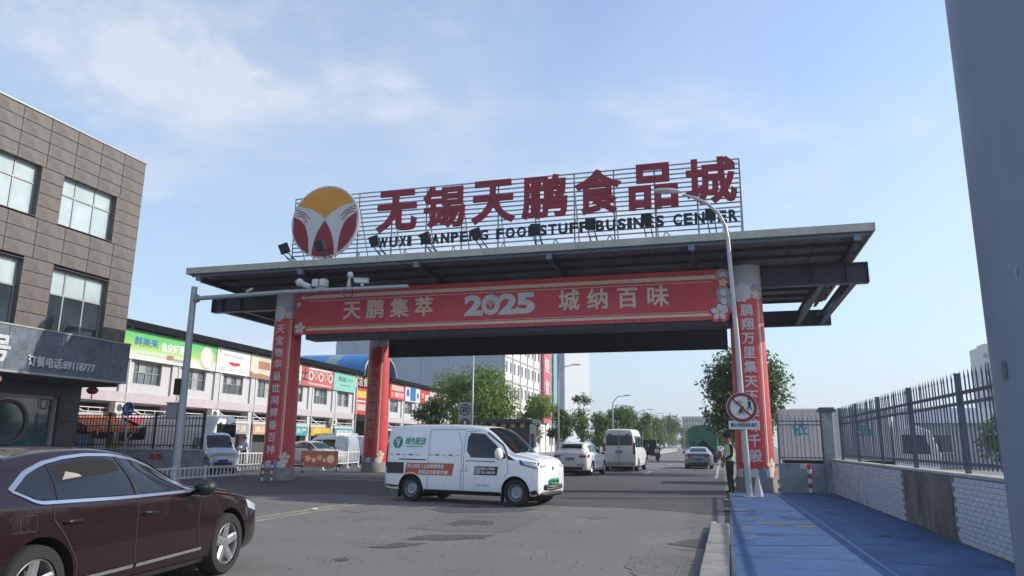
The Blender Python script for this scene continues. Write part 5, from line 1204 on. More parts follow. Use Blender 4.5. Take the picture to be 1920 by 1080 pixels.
top_patch(sb_, -1.92, -1.62, .62, .52, (-.012, .006)).build('rear_screen', CGLASS, suv, smooth=True, fix=True); top_patch(sb_, 1.0, .30, .60, .54).build('windscreen', CGLASS, suv, smooth=True, fix=True)
B().b2((-2.24, -.62, .30), (-2.10, .62, .44)).build('rear_diffuser', BLACKP, suv, bevel=.03); plate(suv, -2.215, .80, PLATEB, '苏B·U886Y'); mirror_pair(suv, .62, .87, 1.08, WPAINT)
# high-roof van
TW = M('highroof_white', (.72, .72, .70), .35, var=.04, coat=.4, dirt=((.45, .44, .42), 1.3, .35))
def highroof(t, paint, wind=True):
    hb = Body([(2.72, .42, .70, .82, .68, .90, .55), (2.62, .32, .86, .96, .84, 1.06, .64), (2.2, .28, .97, 1.12, .93, 1.24, .74), (1.85, .27, .985, 1.18, .95, 1.42, .74), (1.35, .27, .985, 1.22, .95, 1.98, .72), (1.0, .27, .985, 1.25, .95, 2.24, .73), (.5, .27, .985, 1.26, .95, 2.36, .76), (-.6, .27, .985, 1.26, .95, 2.40, .78), (-2.2, .27, .985, 1.26, .95, 2.39, .78), (-2.62, .28, .98, 1.26, .945, 2.36, .77), (-2.70, .30, .96, 1.26, .925, 2.32, .75), (-2.73, .34, .93, 1.25, .90, 2.27, .72)], .14)
    ax = (1.75, -1.75); body_obj(hb, t, paint, ax, .345, .06, .985); wheels(t, ax, .985, .345, .22, 'steel', STEELW)
    for s in (-1, 1):
        side_patch(hb, [(.75, 1.32), (1.62, 1.30)], [(.75, 1.92), (1.25, 1.80)], s, .006, 8, 5).build('door_window', CGLASS, t, smooth=True)
        if wind:
            for a, b in ((-.45, .62), (-1.55, -.55), (-2.55, -1.65)): side_patch(hb, [(a, 1.36), (b, 1.36)], [(a, 2.0), (b, 2.0)], s, .006, 5, 5).build('side_window', CGLASS, t, smooth=True)
        B().b2((-2.76, s * .79, .95), (-2.70, s * .93, 1.62)).build('tail_lamp', TAILR, t, bevel=.02); B().b2((-2.75, s * .80, .97), (-2.765, s * .92, 1.2)).build('tail_lamp', BLACKP, t)
        for pts in ([(.68, .36), (.68, 2.1)], [(1.72, .5), (1.72, 1.2)]): ribbon(hb, pts, .012, s, .003).build('door_seam', SEAM, t)
        ribbon(hb, [(1.3, .36), (-1.3, .36)], .12, s, .01).build('side_skirt', BLACKP if not wind else paint, t)
        side_patch(hb, [(2.60, .92), (2.3, 1.02)], [(2.56, 1.1), (2.2, 1.2)], s, .007, 6, 4).build('headlight', HEADL, t, smooth=True)
    for s in (-1, 1): B().b2((-2.755, s * .03, 1.46), (-2.735, s * .74, 2.02)).build('rear_window', CGLASS, t, bevel=.015)
    B().b2((-2.752, -.006, .52), (-2.728, .006, 2.25)).build('door_seam', SEAM, t)
    B().b2((-2.80, -.92, .38), (-2.68, .92, .54)).build('rear_bumper', M('bumper_grey', (.30, .30, .30), .6), t, bevel=.03); B().b2((-2.76, .06, 1.10), (-2.735, .2, 1.16)).build('door_handle', BLACKP, t)
    for y in (-.5, .5): B().ell((-2.78, y, 2.06), (.02, .13, .03), 8, 5).build('marker_lamp', BLACKP, t)
    plate(t, -2.757, 1.10, PLATEB, '苏B·X4K92') if wind else None
    if wind: t.children[-1].children and None
    top_patch(hb, 1.82, 1.12, .70, .64).build('windscreen', CGLASS, t, smooth=True, fix=True); mirror_pair(t, 1.70, .97, 1.40, BLACKP, (.10, .20, .30))
    return hb
hv = thing('passenger_van', 'white high-roof passenger van driving away with dark rear windows', 'van', Vector((-5.65, 45.35, 0)), R(89)); highroof(hv, TW)
GREYB = M('sedan_grey_blue', (.17, .20, .25), .25, m=.3, var=.04, coat=1.)
gs = thing('sedan', 'grey-blue sedan driving away in front of the tarpaulin truck', 'car', Vector((-1.55, 52.2, 0)), R(90)); make_sedan(gs, GREYB)
B().b2((-2.53, -.70, .86), (-2.485, .70, .93)).build('light_bar', M('dark_light_bar', (.05, .03, .035), .2), gs, bevel=.015); plate(gs, -2.51, .62, PLATEB)
rc = thing('sedan', 'dark red car driving away at the right of the truck', 'car', Vector((.05 - .95, 82, 0)), R(90)); make_sedan(rc, M('dark_red_paint', (.12, .014, .018), .3, coat=1.))
# truck under green tarpaulin
GT = M('green_tarpaulin', (.012, .125, .075), .6, var=.22, sc=1.6, bump=.2, bsc=6)
tk = thing('tarpaulin_truck', 'lorry loaded high under a green tarpaulin driving away', 'truck', Vector((-1.65, 71.5, 0)), R(90))
b = B(); rows = []
for i in range(25):
    x = -3.0 + i * .23; row = []
    for j in range(33):
        u = j / 32; 
        if u < .3: y, z = -1.22, .95 + (u / .3) * 2.0
        elif u < .7: y, z = -1.22 + (u - .3) / .4 * 2.44, 2.95 + .30 * math.sin((u - .3) / .4 * math.pi)
        else: y, z = 1.22, 2.95 - (u - .7) / .3 * 2.0
        nn_ = mnoise.noise(Vector((x * 1.4, u * 9, 3.3))) * .14; row.append((x + mnoise.noise(Vector((u * 7, x, 1))) * .05, y * (1 + nn_ * .5), z + nn_ + (.12 * math.sin(x * 1.1) if .3 < u < .7 else 0)))
    rows.append(row)
b.grid(rows); b.build('tarpaulin', GT, tk, smooth=True)
b = B(); n_ = len(rows[0])
for k_, row in ((0, rows[0]),):
    c = Vector((row[0][0] - .06 if k_ == 0 else row[0][0] + .06, 0, 2.0)); o_ = len(b.v); g2 = []
    for q in range(6): g2.append([tuple(Vector(p).lerp(c, q / 5) + Vector((mnoise.noise(Vector((p[1] * 3, p[2] * 3, q))) * .08, 0, 0))) for p in row])
    b.grid(g2)
b.build('tarpaulin_end', GT, tk, smooth=True, fix=True)
B().b2((-3.0, -1.15, .75), (2.6, 1.15, .95)).build('load_bed', BLACKP, tk); B().b2((-3.05, -1.1, .45), (-2.95, 1.1, .75)).build('rear_frame', BLACKP, tk)
cab = B().prism([(2.75, .5), (4.6, .5), (4.65, 1.4), (4.35, 2.5), (2.75, 2.55)], -1.1, 1.1, lambda x, z, h: (x, h, z)).build('cab', M('cab_blue', (.05, .10, .22), .4), tk, fix=True, bevel=.06)
wheels(tk, (-1.9, 3.6), 1.15, .45, .30, 'steel', STEELW)
for s in (-1, 1): B().b2((-3.07, s * .75, .60), (-3.04, s * 1.05, .74)).build('tail_lamp', TAILR, tk)
# ---------------------------------------------------------------- parked vehicles on the left, behind the fence and barrier
pv = thing('panel_van', 'white high-roof panel van parked behind the black fence', 'van', Vector((-26.9, 31.6, 0)), R(184)); pv.scale = (1.1, 1.1, 1.15); highroof(pv, M('panel_van_white', (.84, .84, .83), .35, var=.03), False)
SILV2 = M('silver_blue_paint', (.48, .54, .62), .3, m=.3, var=.04, coat=.8)
mv = thing('minivan', 'silver-blue minivan parked facing the road by the white barrier', 'van', G(404, 889) + Vector((-1.2, 1.2, 0)), R(-38))
mb = Body([(1.98, .36, .60, .72, .58, .80, .48), (1.92, .28, .72, .84, .70, .94, .56), (1.70, .24, .79, .96, .76, 1.06, .60), (1.35, .23, .80, 1.02, .77, 1.20, .62), (.95, .23, .80, 1.05, .77, 1.60, .60), (.65, .23, .80, 1.07, .77, 1.80, .61), (.1, .23, .80, 1.08, .77, 1.90, .63), (-1.4, .23, .80, 1.08, .77, 1.90, .63), (-1.85, .25, .79, 1.08, .76, 1.84, .61), (-1.98, .32, .74, 1.06, .71, 1.72, .56)], .12)
body_obj(mb, mv, SILV2, (1.3, -1.25), .30, .05, .80); wheels(mv, (1.3, -1.25), .80, .30, .18, 'steel', STEELW)
top_patch(mb, 1.36, .74, .585, .54, (.007, .006)).build('windscreen', CGLASS, mv, smooth=True, fix=True)
for s in (-1, 1):
    side_patch(mb, [(.05, 1.14), (1.12, 1.12)], [(.05, 1.66), (.72, 1.62)], s).build('door_window', CGLASS, mv, smooth=True); side_patch(mb, [(-1.0, 1.14), (-.02, 1.14)], [(-1.0, 1.66), (-.02, 1.66)], s).build('side_window', CGLASS, mv, smooth=True)
    side_patch(mb, [(1.90, .74), (1.62, .82)], [(1.86, .90), (1.55, .98)], s, .008, 6, 4).build('headlight', HEADL, mv, smooth=True); B().ell((1.93, s * .50, .80), (.05, .15, .09), 12, 8).build('headlight', HEADL, mv, smooth=True)
B().b2((1.93, -.40, .40), (2.0, .40, .52)).build('bumper_grille', BLACKP, mv, bevel=.02); B().b2((1.93, -.3, .76), (1.985, .3, .82)).build('grille', CHROME, mv, bevel=.01); plate(mv, 2.0, .60, PLATEB, back=False); mirror_pair(mv, 1.18, .80, 1.20, SILV2)
wc = thing('parked_suv', 'white car parked behind the man in the blue shirt', 'car', Vector((-28.2 + 1.6, 43.0, 0)), R(178)); make_sedan(wc, M('parked_white', (.58, .59, .60), .3, coat=.6))
for ch in wc.children: pass
wc.scale = (.98, 1.0, 1.10)
lt = thing('light_truck', 'white light truck with square cab parked beyond the gate column', 'truck', Vector((-27.2, 50.3, 0)), R(-30))
B().prism([(.2, .45), (1.85, .45), (1.95, 1.05), (1.5, 1.18), (1.15, 1.98), (.2, 2.02)], -.85, .85, lambda x, z, h: (x, h, z)).build('cab', WPAINT, lt, fix=True, bevel=.07)
B().b2((-3.2, -.95, .75), (.1, .95, 2.15)).build('cargo_box', TW, lt, bevel=.02)
for s in (-1, 1): B().prism([(.4, 1.15), (1.38, 1.15), (1.12, 1.80), (.4, 1.82)], s * .84, s * .862, lambda x, z, h: (x, h, z)).build('door_window', CGLASS, lt, fix=True)
B().add([(1.535, -.72, 1.20), (1.535, .72, 1.20), (1.20, .66, 1.92), (1.20, -.66, 1.92)], [(0, 1, 2, 3)]).build('windscreen', CGLASS, lt)
for s in (-1, 1): B().b2((1.86, s * .45, .75), (1.96, s * .75, .95)).build('headlight', HEADL, lt, bevel=.02)
B().b2((1.88, -.42, .68), (1.975, .42, .88)).build('grille', BLACKP, lt, bevel=.02); wheels(lt, (1.2, -2.2), .84, .33, .2, 'steel', STEELW)
for i, (p, rz, lab) in enumerate(((Vector((-25.2, 56.0, 0)), R(176), 'silver minivan parked beyond the white light truck'), (Vector((-20.5, 63.0, 0)), R(-60), 'silver minivan parked under the roadside trees'))):
    m2 = dup(mv, p, rz, lab)
for px, py, rz, lab in ((612, 872, 178, 'silver minivan parked side-on between the left gate columns'), (655, 869, 174, 'silver minivan parked side-on right beside the rear left column'), (320, 868, 8, 'silver minivan parked behind the panel van')):
    dup(mv, G(px, py), R(rz), lab)
w2 = dup(wc, G(590, 874), R(-20), 'white car parked nose-on between the left gate columns')
mv['group'] = 'minivans parked on the left'
for o in bpy.data.objects:
    if o.parent is None and o.get('label', '').startswith('silver minivan'): o['group'] = 'minivans parked on the left'
# white box truck in the yard on the right
bt = thing('box_truck', 'white box truck with teal character parked behind the fence on the right', 'truck', Vector((4.5, 33.0, 0)), 0)
BXW = M('truck_box_white', (.74, .73, .70), .5, var=.05, sc=1, streak=.18)
bx_ = B().b2((-2.2, -1.0, .95), (1.85, 1.05, 2.97)).build('cargo_box', BXW, bt, bevel=.02)
for k in range(16): B().b2((-2.1 + k * .255, -1.012, 1.0), (-2.085 + k * .255, -.999, 2.9)).build('box_rib', M('rib_grey', (.48, .47, .45), .6), bx_)
for x, ch in ((-1.45, '依'), (.9, '品')): O('lettering', text_mesh(ch, .62, bold=.015), M('teal_letter', (.03, .36, .42), .5), bx_, (x, -1.016, 2.15), FACE_CAM)
B().prism([(1.95, .55), (3.45, .55), (3.62, 1.15), (3.30, 2.12), (2.9, 2.28), (1.95, 2.28)], -.95, .95, lambda x, z, h: (x, h, z)).build('cab', WPAINT, bt, fix=True, bevel=.07)
B().prism([(2.25, 1.25), (3.25, 1.25), (3.08, 1.95), (2.25, 1.98)], -.962, -.945, lambda x, z, h: (x, h, z)).build('door_window', CGLASS, bt, fix=True)
B().add([(3.575, -.8, 1.33), (3.575, .8, 1.33), (3.355, .76, 2.02), (3.355, -.76, 2.02)], [(0, 1, 2, 3)]).build('windscreen', CGLASS, bt)
B().tube([(3.3, -.95, 1.9), (3.5, -1.15, 1.95), (3.52, -1.15, 1.3)], .02, 6).build('mirror_arm', BLACKP, bt); B().b2((3.46, -1.22, 1.45), (3.52, -1.08, 1.85)).build('wing_mirror', BLACKP, bt, bevel=.02)
B().prism([(2.0, 2.28), (2.9, 2.28), (2.1, 2.75)], -.8, .8, lambda x, z, h: (x, h, z)).build('wind_deflector', WPAINT, bt, fix=True); wheels(bt, (2.75, -1.0), .95, .40, .24, 'steel', STEELW); B().b2((-2.1, -.5, .6), (3.0, .5, .95)).build('chassis', BLACKP, bt)
# ================================================================ trees
def leafmat(name, c1, c2, c3):
    mt = bpy.data.materials.new(name); mt.use_nodes = True; t = mt.node_tree; N = t.nodes; L = t.links; p = N['Principled BSDF']
    g_ = N.new('ShaderNodeNewGeometry'); rp = N.new('ShaderNodeValToRGB'); L.new(g_.outputs['Random Per Island'], rp.inputs[0])
    e = rp.color_ramp.elements; e[0].color = (*c1, 1); e[1].color = (*c3, 1); q = e.new(.5); q.color = (*c2, 1)
    L.new(rp.outputs[0], p.inputs['Base Color']); p.inputs['Roughness'].default_value = .5; p.inputs['Specular IOR Level'].default_value = .35
    tr = N.new('ShaderNodeBsdfTranslucent'); L.new(rp.outputs[0], tr.inputs[0]); mx = N.new('ShaderNodeMixShader'); mx.inputs[0].default_value = .38
    L.new(p.outputs[0], mx.inputs[1]); L.new(tr.outputs[0], mx.inputs[2]); L.new(mx.outputs[0], N['Material Output'].inputs[0]); return mt
LF1 = leafmat('leaf_fresh', (.085, .165, .026), (.15, .25, .045), (.24, .33, .07))
LF2 = leafmat('leaf_mid', (.055, .115, .026), (.095, .17, .04), (.16, .235, .055))
LF3 = leafmat('leaf_dark', (.045, .100, .024), (.085, .155, .038), (.145, .22, .055))
BARK = M('bark', (.10, .08, .06), .9, var=.3, sc=6, bump=.5, bsc=30)
def tree(name, label, loc, h, rx, crown_z, crown_h, n, leaf, mat, seed, group='street trees', lobes=9, ry=None, lean=0., trunk_r=.14, dens=.55):
    rnd = random.Random(seed); t = thing(name, label, 'tree', loc, 0, group); ry = ry or rx
    pts = [(0, 0, -.05)]; x = y = 0.
    for k in range(1, 6): x += rnd.uniform(-.08, .08) + lean * .2; y += rnd.uniform(-.08, .08); pts.append((x, y, crown_z * k / 5 + crown_h * .06 * k))
    tb = B().tube(pts, [trunk_r * (1.25 - .15 * k) for k in range(6)], 8)
    cl = []
    for k in range(lobes):
        a = rnd.uniform(0, 2 * math.pi); v = rnd.uniform(-.5, .5); f = math.sqrt(max(.05, 1 - (2 * v) ** 2 * .8)) * rnd.uniform(.35, .75)
        cl.append((Vector((math.cos(a) * rx * f + lean, math.sin(a) * ry * f, crown_z + crown_h * (.5 + v * .82))), rnd.uniform(.30, .52) * min(rx, crown_h * .6)))
    cl.append((Vector((lean, 0, crown_z + crown_h * .55)), .55 * min(rx, crown_h * .6)))
    for c, r_ in cl:
        p0 = Vector(pts[3 + rnd.randint(0, 2)]); m_ = p0.lerp(c, .5) + Vector((rnd.uniform(-.15, .15), rnd.uniform(-.15, .15), -.12)); tb.tube([p0, m_, c], [trunk_r * .42, trunk_r * .28, trunk_r * .08], 6)
        for q in range(3): tb.tube([c, c + Vector((rnd.uniform(-1, 1), rnd.uniform(-1, 1), rnd.uniform(-.3, 1))) * r_ * .95], [trunk_r * .08, .008], 4)
    tb.build('trunk', BARK, t, smooth=True)
    lb = B(); vs = []; fs = []
    wts = [r_ ** 2 for _, r_ in cl]
    for k in range(n):
        c, r_ = rnd.choices(cl, wts)[0]; d = Vector((rnd.gauss(0, 1), rnd.gauss(0, 1), rnd.gauss(0, 1))).normalized()
        rr = r_ * rnd.random() ** dens * rnd.uniform(.85, 1.22); p = c + Vector((d.x * rr * 1.08, d.y * rr * 1.08, d.z * rr * .92))
        if mnoise.noise(p * 1.7 + Vector((seed, 0, 0))) < -.22: continue
        nrm = (d * .7 + Vector((rnd.gauss(0, .6), rnd.gauss(0, .6), .5 + rnd.gauss(0, .5)))).normalized()
        u = nrm.cross(Vector((rnd.gauss(0, 1), rnd.gauss(0, 1), rnd.gauss(0, 1)))).normalized(); w = nrm.cross(u); s = leaf * rnd.uniform(.6, 1.25); o = len(vs)
        vs += [p - u * s, p + w * s * .42 - nrm * s * .1, p + u * s, p - w * s * .42 - nrm * s * .1]; fs.append((o, o + 1, o + 2, o + 3))
    lb.v = [tuple(v) for v in vs]; lb.f = fs; lb.m = [0] * len(fs); lb.build('crown', mat, t); return t
tree('street_tree', 'broad fresh green tree left of the guard booth before the warehouse', (-19.0, 56, 0), 8.8, 3.9, 2.4, 6.1, 17000, .15, LF1, 11, lobes=18, trunk_r=.17)
tree('street_tree', 'lower dark green tree at the left of the broad roadside tree', (-22.6, 55, 0), 5, 1.7, 1.6, 3.4, 5000, .13, LF2, 12, lobes=8)
tree('street_tree', 'rounded green tree directly behind the guard booth', (-15.6, 62, 0), 6, 2.0, 1.6, 4.3, 6500, .14, LF1, 13, lobes=9)
tree('street_tree', 'slender green tree right of the guard booth before the white block', (-13.6, 63, 0), 5.6, 1.25, 1.5, 4.2, 5000, .13, LF2, 14, lobes=8)
tree('street_tree', 'thin open tree with sparse top twigs before the white block', (-12.6, 68, 0), 6.6, 1.5, 1.7, 4.6, 4200, .13, LF2, 15, lobes=13, dens=.6)
tree('street_tree', 'small green tree between the white car and the passenger van', (-12.2, 76, 0), 4.8, 1.6, 1.0, 3.6, 3600, .15, LF2, 16, lobes=8)
tree('street_tree', 'dense green tree directly behind the passenger van', (-11.2, 86, 0), 5.8, 2.2, 1.0, 4.6, 6500, .17, LF2, 17, lobes=11)
tree('street_tree', 'green tree behind and right of the passenger van', (-9.8, 97, 0), 5.4, 2.1, .8, 4.6, 5000, .18, LF2, 18, lobes=10)
tree('street_tree', 'tall thin-topped tree left of the passenger van', (-13.6, 90, 0), 6.2, 1.7, 1.3, 4.8, 4000, .16, LF2, 19, lobes=12, dens=.6)
tree('street_tree', 'large dark green tree behind the right gate column', (1.0, 41, 0), 6.3, 2.5, 1.6, 4.7, 15000, .14, LF2, 21, lobes=26, trunk_r=.2)
for i, (x, y, h, r_, l) in enumerate(((-13.5, 185, 8.5, 5.0, 'far tree beyond the small white building'), (-16, 215, 8.0, 6, 'farther tree beyond the small white building'), (-8.3, 205, 7.2, 4.6, 'rounded far tree left of the beige block'), (-4.2, 190, 5.6, 3.4, 'low far tree behind the tarpaulin truck'), (1.0, 150, 5.4, 3.0, 'far verge tree below the blue road sign'), (4.2, 95, 6.0, 2.6, 'verge tree behind the big tree on the right'), (3.4, 122, 5.8, 2.8, 'middle verge tree on the right side of the road'), (-18, 260, 8, 6, 'most distant tree at the end of the road'), (-12.2, 112, 5.6, 2.4, 'roadside tree beyond the second curved lamp'), (-13.4, 126, 6.2, 2.8, 'taller roadside tree beyond the third curved lamp'), (-12.4, 140, 5.8, 2.8, 'roadside tree left of the far median barrier'), (-13.8, 158, 7.0, 3.4, 'dark roadside tree before the small white building'), (-3.4, 240, 7.6, 5.0, 'broad far tree closing the road end'))):
    tree('far_tree', l, (x, y, 0), h, r_, h * .15, h * .85, 4200, .30 if y > 130 else .2, LF3 if i % 2 else LF2, 30 + i, 'far trees along the road', lobes=11)
for i, (x, y, w, l) in enumerate(((8.6, 46, 2.0, 'dark shrub mass behind the white box truck'), (13.6, 26, 2.4, 'dark hedge tree behind the near end of the spiked fence'), (11.5, 33, 2.0, 'hedge tree between the box truck cab and the steel mast'))):
    tree('yard_tree', l, (x, y, 0), 3, w, .1, 3.0, 4200, .12, LF3, 60 + i, 'trees in the yard', lobes=9)
# ================================================================ left fence, barriers, bollards
BFEN = M('black_fence_paint', (.016, .017, .02), .5, var=.15)
lwall = thing('kerb_wall', 'low stained cement wall under the black fence beside the office building', 'wall', (0, 0, 0))
B().b2((-28.6, 26.38, 0), (-20.98, 26.62, 1.08)).build('wall_core', CEM, lwall, bevel=.015); B().b2((-28.7, 26.34, 1.08), (-20.94, 26.66, 1.13)).build('coping', COPING, lwall, bevel=.01)
for k in range(2): B().b2((-23.5 + k * .35, 26.36, .70), (-23.25 + k * .35, 26.378, .95)).build('pasted_notice', PRED, lwall)
lf = thing('black_fence', 'black picket fence on the cement wall in front of the parked panel van', 'fence', (0, 0, 1.13))
bpm = B().box((0, 0, .72), (.022, .022, 1.44)).mesh('picket'); bpm.materials.append(BFEN)
for k in range(45): inst('picket', bpm, lf, (-28.5 + k * .168, 26.5, .02))
for x in (-28.58, -25.95, -23.5, -21.02): B().box((x, 26.5, .78), (.07, .07, 1.56)).build('post', BFEN, lf)
for z in (.16, .98, 1.30, 1.44): B().bar((-28.55, 26.5, z), (-21.0, 26.5, z), .03, .04).build('rail', BFEN, lf)
BARW = M('barrier_white', (.62, .63, .64), .45, var=.06, dirt=((.42, .42, .41), 4, .4))
def barrier(a, b, h, label, nbar, posts, group='white road barriers'):
    a, b = Vector(a), Vector(b); t = thing('road_barrier', label, 'barrier', a, 0, group); d = b - a
    for k in range(posts + 1):
        p = d * k / posts; B().box((p.x, p.y, h * .54), (.09, .09, h * 1.08)).box((p.x, p.y, .02), (.24, .24, .04)).build('post', BARW, t, bevel=.008)
    for z in (h * .30, h * .92): B().bar((0, 0, z), (d.x, d.y, z), .05, .06).build('rail', BARW, t)
    m_ = B().box((0, 0, 0), (.035, .035, h * .62)).mesh('bar'); m_.materials.append(BARW)
    for k in range(1, nbar): p = d * k / nbar; inst('bar', m_, t, (p.x, p.y, h * .61), (0, 0, math.atan2(d.y, d.x)))
    return t
barrier((-18.75, 20.6, 0), (-18.95, 24.2, 0), .55, 'near low white barrier beside the camera pole, behind the maroon sedan', 15, 2)
barrier((-19.0, 24.25, 0), (-19.15, 28.1, 0), .55, 'low white barrier ending at the left gate column', 16, 1)
barrier(G(384, 885), G(499, 880), .95, 'taller white railing in front of the silver-blue minivan', 20, 2)
barrier((-20.9, 36.2, 0), (-21.6, 41.6, 0), 1.0, 'white railing between the front and rear left gate columns', 26, 3)
STRR = M('stripe_red', (.42, .035, .03), .5, var=.1); STRW = M('stripe_white', (.58, .58, .57), .5, var=.08)
def bollard(p, label, h=.72, r_=.045):
    t = thing('striped_bollard', label, 'bollard', p, 0, 'red and white striped bollards'); n = 6
    for k in range(n): B().lathe([(r_, h * k / n + .02), (r_, h * (k + 1) / n + .02)], n=12).build('red_band' if k % 2 else 'white_band', STRR if k % 2 else STRW, t, smooth=True, auto=40)
    B().lathe([(.11, 0), (.10, .02)], n=14).build('foot', BLACKP, t)
for (px, py), l in (((491, 902), 'red and white bollard at the left foot of the left gate column'), ((508, 902), 'red and white bollard in front of the left gate column'), ((533, 900), 'red and white bollard at the right foot of the left gate column'), ((566, 894), 'red and white bollard by the brown board'), ((713, 886), 'red and white bollard beside the rear left column')):
    bollard(G(px, py), l)
bollard((2.58, 25.1, .06), 'red and white bollard before the cement end wall', .85, .06)
bbd = thing('notice_board', 'brown-red printed board leaning beside the left gate column', 'board', (-19.9, 32.4, 0), R(52))
B().b2((0, -.02, .28), (1.9, .02, 1.05)).build('panel', M('board_brown', (.12, .03, .026), .5, var=.25, sc=3), bbd); B().b2((.05, -.022, .02), (.1, .03, .28)).b2((1.8, -.022, .02), (1.85, .03, .28)).build('legs', BLACKP, bbd) if False else None
for x in (.06, 1.82): B().b2((x, -.03, 0), (x + .05, .03, .28)).build('leg', BLACKP, bbd)
M('board_gold', (.34, .24, .14), .5)
for k, (x, z, r_) in enumerate(((.32, .70, .17), (.62, .62, .13), (.92, .72, .16), (1.18, .60, .11))): O('printed_ornament', flat(flower_poly(r_, 5 + k % 2, .3, k * .7)), M('board_gold') if k % 2 else PBRN, bbd, (x, -.026, z), (R(90), 0, 0))
B().lathe([(.2, 0), (.2, .006)], (1.5, -.028, .66), 20, 'Y').build('emblem', M('board_gold'), bbd)
# blue round sign on the left
bs = thing('road_sign', 'blue round walkers and cyclists sign on a thin post before the black fence', 'sign', (-24.15, 25.6, 0))
B().tube([(0, 0, 0), (0, 0, 3.05)], .035, 10).build('post', STEEL, bs, smooth=True); B().lathe([(.30, -.03), (.30, -.05)], (0, 0, 2.78), 32, 'Y').build('sign_rim', PWH, bs)
sd_ = B().lathe([(.285, -.052), (.285, -.060)], (0, 0, 2.78), 32, 'Y').build('sign_face', M('sign_blue', (.02, .08, .28), .4), bs)
B().b2((-.01, -.066, 2.50), (.01, -.062, 3.06)).build('divider', PWH, sd_)
def icon(par, poly, loc, mat, rot=FACE_CAM, s=1.): return O('pictogram', flat([(x * s, y * s) for x, y in poly], .002), mat, par, loc, rot)
WALK = [(-.02, .12), (.03, .13), (.06, .05), (.04, -.01), (.08, -.12), (.05, -.13), (.01, -.04), (-.03, -.13), (-.06, -.12), (-.02, -.01), (-.03, .04)]
icon(sd_, WALK, (-.13, -.064, 2.78), PWH, s=1.1); icon(sd_, circ(.03, 10), (-.13, -.064, 2.95), PWH)
for x in (.09, .19): icon(sd_, [(.045 * math.cos(a / 12 * 2 * math.pi), .045 * math.sin(a / 12 * 2 * math.pi)) for a in range(12)], (x, -.064, 2.70), PWH)
icon(sd_, [(.0, 0), (.05, .10), (.07, .10), (.12, 0), (.10, 0), (.06, .07), (.02, 0)], (.08, -.064, 2.72), PWH)
# ================================================================ camera pole with arm
POLEG = M('pole_grey', (.38, .40, .43), .45, m=.2, var=.06, sc=2)
cpz = thing('camera_pole', 'grey pole with a long horizontal arm carrying surveillance cameras', 'pole', (-19.15, 22.84, 0))
B().tube([(0, 0, 0), (0, 0, 3.5), (0, 0, 7.25)], [.155, .135, .11], 18).build('post', POLEG, cpz, smooth=True, auto=40)
B().tube([(.05, 0, 6.79), (4.4, 0, 6.86), (8.86, 0, 6.83)], [.085, .08, .065], 14).build('arm', POLEG, cpz, smooth=True, auto=40)
B().lathe([(.17, .12), (.17, .15)], (0, 0, 6.79), 16, 'X').lathe([(.15, .16), (.15, .20)], (0, 0, 6.79), 16, 'X').build('flange', POLEG, cpz); B().lathe([(.24, 0), (.24, .03)], n=16).build('base_plate', POLEG, cpz)
B().b2((-.56, -.16, 2.30), (-.12, .16, 2.84)).build('control_box', M('box_grey', (.27, .29, .32), .5, var=.1), cpz, bevel=.012); B().b2((-.6, -.2, 2.84), (-.1, .2, 2.87)).build('box_lid', POLEG, cpz)
B().b2((-.36, -.13, 3.15), (-.14, .12, 3.75)).build('display_unit', BLACKP, cpz, bevel=.01); B().tube([(-.2, 0, 3.15), (-.28, 0, 3.0), (-.2, 0, 2.86)], .012, 6).build('cable', BLACKP, cpz)
WCAM = M('camera_white', (.60, .61, .60), .4, var=.05)
def camera(dx, kind, label):
    t = thing('surveillance_camera', label, 'camera', (-19.15 + dx, 22.84, 6.91), 0, 'surveillance cameras on the pole arm')
    if kind == 'bullet':
        B().bar((-.30, -.05, .21), (.22, -.05, .17), .17, .15).build('housing', WCAM, t, bevel=.02); B().bar((-.36, -.05, .30), (.25, -.05, .26), .20, .02).build('sun_hood', WCAM, t); B().b2((-.05, -.08, 0), (.05, -.02, .12)).build('bracket', WCAM, t)
        B().lathe([(.06, 0), (.06, .02)], (-.33, -.05, .21), 14, 'X').build('lens', BLACKP, t)
    elif kind == 'round':
        B().ell((-.12, -.06, .26), (.15, .15, .15), 14, 10).build('housing', WCAM, t, smooth=True); B().tube([(-.1, -.05, .24), (.32, -.02, .08)], [.11, .10], 12).build('barrel', WCAM, t, smooth=True, auto=40); B().lathe([(.10, 0), (.10, .02)], (-.20, -.16, .30), 14, 'Y').build('lens', BLACKP, t)
    elif kind == 'twin':
        for x in (-.18, .12): B().b2((x - .12, -.16, .06), (x + .12, .12, .34)).build('housing', WCAM, t, bevel=.03)
        B().b2((-.2, -.05, 0), (.2, .05, .06)).build('bracket', WCAM, t)
    elif kind == 'dome':
        B().tube([(0, 0, 0), (0, 0, .25), (.02, 0, .38)], [.09, .05, .05], 12).build('stalk', WCAM, t, smooth=True); B().ell((.03, -.02, .44), (.12, .12, .12), 14, 10).build('housing', WCAM, t, smooth=True); B().ell((.0, -.09, .44), (.06, .06, .06), 10, 8).build('lens', M('lens_grey', (.2, .2, .21), .2), t, smooth=True)
    else:
        B().bar((-.12, 0, .02), (.14, -.02, .14), .10, .07).build('housing', WCAM, t, bevel=.012); B().b2((-.2, -.05, 0), (.05, .05, .02)).build('bracket', BLACKP, t)
camera(2.45, 'small', 'small white camera near the pole end of the arm'); camera(4.72, 'round', 'white camera with round head, second from the pole'); camera(5.45, 'twin', 'pair of square white cameras side by side on the arm'); camera(6.57, 'dome', 'white camera standing on a short stalk on the arm'); camera(7.12, 'bullet', 'white box camera with sun hood nearest the arm tip')
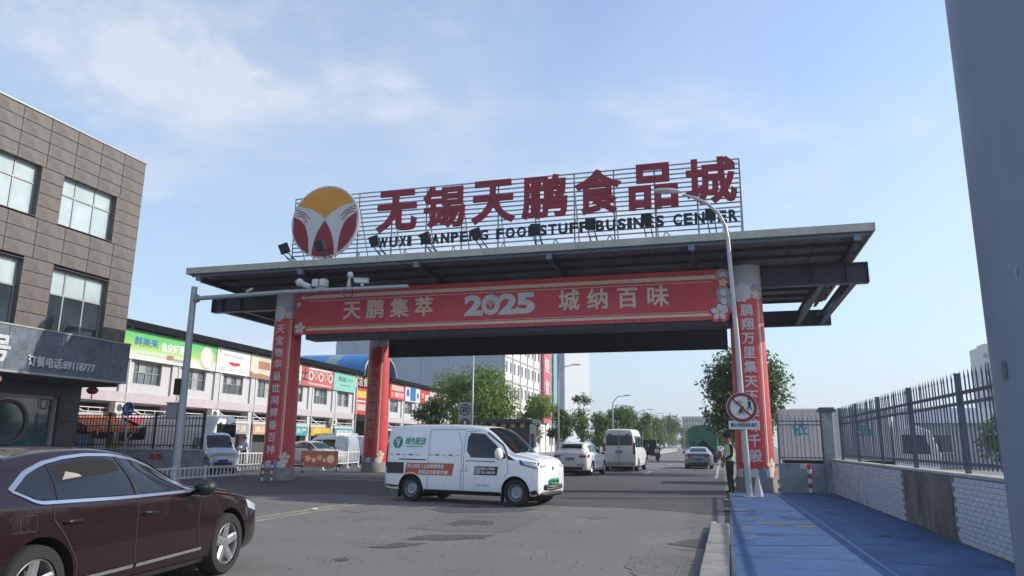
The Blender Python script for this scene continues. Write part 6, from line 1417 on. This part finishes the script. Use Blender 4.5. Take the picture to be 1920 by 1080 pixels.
B().tube([(6.45, -.06, 6.85), (6.42, -.08, 6.6), (6.6, -.08, 6.5), (6.78, -.08, 6.6), (6.76, -.06, 6.84)], .018, 6).build('cable', BLACKP, cpz); B().tube([(4.6, -.06, 6.8), (4.9, -.08, 6.62), (5.2, -.08, 6.68), (5.6, -.06, 6.82)], .014, 6).build('cable', BLACKP, cpz)
# ================================================================ street lamp with prohibition sign on the right
LAMPG = M('lamp_post_grey', (.46, .47, .47), .45, m=.15, var=.06)
LPY = 22.75
sl = thing('street_lamp', 'grey street lamp with curved arm before the right gate column', 'street lamp', (G(1406, 932, .06).x, LPY, .06))
lx0 = sl.location.x
cur = [(0, 0, 0)] + [tuple(AY(px, py, LPY) - Vector((lx0, LPY, .06))) for px, py in ((1394, 800), (1382, 640), (1371, 520), (1365, 450), (1360, 425), (1347, 400), (1325, 381), (1300, 370), (1280, 365))]
B().tube(cur, [.095, .088, .078, .070, .064, .06, .056, .05, .045, .042], 14).build('post', LAMPG, sl, smooth=True, auto=50)
LH = AY(1252, 358, LPY) - Vector((lx0, LPY, .06))
hd = B(); hp = [(.42, .05, .05, -.07), (.25, .13, .07, -.03), (0, .17, .085, .0), (-.25, .15, .07, .03), (-.43, .08, .04, .045)]
rows_ = [[(LH.x + x, w * math.cos(2 * math.pi * k / 14), LH.z + dz + hgt * math.sin(2 * math.pi * k / 14)) for k in range(15)] for x, w, hgt, dz in hp]; hd.grid(rows_); hd.build('lamp_head', M('lamp_head_white', (.55, .56, .56), .4), sl, smooth=True); B().ell((LH.x, 0, LH.z - .06), (.26, .12, .035), 14, 6).build('lamp_glass', M('lamp_glass', (.5, .52, .5), .2), sl, smooth=True)
B().b2((-.2, -.2, -.02), (.2, .2, .02)).build('base_plate', LAMPG, sl)
ps_ = thing('prohibition_sign', 'round red-ringed sign barring cycles and walkers on the street lamp', 'sign', (AY(1391, 764, 22.6).x, 22.6, AY(1391, 764, 22.6).z))
B().lathe([(.44, 0), (.44, -.03)], n=40, axis='Y').build('disc', PWH, ps_, fix=True)
rg = B(); n = 48
for k in range(n):
    a, b = 2 * math.pi * k / n, 2 * math.pi * (k + 1) / n
    rg.add([(.425 * math.cos(a), -.034, .425 * math.sin(a)), (.425 * math.cos(b), -.034, .425 * math.sin(b)), (.33 * math.cos(b), -.034, .33 * math.sin(b)), (.33 * math.cos(a), -.034, .33 * math.sin(a))], [(0, 1, 2, 3)])
rg.build('red_ring', M('sign_ring_red', (.24, .02, .025), .4, var=.1), ps_); B().bar((-.25, -.040, .25), (.25, -.040, -.25), .006, .055, (0, 0, 1)).build('slash', MATS['sign_ring_red'], ps_)
BK = M('pictogram_black', (.015, .015, .016), .5)
def bike(par, x, z, s, y=-.036):
    for dx in (-.5, .5): 
        b = B(); m2 = 18
        for k in range(m2):
            a, c = 2 * math.pi * k / m2, 2 * math.pi * (k + 1) / m2
            b.add([(x + s * (dx + .36 * math.cos(q)) , y, z + s * .36 * math.sin(q)) for q in (a, c)] + [(x + s * (dx + .28 * math.cos(q)), y, z + s * .28 * math.sin(q)) for q in (c, a)], [(0, 1, 2, 3)])
        b.build('pictogram', BK, par)
    b = B(); pts = {'a': (-.5, 0), 'b': (-.15, .42), 'c': (.35, .42), 'd': (.5, 0), 'e': (0, -.02)}
    for p, q in ('ab', 'bc', 'cd', 'be', 'ce', 'ae'): b.bar((x + s * pts[p][0], y, z + s * pts[p][1]), (x + s * pts[q][0], y, z + s * pts[q][1]), .002, s * .07)
    b.build('pictogram', BK, par)
bike(ps_, -.10, .13, .15); bike(ps_, -.02, -.17, .15)
icon(ps_, [(x * 1, y * 1) for x, y in WALK], (.20, -.037, .06), BK, s=1.05); icon(ps_, circ(.03, 10), (.20, -.037, .24), BK); icon(ps_, [(-.08, 0), (-.02, .10), (.05, .11), (.07, .05), (.02, .02), (.0, -.04)], (-.03, -.038, -.12), BK); icon(ps_, circ(.03, 10), (.02, -.038, .02), BK)
pp_ = thing('sign_plate', 'white plate with black characters under the round prohibition sign', 'sign', (AY(1395, 797, 22.61).x, 22.61, AY(1395, 797, 22.61).z))
B().b2((-.43, -.02, -.125), (.43, .0, .125)).build('plate', PWH, pp_, bevel=.006); O('lettering', fit_mesh(text_mesh('禁止非机动车通行', .12, bold=.02), -.37, .37, -.06, .06), BK, pp_, (0, -.024, 0), FACE_CAM)
for k, (z, xx) in enumerate(((2.55, -.04), (2.0, -.03))): B().b2((xx - .1, -.13, z - .03), (xx + .1, .10, z + .03)).build('sign_clamp', LAMPG, sl)
bg_ = thing('white_sack', 'white plastic sack leaning at the foot of the street lamp', 'bag', (.93, 22.95, .06))
b = B(); b.grid([[((.14 - .02 * j) * math.cos(2 * math.pi * k / 12) * (1 + .15 * math.sin(k * 2.1 + j)), (.09 - .008 * j) * math.sin(2 * math.pi * k / 12), .11 * j) for k in range(13)] for j in range(6)]); b.build('sack', M('sack_white', (.5, .5, .5), .7, var=.1), bg_, smooth=True); B().tube([(0, 0, .5), (.03, 0, .62)], [.05, .02], 8).build('tied_neck', M('sack_white'), bg_)
# ================================================================ far street lamps, road sign, booth, speed board
def far_lamp(p, h, reach, label, s=1):
    t = thing('street_lamp', label, 'street lamp', p, 0, 'street lamps along the median')
    pts = [(0, 0, 0), (0, 0, h * .78), (.05 * s, 0, h * .90), (reach * .45 * s, 0, h * .985), (reach * s, 0, h)]
    B().tube(pts, [.09, .07, .06, .05, .04], 10).build('post', LAMPG, t, smooth=True); B().ell((reach * s + .35 * s, 0, h + .03), (.45, .15, .07), 12, 6).build('lamp_head', M('lamp_head_white'), t, smooth=True)
far_lamp((-10.6, 75, 0), 6.4, 1.2, 'curved street lamp directly above the passenger van'); far_lamp((-11.6, 105, 0), 6.4, 1.8, 'second curved street lamp down the road'); far_lamp((-11.3, 125, 0), 6.7, 1.5, 'third and smallest curved street lamp down the road')
far_lamp((-13.0, 60, 0), 8.0, 1.2, 'tall street lamp in front of the white block'); far_lamp((-7.2, 150, 0), 5.0, 1.4, 'far street lamp left of the tarpaulin truck')
bd_ = thing('direction_sign', 'blue overhead direction sign above the road beyond the truck', 'sign', (.55, 170, 0))
B().tube([(0, 0, 0), (0, 0, 8.1)], .16, 12).build('post', STEEL, bd_, smooth=True); B().tube([(0, 0, 7.6), (-3.6, 0, 7.6)], .1, 10).build('arm', STEEL, bd_); B().tube([(0, 0, 6.2), (-3.6, 0, 6.2)], .1, 10).build('arm', STEEL, bd_)
fc = B().b2((-3.5, -.15, 5.0), (-.3, -.1, 8.1)).build('panel', M('direction_blue', (.015, .09, .36), .4), bd_); B().b2((-3.4, -.17, 6.5), (-.4, -.155, 6.56)).build('printed_line', PWH, fc); B().b2((-1.92, -.17, 5.1), (-1.86, -.155, 7.3)).build('printed_line', PWH, fc)
for x, z in ((-2.9, 7.6), (-1.2, 7.6), (-2.7, 6.95), (-1.1, 6.95)): O('printed_line', flat(rect(-.5, .5, -.12, .12)), PWH, fc, (x, -.16, z), FACE_CAM)
for x in (-2.7, -1.1): O('arrow', flat([(-.12, -.35), (.12, -.35), (.12, .05), (.35, .05), (0, .42), (-.35, .05), (-.12, .05)]), PWH, fc, (x, -.16, 5.7), FACE_CAM)
gb = thing('guard_booth', 'dark guard booth with black and yellow striped band behind the delivery van', 'booth', (-14.5, 51, 0))
BOOTH = M('booth_slate', (.035, .045, .06), .5, var=.12)
B().b2((-1.5, -.9, 0), (1.6, 1.1, 2.75)).build('cabin', BOOTH, gb, bevel=.02); B().b2((-1.75, -1.15, 2.92), (1.85, 1.3, 3.2)).build('roof', BOOTH, gb, bevel=.03)
for k in range(9): B().b2((-1.55 + k * .35, -.93, 2.62), (-1.55 + (k + 1) * .35, -.905, 2.90)).build('band_block', M('booth_yellow', (.48, .34, .10), .5) if k % 2 else BLACKP, gb)
for x in (-1.1, .3): B().b2((x, -.925, 1.1), (x + 1.0, -.905, 2.3)).build('window', DGLASS, gb)
B().b2((1.605, -.6, .1), (1.625, .3, 2.2)).build('door', MDARK, gb)
sp = thing('speed_board', 'grey board with a round 20 sign on a thin pole beyond the van roof', 'sign', (-15.75, 46, 0))
B().tube([(0, 0, 0), (0, 0, 7.3)], .05, 10).build('pole', LAMPG, sp, smooth=True); pn = B().b2((-.95, -.06, 2.2), (-.06, -.02, 4.15)).build('panel', M('board_grey', (.42, .40, .42), .6, var=.06), sp)
for z in (3.66, 2.72):
    B().lathe([(.40, -.062), (.40, -.070)], (-.5, 0, z), 28, 'Y').build('sign_ring', M('ring_dark', (.12, .09, .11), .5), pn); B().lathe([(.31, -.072), (.31, -.078)], (-.5, 0, z), 28, 'Y').build('sign_face', M('board_face', (.30, .28, .30), .5) if z > 3 else MATS['ring_dark'], pn)
O('lettering', text_mesh('20', .42, bold=.03), BK, pn, (-.5, -.083, 3.66), FACE_CAM); icon(pn, WALK, (-.5, -.083, 2.72), PWH, s=1.8)
# ================================================================ median barrier and far traffic
for k in range(16):
    y = 74 + k * 6.0; x = -8.6 - (y - 74) * .012
    t = thing('median_barrier', ('nearest' if k == 0 else 'farthest' if k == 15 else '%s' % ['second', 'third', 'fourth', 'fifth', 'sixth', 'seventh', 'eighth', 'ninth', 'tenth', 'eleventh', 'twelfth', 'thirteenth', 'fourteenth', 'fifteenth'][k - 1]) + ' grey-white median barrier section counted from the passenger van', 'barrier', (x, y, 0), R(90.7), 'median barrier sections')
    B().b2((0, -.05, .15), (5.7, .05, .95)).build('panel', M('median_panel', (.45, .45, .43), .6, var=.15, sc=2), t)
    for q in (0.1, 2.9, 5.6): B().b2((q - .05, -.09, 0), (q + .05, .09, 1.1)).build('post', STEEL, t)
dk = thing('cargo_tricycle', 'dark cargo vehicle with upright poles behind the motorcyclist', 'vehicle', (-7.2, 79, 0), R(90))
B().b2((-1.7, -.85, .55), (.6, .85, 1.9)).build('cargo_box', MDARK, dk, bevel=.02); B().b2((.7, -.5, .4), (1.7, .5, 1.2)).build('driver_cab', BLACKP, dk, bevel=.1); wheels(dk, (-1.0, 1.3), .7, .3, .15, 'steel', STEELW)
for y in (-.8, .8): B().tube([(-1.6, y, .6), (-1.9, y * .8, 2.75)], .04, 6).build('upright_pole', STEEL, dk)
B().b2((-1.75, -.9, 1.9), (.65, .9, 2.0)).build('roof', MDARK, dk)
for i, (x, y, rz, m_, l) in enumerate(((-10.8, 108, -90, WPAINT, 'white oncoming car beyond the median barrier'), (-11.6, 128, -90, GREYB, 'grey oncoming car farther beyond the median barrier'), (-.5, 112, 90, WPAINT, 'small white car far ahead on the right lane'))):
    src = rc; t = dup(src, (x, y, 0), R(rz), l, 'far cars on the road')
    for ch in t.children:
        if ch.name.startswith('body'): ch.data = ch.data.copy(); ch.data.materials[0] = m_
for i, (x, y, l) in enumerate(((-9.9, 72, 'white parked van left of the passenger van beyond the hedge'), (-10.6, 84.5, 'white van parked farther behind the trees'))): pass
# ================================================================ people, motorcycle, scooters
SKIN = M('skin', (.36, .20, .14), .55, var=.08); HAIR = M('hair_black', (.012, .010, .010), .6); SHOE = M('shoe_black', (.015, .015, .016), .5)
def person(name, label, loc, rz, J, shirt, trouser, sleeve=True, scale=1.):
    t = thing(name, label, 'person', loc, rz); t.scale = (scale,) * 3
    P = dict(pel=(0, 0, .96), sp=(0, 0, 1.12), ch=(.01, 0, 1.31), nk=(.0, 0, 1.49), h0=(.015, 0, 1.56), h1=(.03, 0, 1.65), h2=(.02, 0, 1.73))
    for s, n in ((1, 'l'), (-1, 'r')):
        P.update({n + 'sh': (0, s * .185, 1.43), n + 'el': (-.03, s * .25, 1.15), n + 'wr': (.05, s * .26, .92), n + 'hd': (.07, s * .26, .85), n + 'hp': (0, s * .095, .92), n + 'kn': (.02, s * .10, .51), n + 'an': (-.02, s * .10, .09), n + 'to': (.13, s * .11, .035)})
    P.update(J)
    Rd = dict(pel=.135, sp=.125, ch=.145, nk=.056, h0=.075, h1=.092, h2=.062, sh=.068, el=.045, wr=.030, hd=.034, hp=.092, kn=.062, an=.042, to=.035)
    names = list(P); V = [Vector(P[n]) for n in names]; rad = [Rd[n] if n in Rd else Rd[n[1:]] for n in names]; ix = {n: i for i, n in enumerate(names)}
    E = [('pel', 'sp'), ('sp', 'ch'), ('ch', 'nk'), ('nk', 'h0'), ('h0', 'h1'), ('h1', 'h2')]
    for n in 'lr': E += [('ch', n + 'sh'), (n + 'sh', n + 'el'), (n + 'el', n + 'wr'), (n + 'wr', n + 'hd'), ('pel', n + 'hp'), (n + 'hp', n + 'kn'), (n + 'kn', n + 'an'), (n + 'an', n + 'to')]
    E = [(ix[a], ix[b]) for a, b in E]
    for n in 'lr':                # five fingers of unequal length on each hand
        h, w = V[ix[n + 'hd']], V[ix[n + 'wr']]; d = (h - w).normalized(); sd2 = Vector((1, 0, 0)); sd2 = (sd2 - d * sd2.dot(d)).normalized(); inn = d.cross(sd2)
        for k, (o, l) in enumerate(((-.026, .060), (-.009, .075), (.009, .072), (.026, .055), (.045, .045))):
            root = ix[n + 'hd'] if k < 4 else ix[n + 'wr']; base = V[root] + (d * .03 + sd2 * o if k < 4 else d * .035 + sd2 * .035)
            a = len(V); V += [base, base + d * l * .55 + inn * .012 + (sd2 * .02 if k == 4 else Vector()), base + d * l + inn * .03 + (sd2 * .02 if k == 4 else Vector())]; rad += [.010, .009, .007]; E += [(root, a), (a, a + 1), (a + 1, a + 2)]
    me = bpy.data.meshes.new('body'); me.from_pydata([tuple(v) for v in V], E, []); o = bpy.data.objects.new('body', me); COL.objects.link(o)
    md = o.modifiers.new('skin', 'SKIN'); md.use_smooth_shade = True
    if not me.skin_vertices: 
        bm = bmesh.new(); bm.from_mesh(me); bm.verts.layers.skin.verify(); bm.to_mesh(me); bm.free()
    for i, sv in enumerate(me.skin_vertices[0].data): sv.radius = (rad[i], rad[i] * (1.0 if i != ix['ch'] else 1.0)); sv.use_root = (i == 0)
    o.modifiers.new('sub', 'SUBSURF').levels = 1; o.modifiers['sub'].render_levels = 1
    bpy.context.view_layer.update(); dg = bpy.context.evaluated_depsgraph_get(); m2 = bpy.data.meshes.new_from_object(o.evaluated_get(dg)); o.modifiers.clear(); o.data = m2
    for mm in (shirt, trouser, SKIN, SHOE): m2.materials.append(mm)
    segs = [(V[a], V[b], a, b) for a, b in E]; nm = {i: n for n, i in ix.items()}
    for f in m2.polygons:
        c = f.center; best = min(segs, key=lambda s: ((c - s[0]) - (s[1] - s[0]) * max(0, min(1, (c - s[0]).dot(s[1] - s[0]) / max(1e-9, (s[1] - s[0]).length_squared)))).length)
        a, b = nm.get(best[2], 'fi'), nm.get(best[3], 'fi')
        if b[1:] == 'to': k = 3
        elif b in ('nk', 'h0', 'h1', 'h2') and not (b == 'nk' and (c - V[ix['nk']]).length > .09): k = 2
        elif b == 'fi' or b[1:] == 'hd' or (not sleeve and b[1:] == 'wr'): k = 2
        elif b[1:] in ('hp', 'kn', 'an') or (a == 'pel' and c.z < V[0].z + .03): k = 1
        else: k = 0
        f.material_index = k; f.use_smooth = True
    o.parent = t; hc = V[ix['h1']]
    B().ell(hc + Vector((-.022, 0, .035)), (.098, .092, .085), 14, 8).build('hair', HAIR, t, smooth=True)
    B().ell(hc + Vector((.095, 0, -.01)), (.018, .014, .022), 8, 6).build('nose', SKIN, t, smooth=True)
    for s in (-1, 1): B().ell(hc + Vector((.0, s * .09, -.01)), (.022, .010, .03), 8, 6).build('ear', SKIN, t, smooth=True); B().ell(hc + Vector((.083, s * .035, .02)), (.010, .014, .008), 8, 6).build('eye', HAIR, t, smooth=True)
    B().ell(hc + Vector((.085, 0, -.05)), (.010, .024, .006), 8, 6).build('mouth', M('lips', (.25, .10, .09), .5), t, smooth=True)
    return t, V, ix
wk, V, ix = person('person', 'person in pale blue shirt and dark trousers walking away by the barrier', G(455, 879), R(75), dict(lkn=(.20, .10, .54), lan=(.16, .10, .12), lto=(.30, .11, .06), rkn=(-.02, -.10, .52), ran=(-.22, -.10, .14), rto=(-.10, -.11, .05), lel=(-.12, .26, 1.17), lwr=(-.10, .27, .94), lhd=(-.08, .27, .87), rel=(.05, -.26, 1.16), rwr=(.16, -.24, .96), rhd=(.19, -.23, .90)), M('shirt_pale_blue', (.40, .46, .60), .8, var=.08, sc=9), M('trouser_dark', (.016, .018, .026), .8))
B().ell((.08, .33, .86), (.08, .05, .10), 10, 8).build('black_bag', SHOE, wk, smooth=True)
of, V, ix = person('person', 'traffic officer in black with pale yellow vest standing beside the street lamp', (.20, 24.75, 0), R(205), dict(lel=(.03, .24, 1.16), lwr=(.20, .12, 1.02), lhd=(.26, .08, 1.0), rel=(.04, -.25, 1.15), rwr=(.10, -.24, .92), rhd=(.12, -.23, .85), lkn=(.03, .12, .51), lan=(-.01, .14, .09), lto=(.13, .17, .035)), M('uniform_black', (.014, .015, .020), .8, var=.1), M('uniform_trousers', (.013, .014, .019), .8), True, 1.04)
VEST = M('hi_vis_vest', (.50, .56, .30), .6, var=.1)
vb = B(); prof = [(.98, .17, .145), (1.1, .165, .14), (1.25, .185, .15), (1.38, .19, .14), (1.46, .15, .11)]
vb.grid([[(.01 + b_ * math.cos(2 * math.pi * k / 20), a_ * math.sin(2 * math.pi * k / 20), z) for k in range(21)] for z, a_, b_ in prof]); vb.build('vest', VEST, of, smooth=True)
B().grid([[(.01 + (.160) * math.cos(2 * math.pi * k / 20), .196 * math.sin(2 * math.pi * k / 20), z) for k in range(21)] for z in (1.14, 1.19)]).build('reflective_band', STRW, of, smooth=True)
B().lathe([(.105, 1.70), (.125, 1.75), (.135, 1.79), (.11, 1.81), (.01, 1.815)], (.02, 0, 0), 18).build('cap', M('cap_black', (.012, .013, .018), .6), of, smooth=True, auto=40); B().ell((.12, 0, 1.70), (.075, .08, .012), 12, 6).build('cap_peak', SHOE, of, smooth=True)
# motorcycle (scooter) builder
def scooter(name, label, loc, rz, paint, group=None, box=False):
    t = thing(name, label, 'scooter', loc, rz, group)
    for x in (-.55, .60):
        w_ = B().lathe([(.15, -.04), (.22, -.045), (.235, 0), (.22, .045), (.15, .04)], (x, 0, .235), 20, 'Y', close=False).build('wheel', TYRE, t, smooth=True, fix=True); B().lathe([(.155, -.02), (.03, -.04), (.03, .04), (.155, .02)], (x, 0, .235), 16, 'Y', close=False).build('rim', STEELW, w_, fix=True)
    B().prism([(-.80, .42), (-.35, .30), (.15, .26), (.22, .34), (-.10, .40), (-.18, .70), (-.75, .72)], -.13, .13, lambda x, z, h: (x, h, z)).build('body_shell', paint, t, fix=True, bevel=.03)
    B().prism([(.30, .30), (.42, .36), (.52, .95), (.40, 1.0), (.30, .6)], -.16, .16, lambda x, z, h: (x, h, z)).build('leg_shield', paint, t, fix=True, bevel=.03); B().b2((-.05, -.14, .26), (.36, .14, .32)).build('footboard', BLACKP, t, bevel=.01)
    B().ell((-.42, 0, .76), (.36, .13, .06), 14, 8).build('seat', BLACKP, t, smooth=True); B().tube([(.60, 0, .24), (.48, 0, .85), (.42, 0, 1.05)], .03, 8).build('fork', STEELW, t, smooth=True)
    B().tube([(.30, -.32, 1.08), (.42, -.1, 1.05), (.42, .1, 1.05), (.30, .32, 1.08)], .018, 8).build('handlebar', BLACKP, t, smooth=True); B().ell((.52, 0, .98), (.08, .09, .07), 12, 8).build('headlight', HEADL, t, smooth=True); B().ell((.60, 0, .40), (.24, .07, .10), 12, 8).build('mudguard', paint, t, smooth=True)
    for s in (-1, 1): B().tube([(.36, s * .24, 1.07), (.34, s * .30, 1.22)], .008, 6).ell((.33, s * .32, 1.26), (.015, .06, .04), 10, 6).build('mirror', BLACKP, t)
    B().b2((-.84, -.06, .62), (-.80, .06, .68)).build('tail_lamp', TAILR, t)
    if box: B().b2((-1.02, -.20, .80), (-.66, .20, 1.14)).build('rear_box', M('box_white', (.5, .5, .5), .5), t, bevel=.03)
    return t
sc0 = scooter('motor_scooter', 'motor scooter with a rear box ridden away in the middle lane', (-5.75, 69.6, 0), R(90), BLACKP, None, True)
rd, V, ix = person('person', 'motorcyclist in dark jacket and pale helmet riding away', (-5.75, 69.6 - .3, -.18), R(90), dict(pel=(0, 0, 1.0), sp=(.04, 0, 1.14), ch=(.09, 0, 1.32), nk=(.13, 0, 1.49), h0=(.15, 0, 1.56), h1=(.17, 0, 1.65), h2=(.16, 0, 1.73), lsh=(.08, .185, 1.43), rsh=(.08, -.185, 1.43), lel=(.22, .27, 1.22), rel=(.22, -.27, 1.22), lwr=(.50, .28, 1.26), rwr=(.50, -.28, 1.26), lhd=(.56, .27, 1.27), rhd=(.56, -.27, 1.27), lhp=(.05, .11, .96), rhp=(.05, -.11, .96), lkn=(.42, .17, .88), rkn=(.42, -.17, .88), lan=(.44, .15, .53), ran=(.44, -.15, .53), lto=(.58, .15, .50), rto=(.58, -.15, .50)), M('jacket_dark', (.03, .03, .04), .8), M('trouser_dark'))
B().ell(V[ix['h1']] + Vector((-.005, 0, .025)), (.135, .125, .13), 16, 10).build('helmet', WCAM, rd, smooth=True)
cols = [M('scooter_%d' % i, c, .35, coat=.4) for i, c in enumerate(((.03, .03, .035), (.10, .10, .11), (.20, .03, .03), (.03, .06, .12), (.30, .30, .30)))]
for k in range(7):
    p = Vector((-27.6 + k * .88 + random.uniform(-.1, .1), 27.75 + random.uniform(-.1, .15), 0)); o_ = ['first', 'second', 'third', 'fourth', 'fifth', 'sixth', 'seventh'][k]
    scooter('parked_scooter', o_ + ' parked scooter from the left behind the black fence', p + Vector((0, 0, .35)) * 0, R(250 + random.uniform(-14, 14)), cols[k % 5], 'parked scooters behind the fence')
for k in range(3):
    scooter('parked_scooter', ['leftmost', 'middle', 'rightmost'][k] + ' scooter parked under the shop window beyond the maroon sedan', Vector((-24.4, 18.4 + k * 1.6, 0)), R(10 + 12 * k), cols[(k + 3) % 5], 'parked scooters at the shop window', True)
# litter
for i, (px, py, l) in enumerate(((1345, 985, 'crumpled white paper at the end of the kerb'), (1365, 940, 'scrap of white paper at the corner of the blue pavement'), (590, 957, 'white scrap lying near the yellow lines'))):
    p = G(px, py); t = B().grid([[(.07 * (a - 1.5) + random.uniform(-.02, .02), .05 * (b - 1.5) + random.uniform(-.02, .02), .012 + random.uniform(0, .04)) for a in range(4)] for b in range(4)]).build('paper_scrap', PWH); t.location = (p.x, p.y, .006); tag(t, l, 'litter', 'paper litter on the road')
# verge beyond the gate
tag(B().b2((.30, 27.0, -.1), (3.3, 420, .10)).build('verge', GRND), kind='structure')
# ================================================================ the air
HZ = bpy.data.materials.new('haze_air'); HZ.use_nodes = True; _t = HZ.node_tree; _t.nodes.clear()
pv_ = _t.nodes.new('ShaderNodeVolumePrincipled'); pv_.inputs['Color'].default_value = (.95, .98, 1, 1); pv_.inputs['Density'].default_value = .0006; pv_.inputs['Anisotropy'].default_value = .2
mo = _t.nodes.new('ShaderNodeOutputMaterial'); _t.links.new(pv_.outputs[0], mo.inputs['Volume'])
tag(B().b2((-960, -160, -1.7), (960, 1560, 42)).build('haze', HZ), kind='stuff')
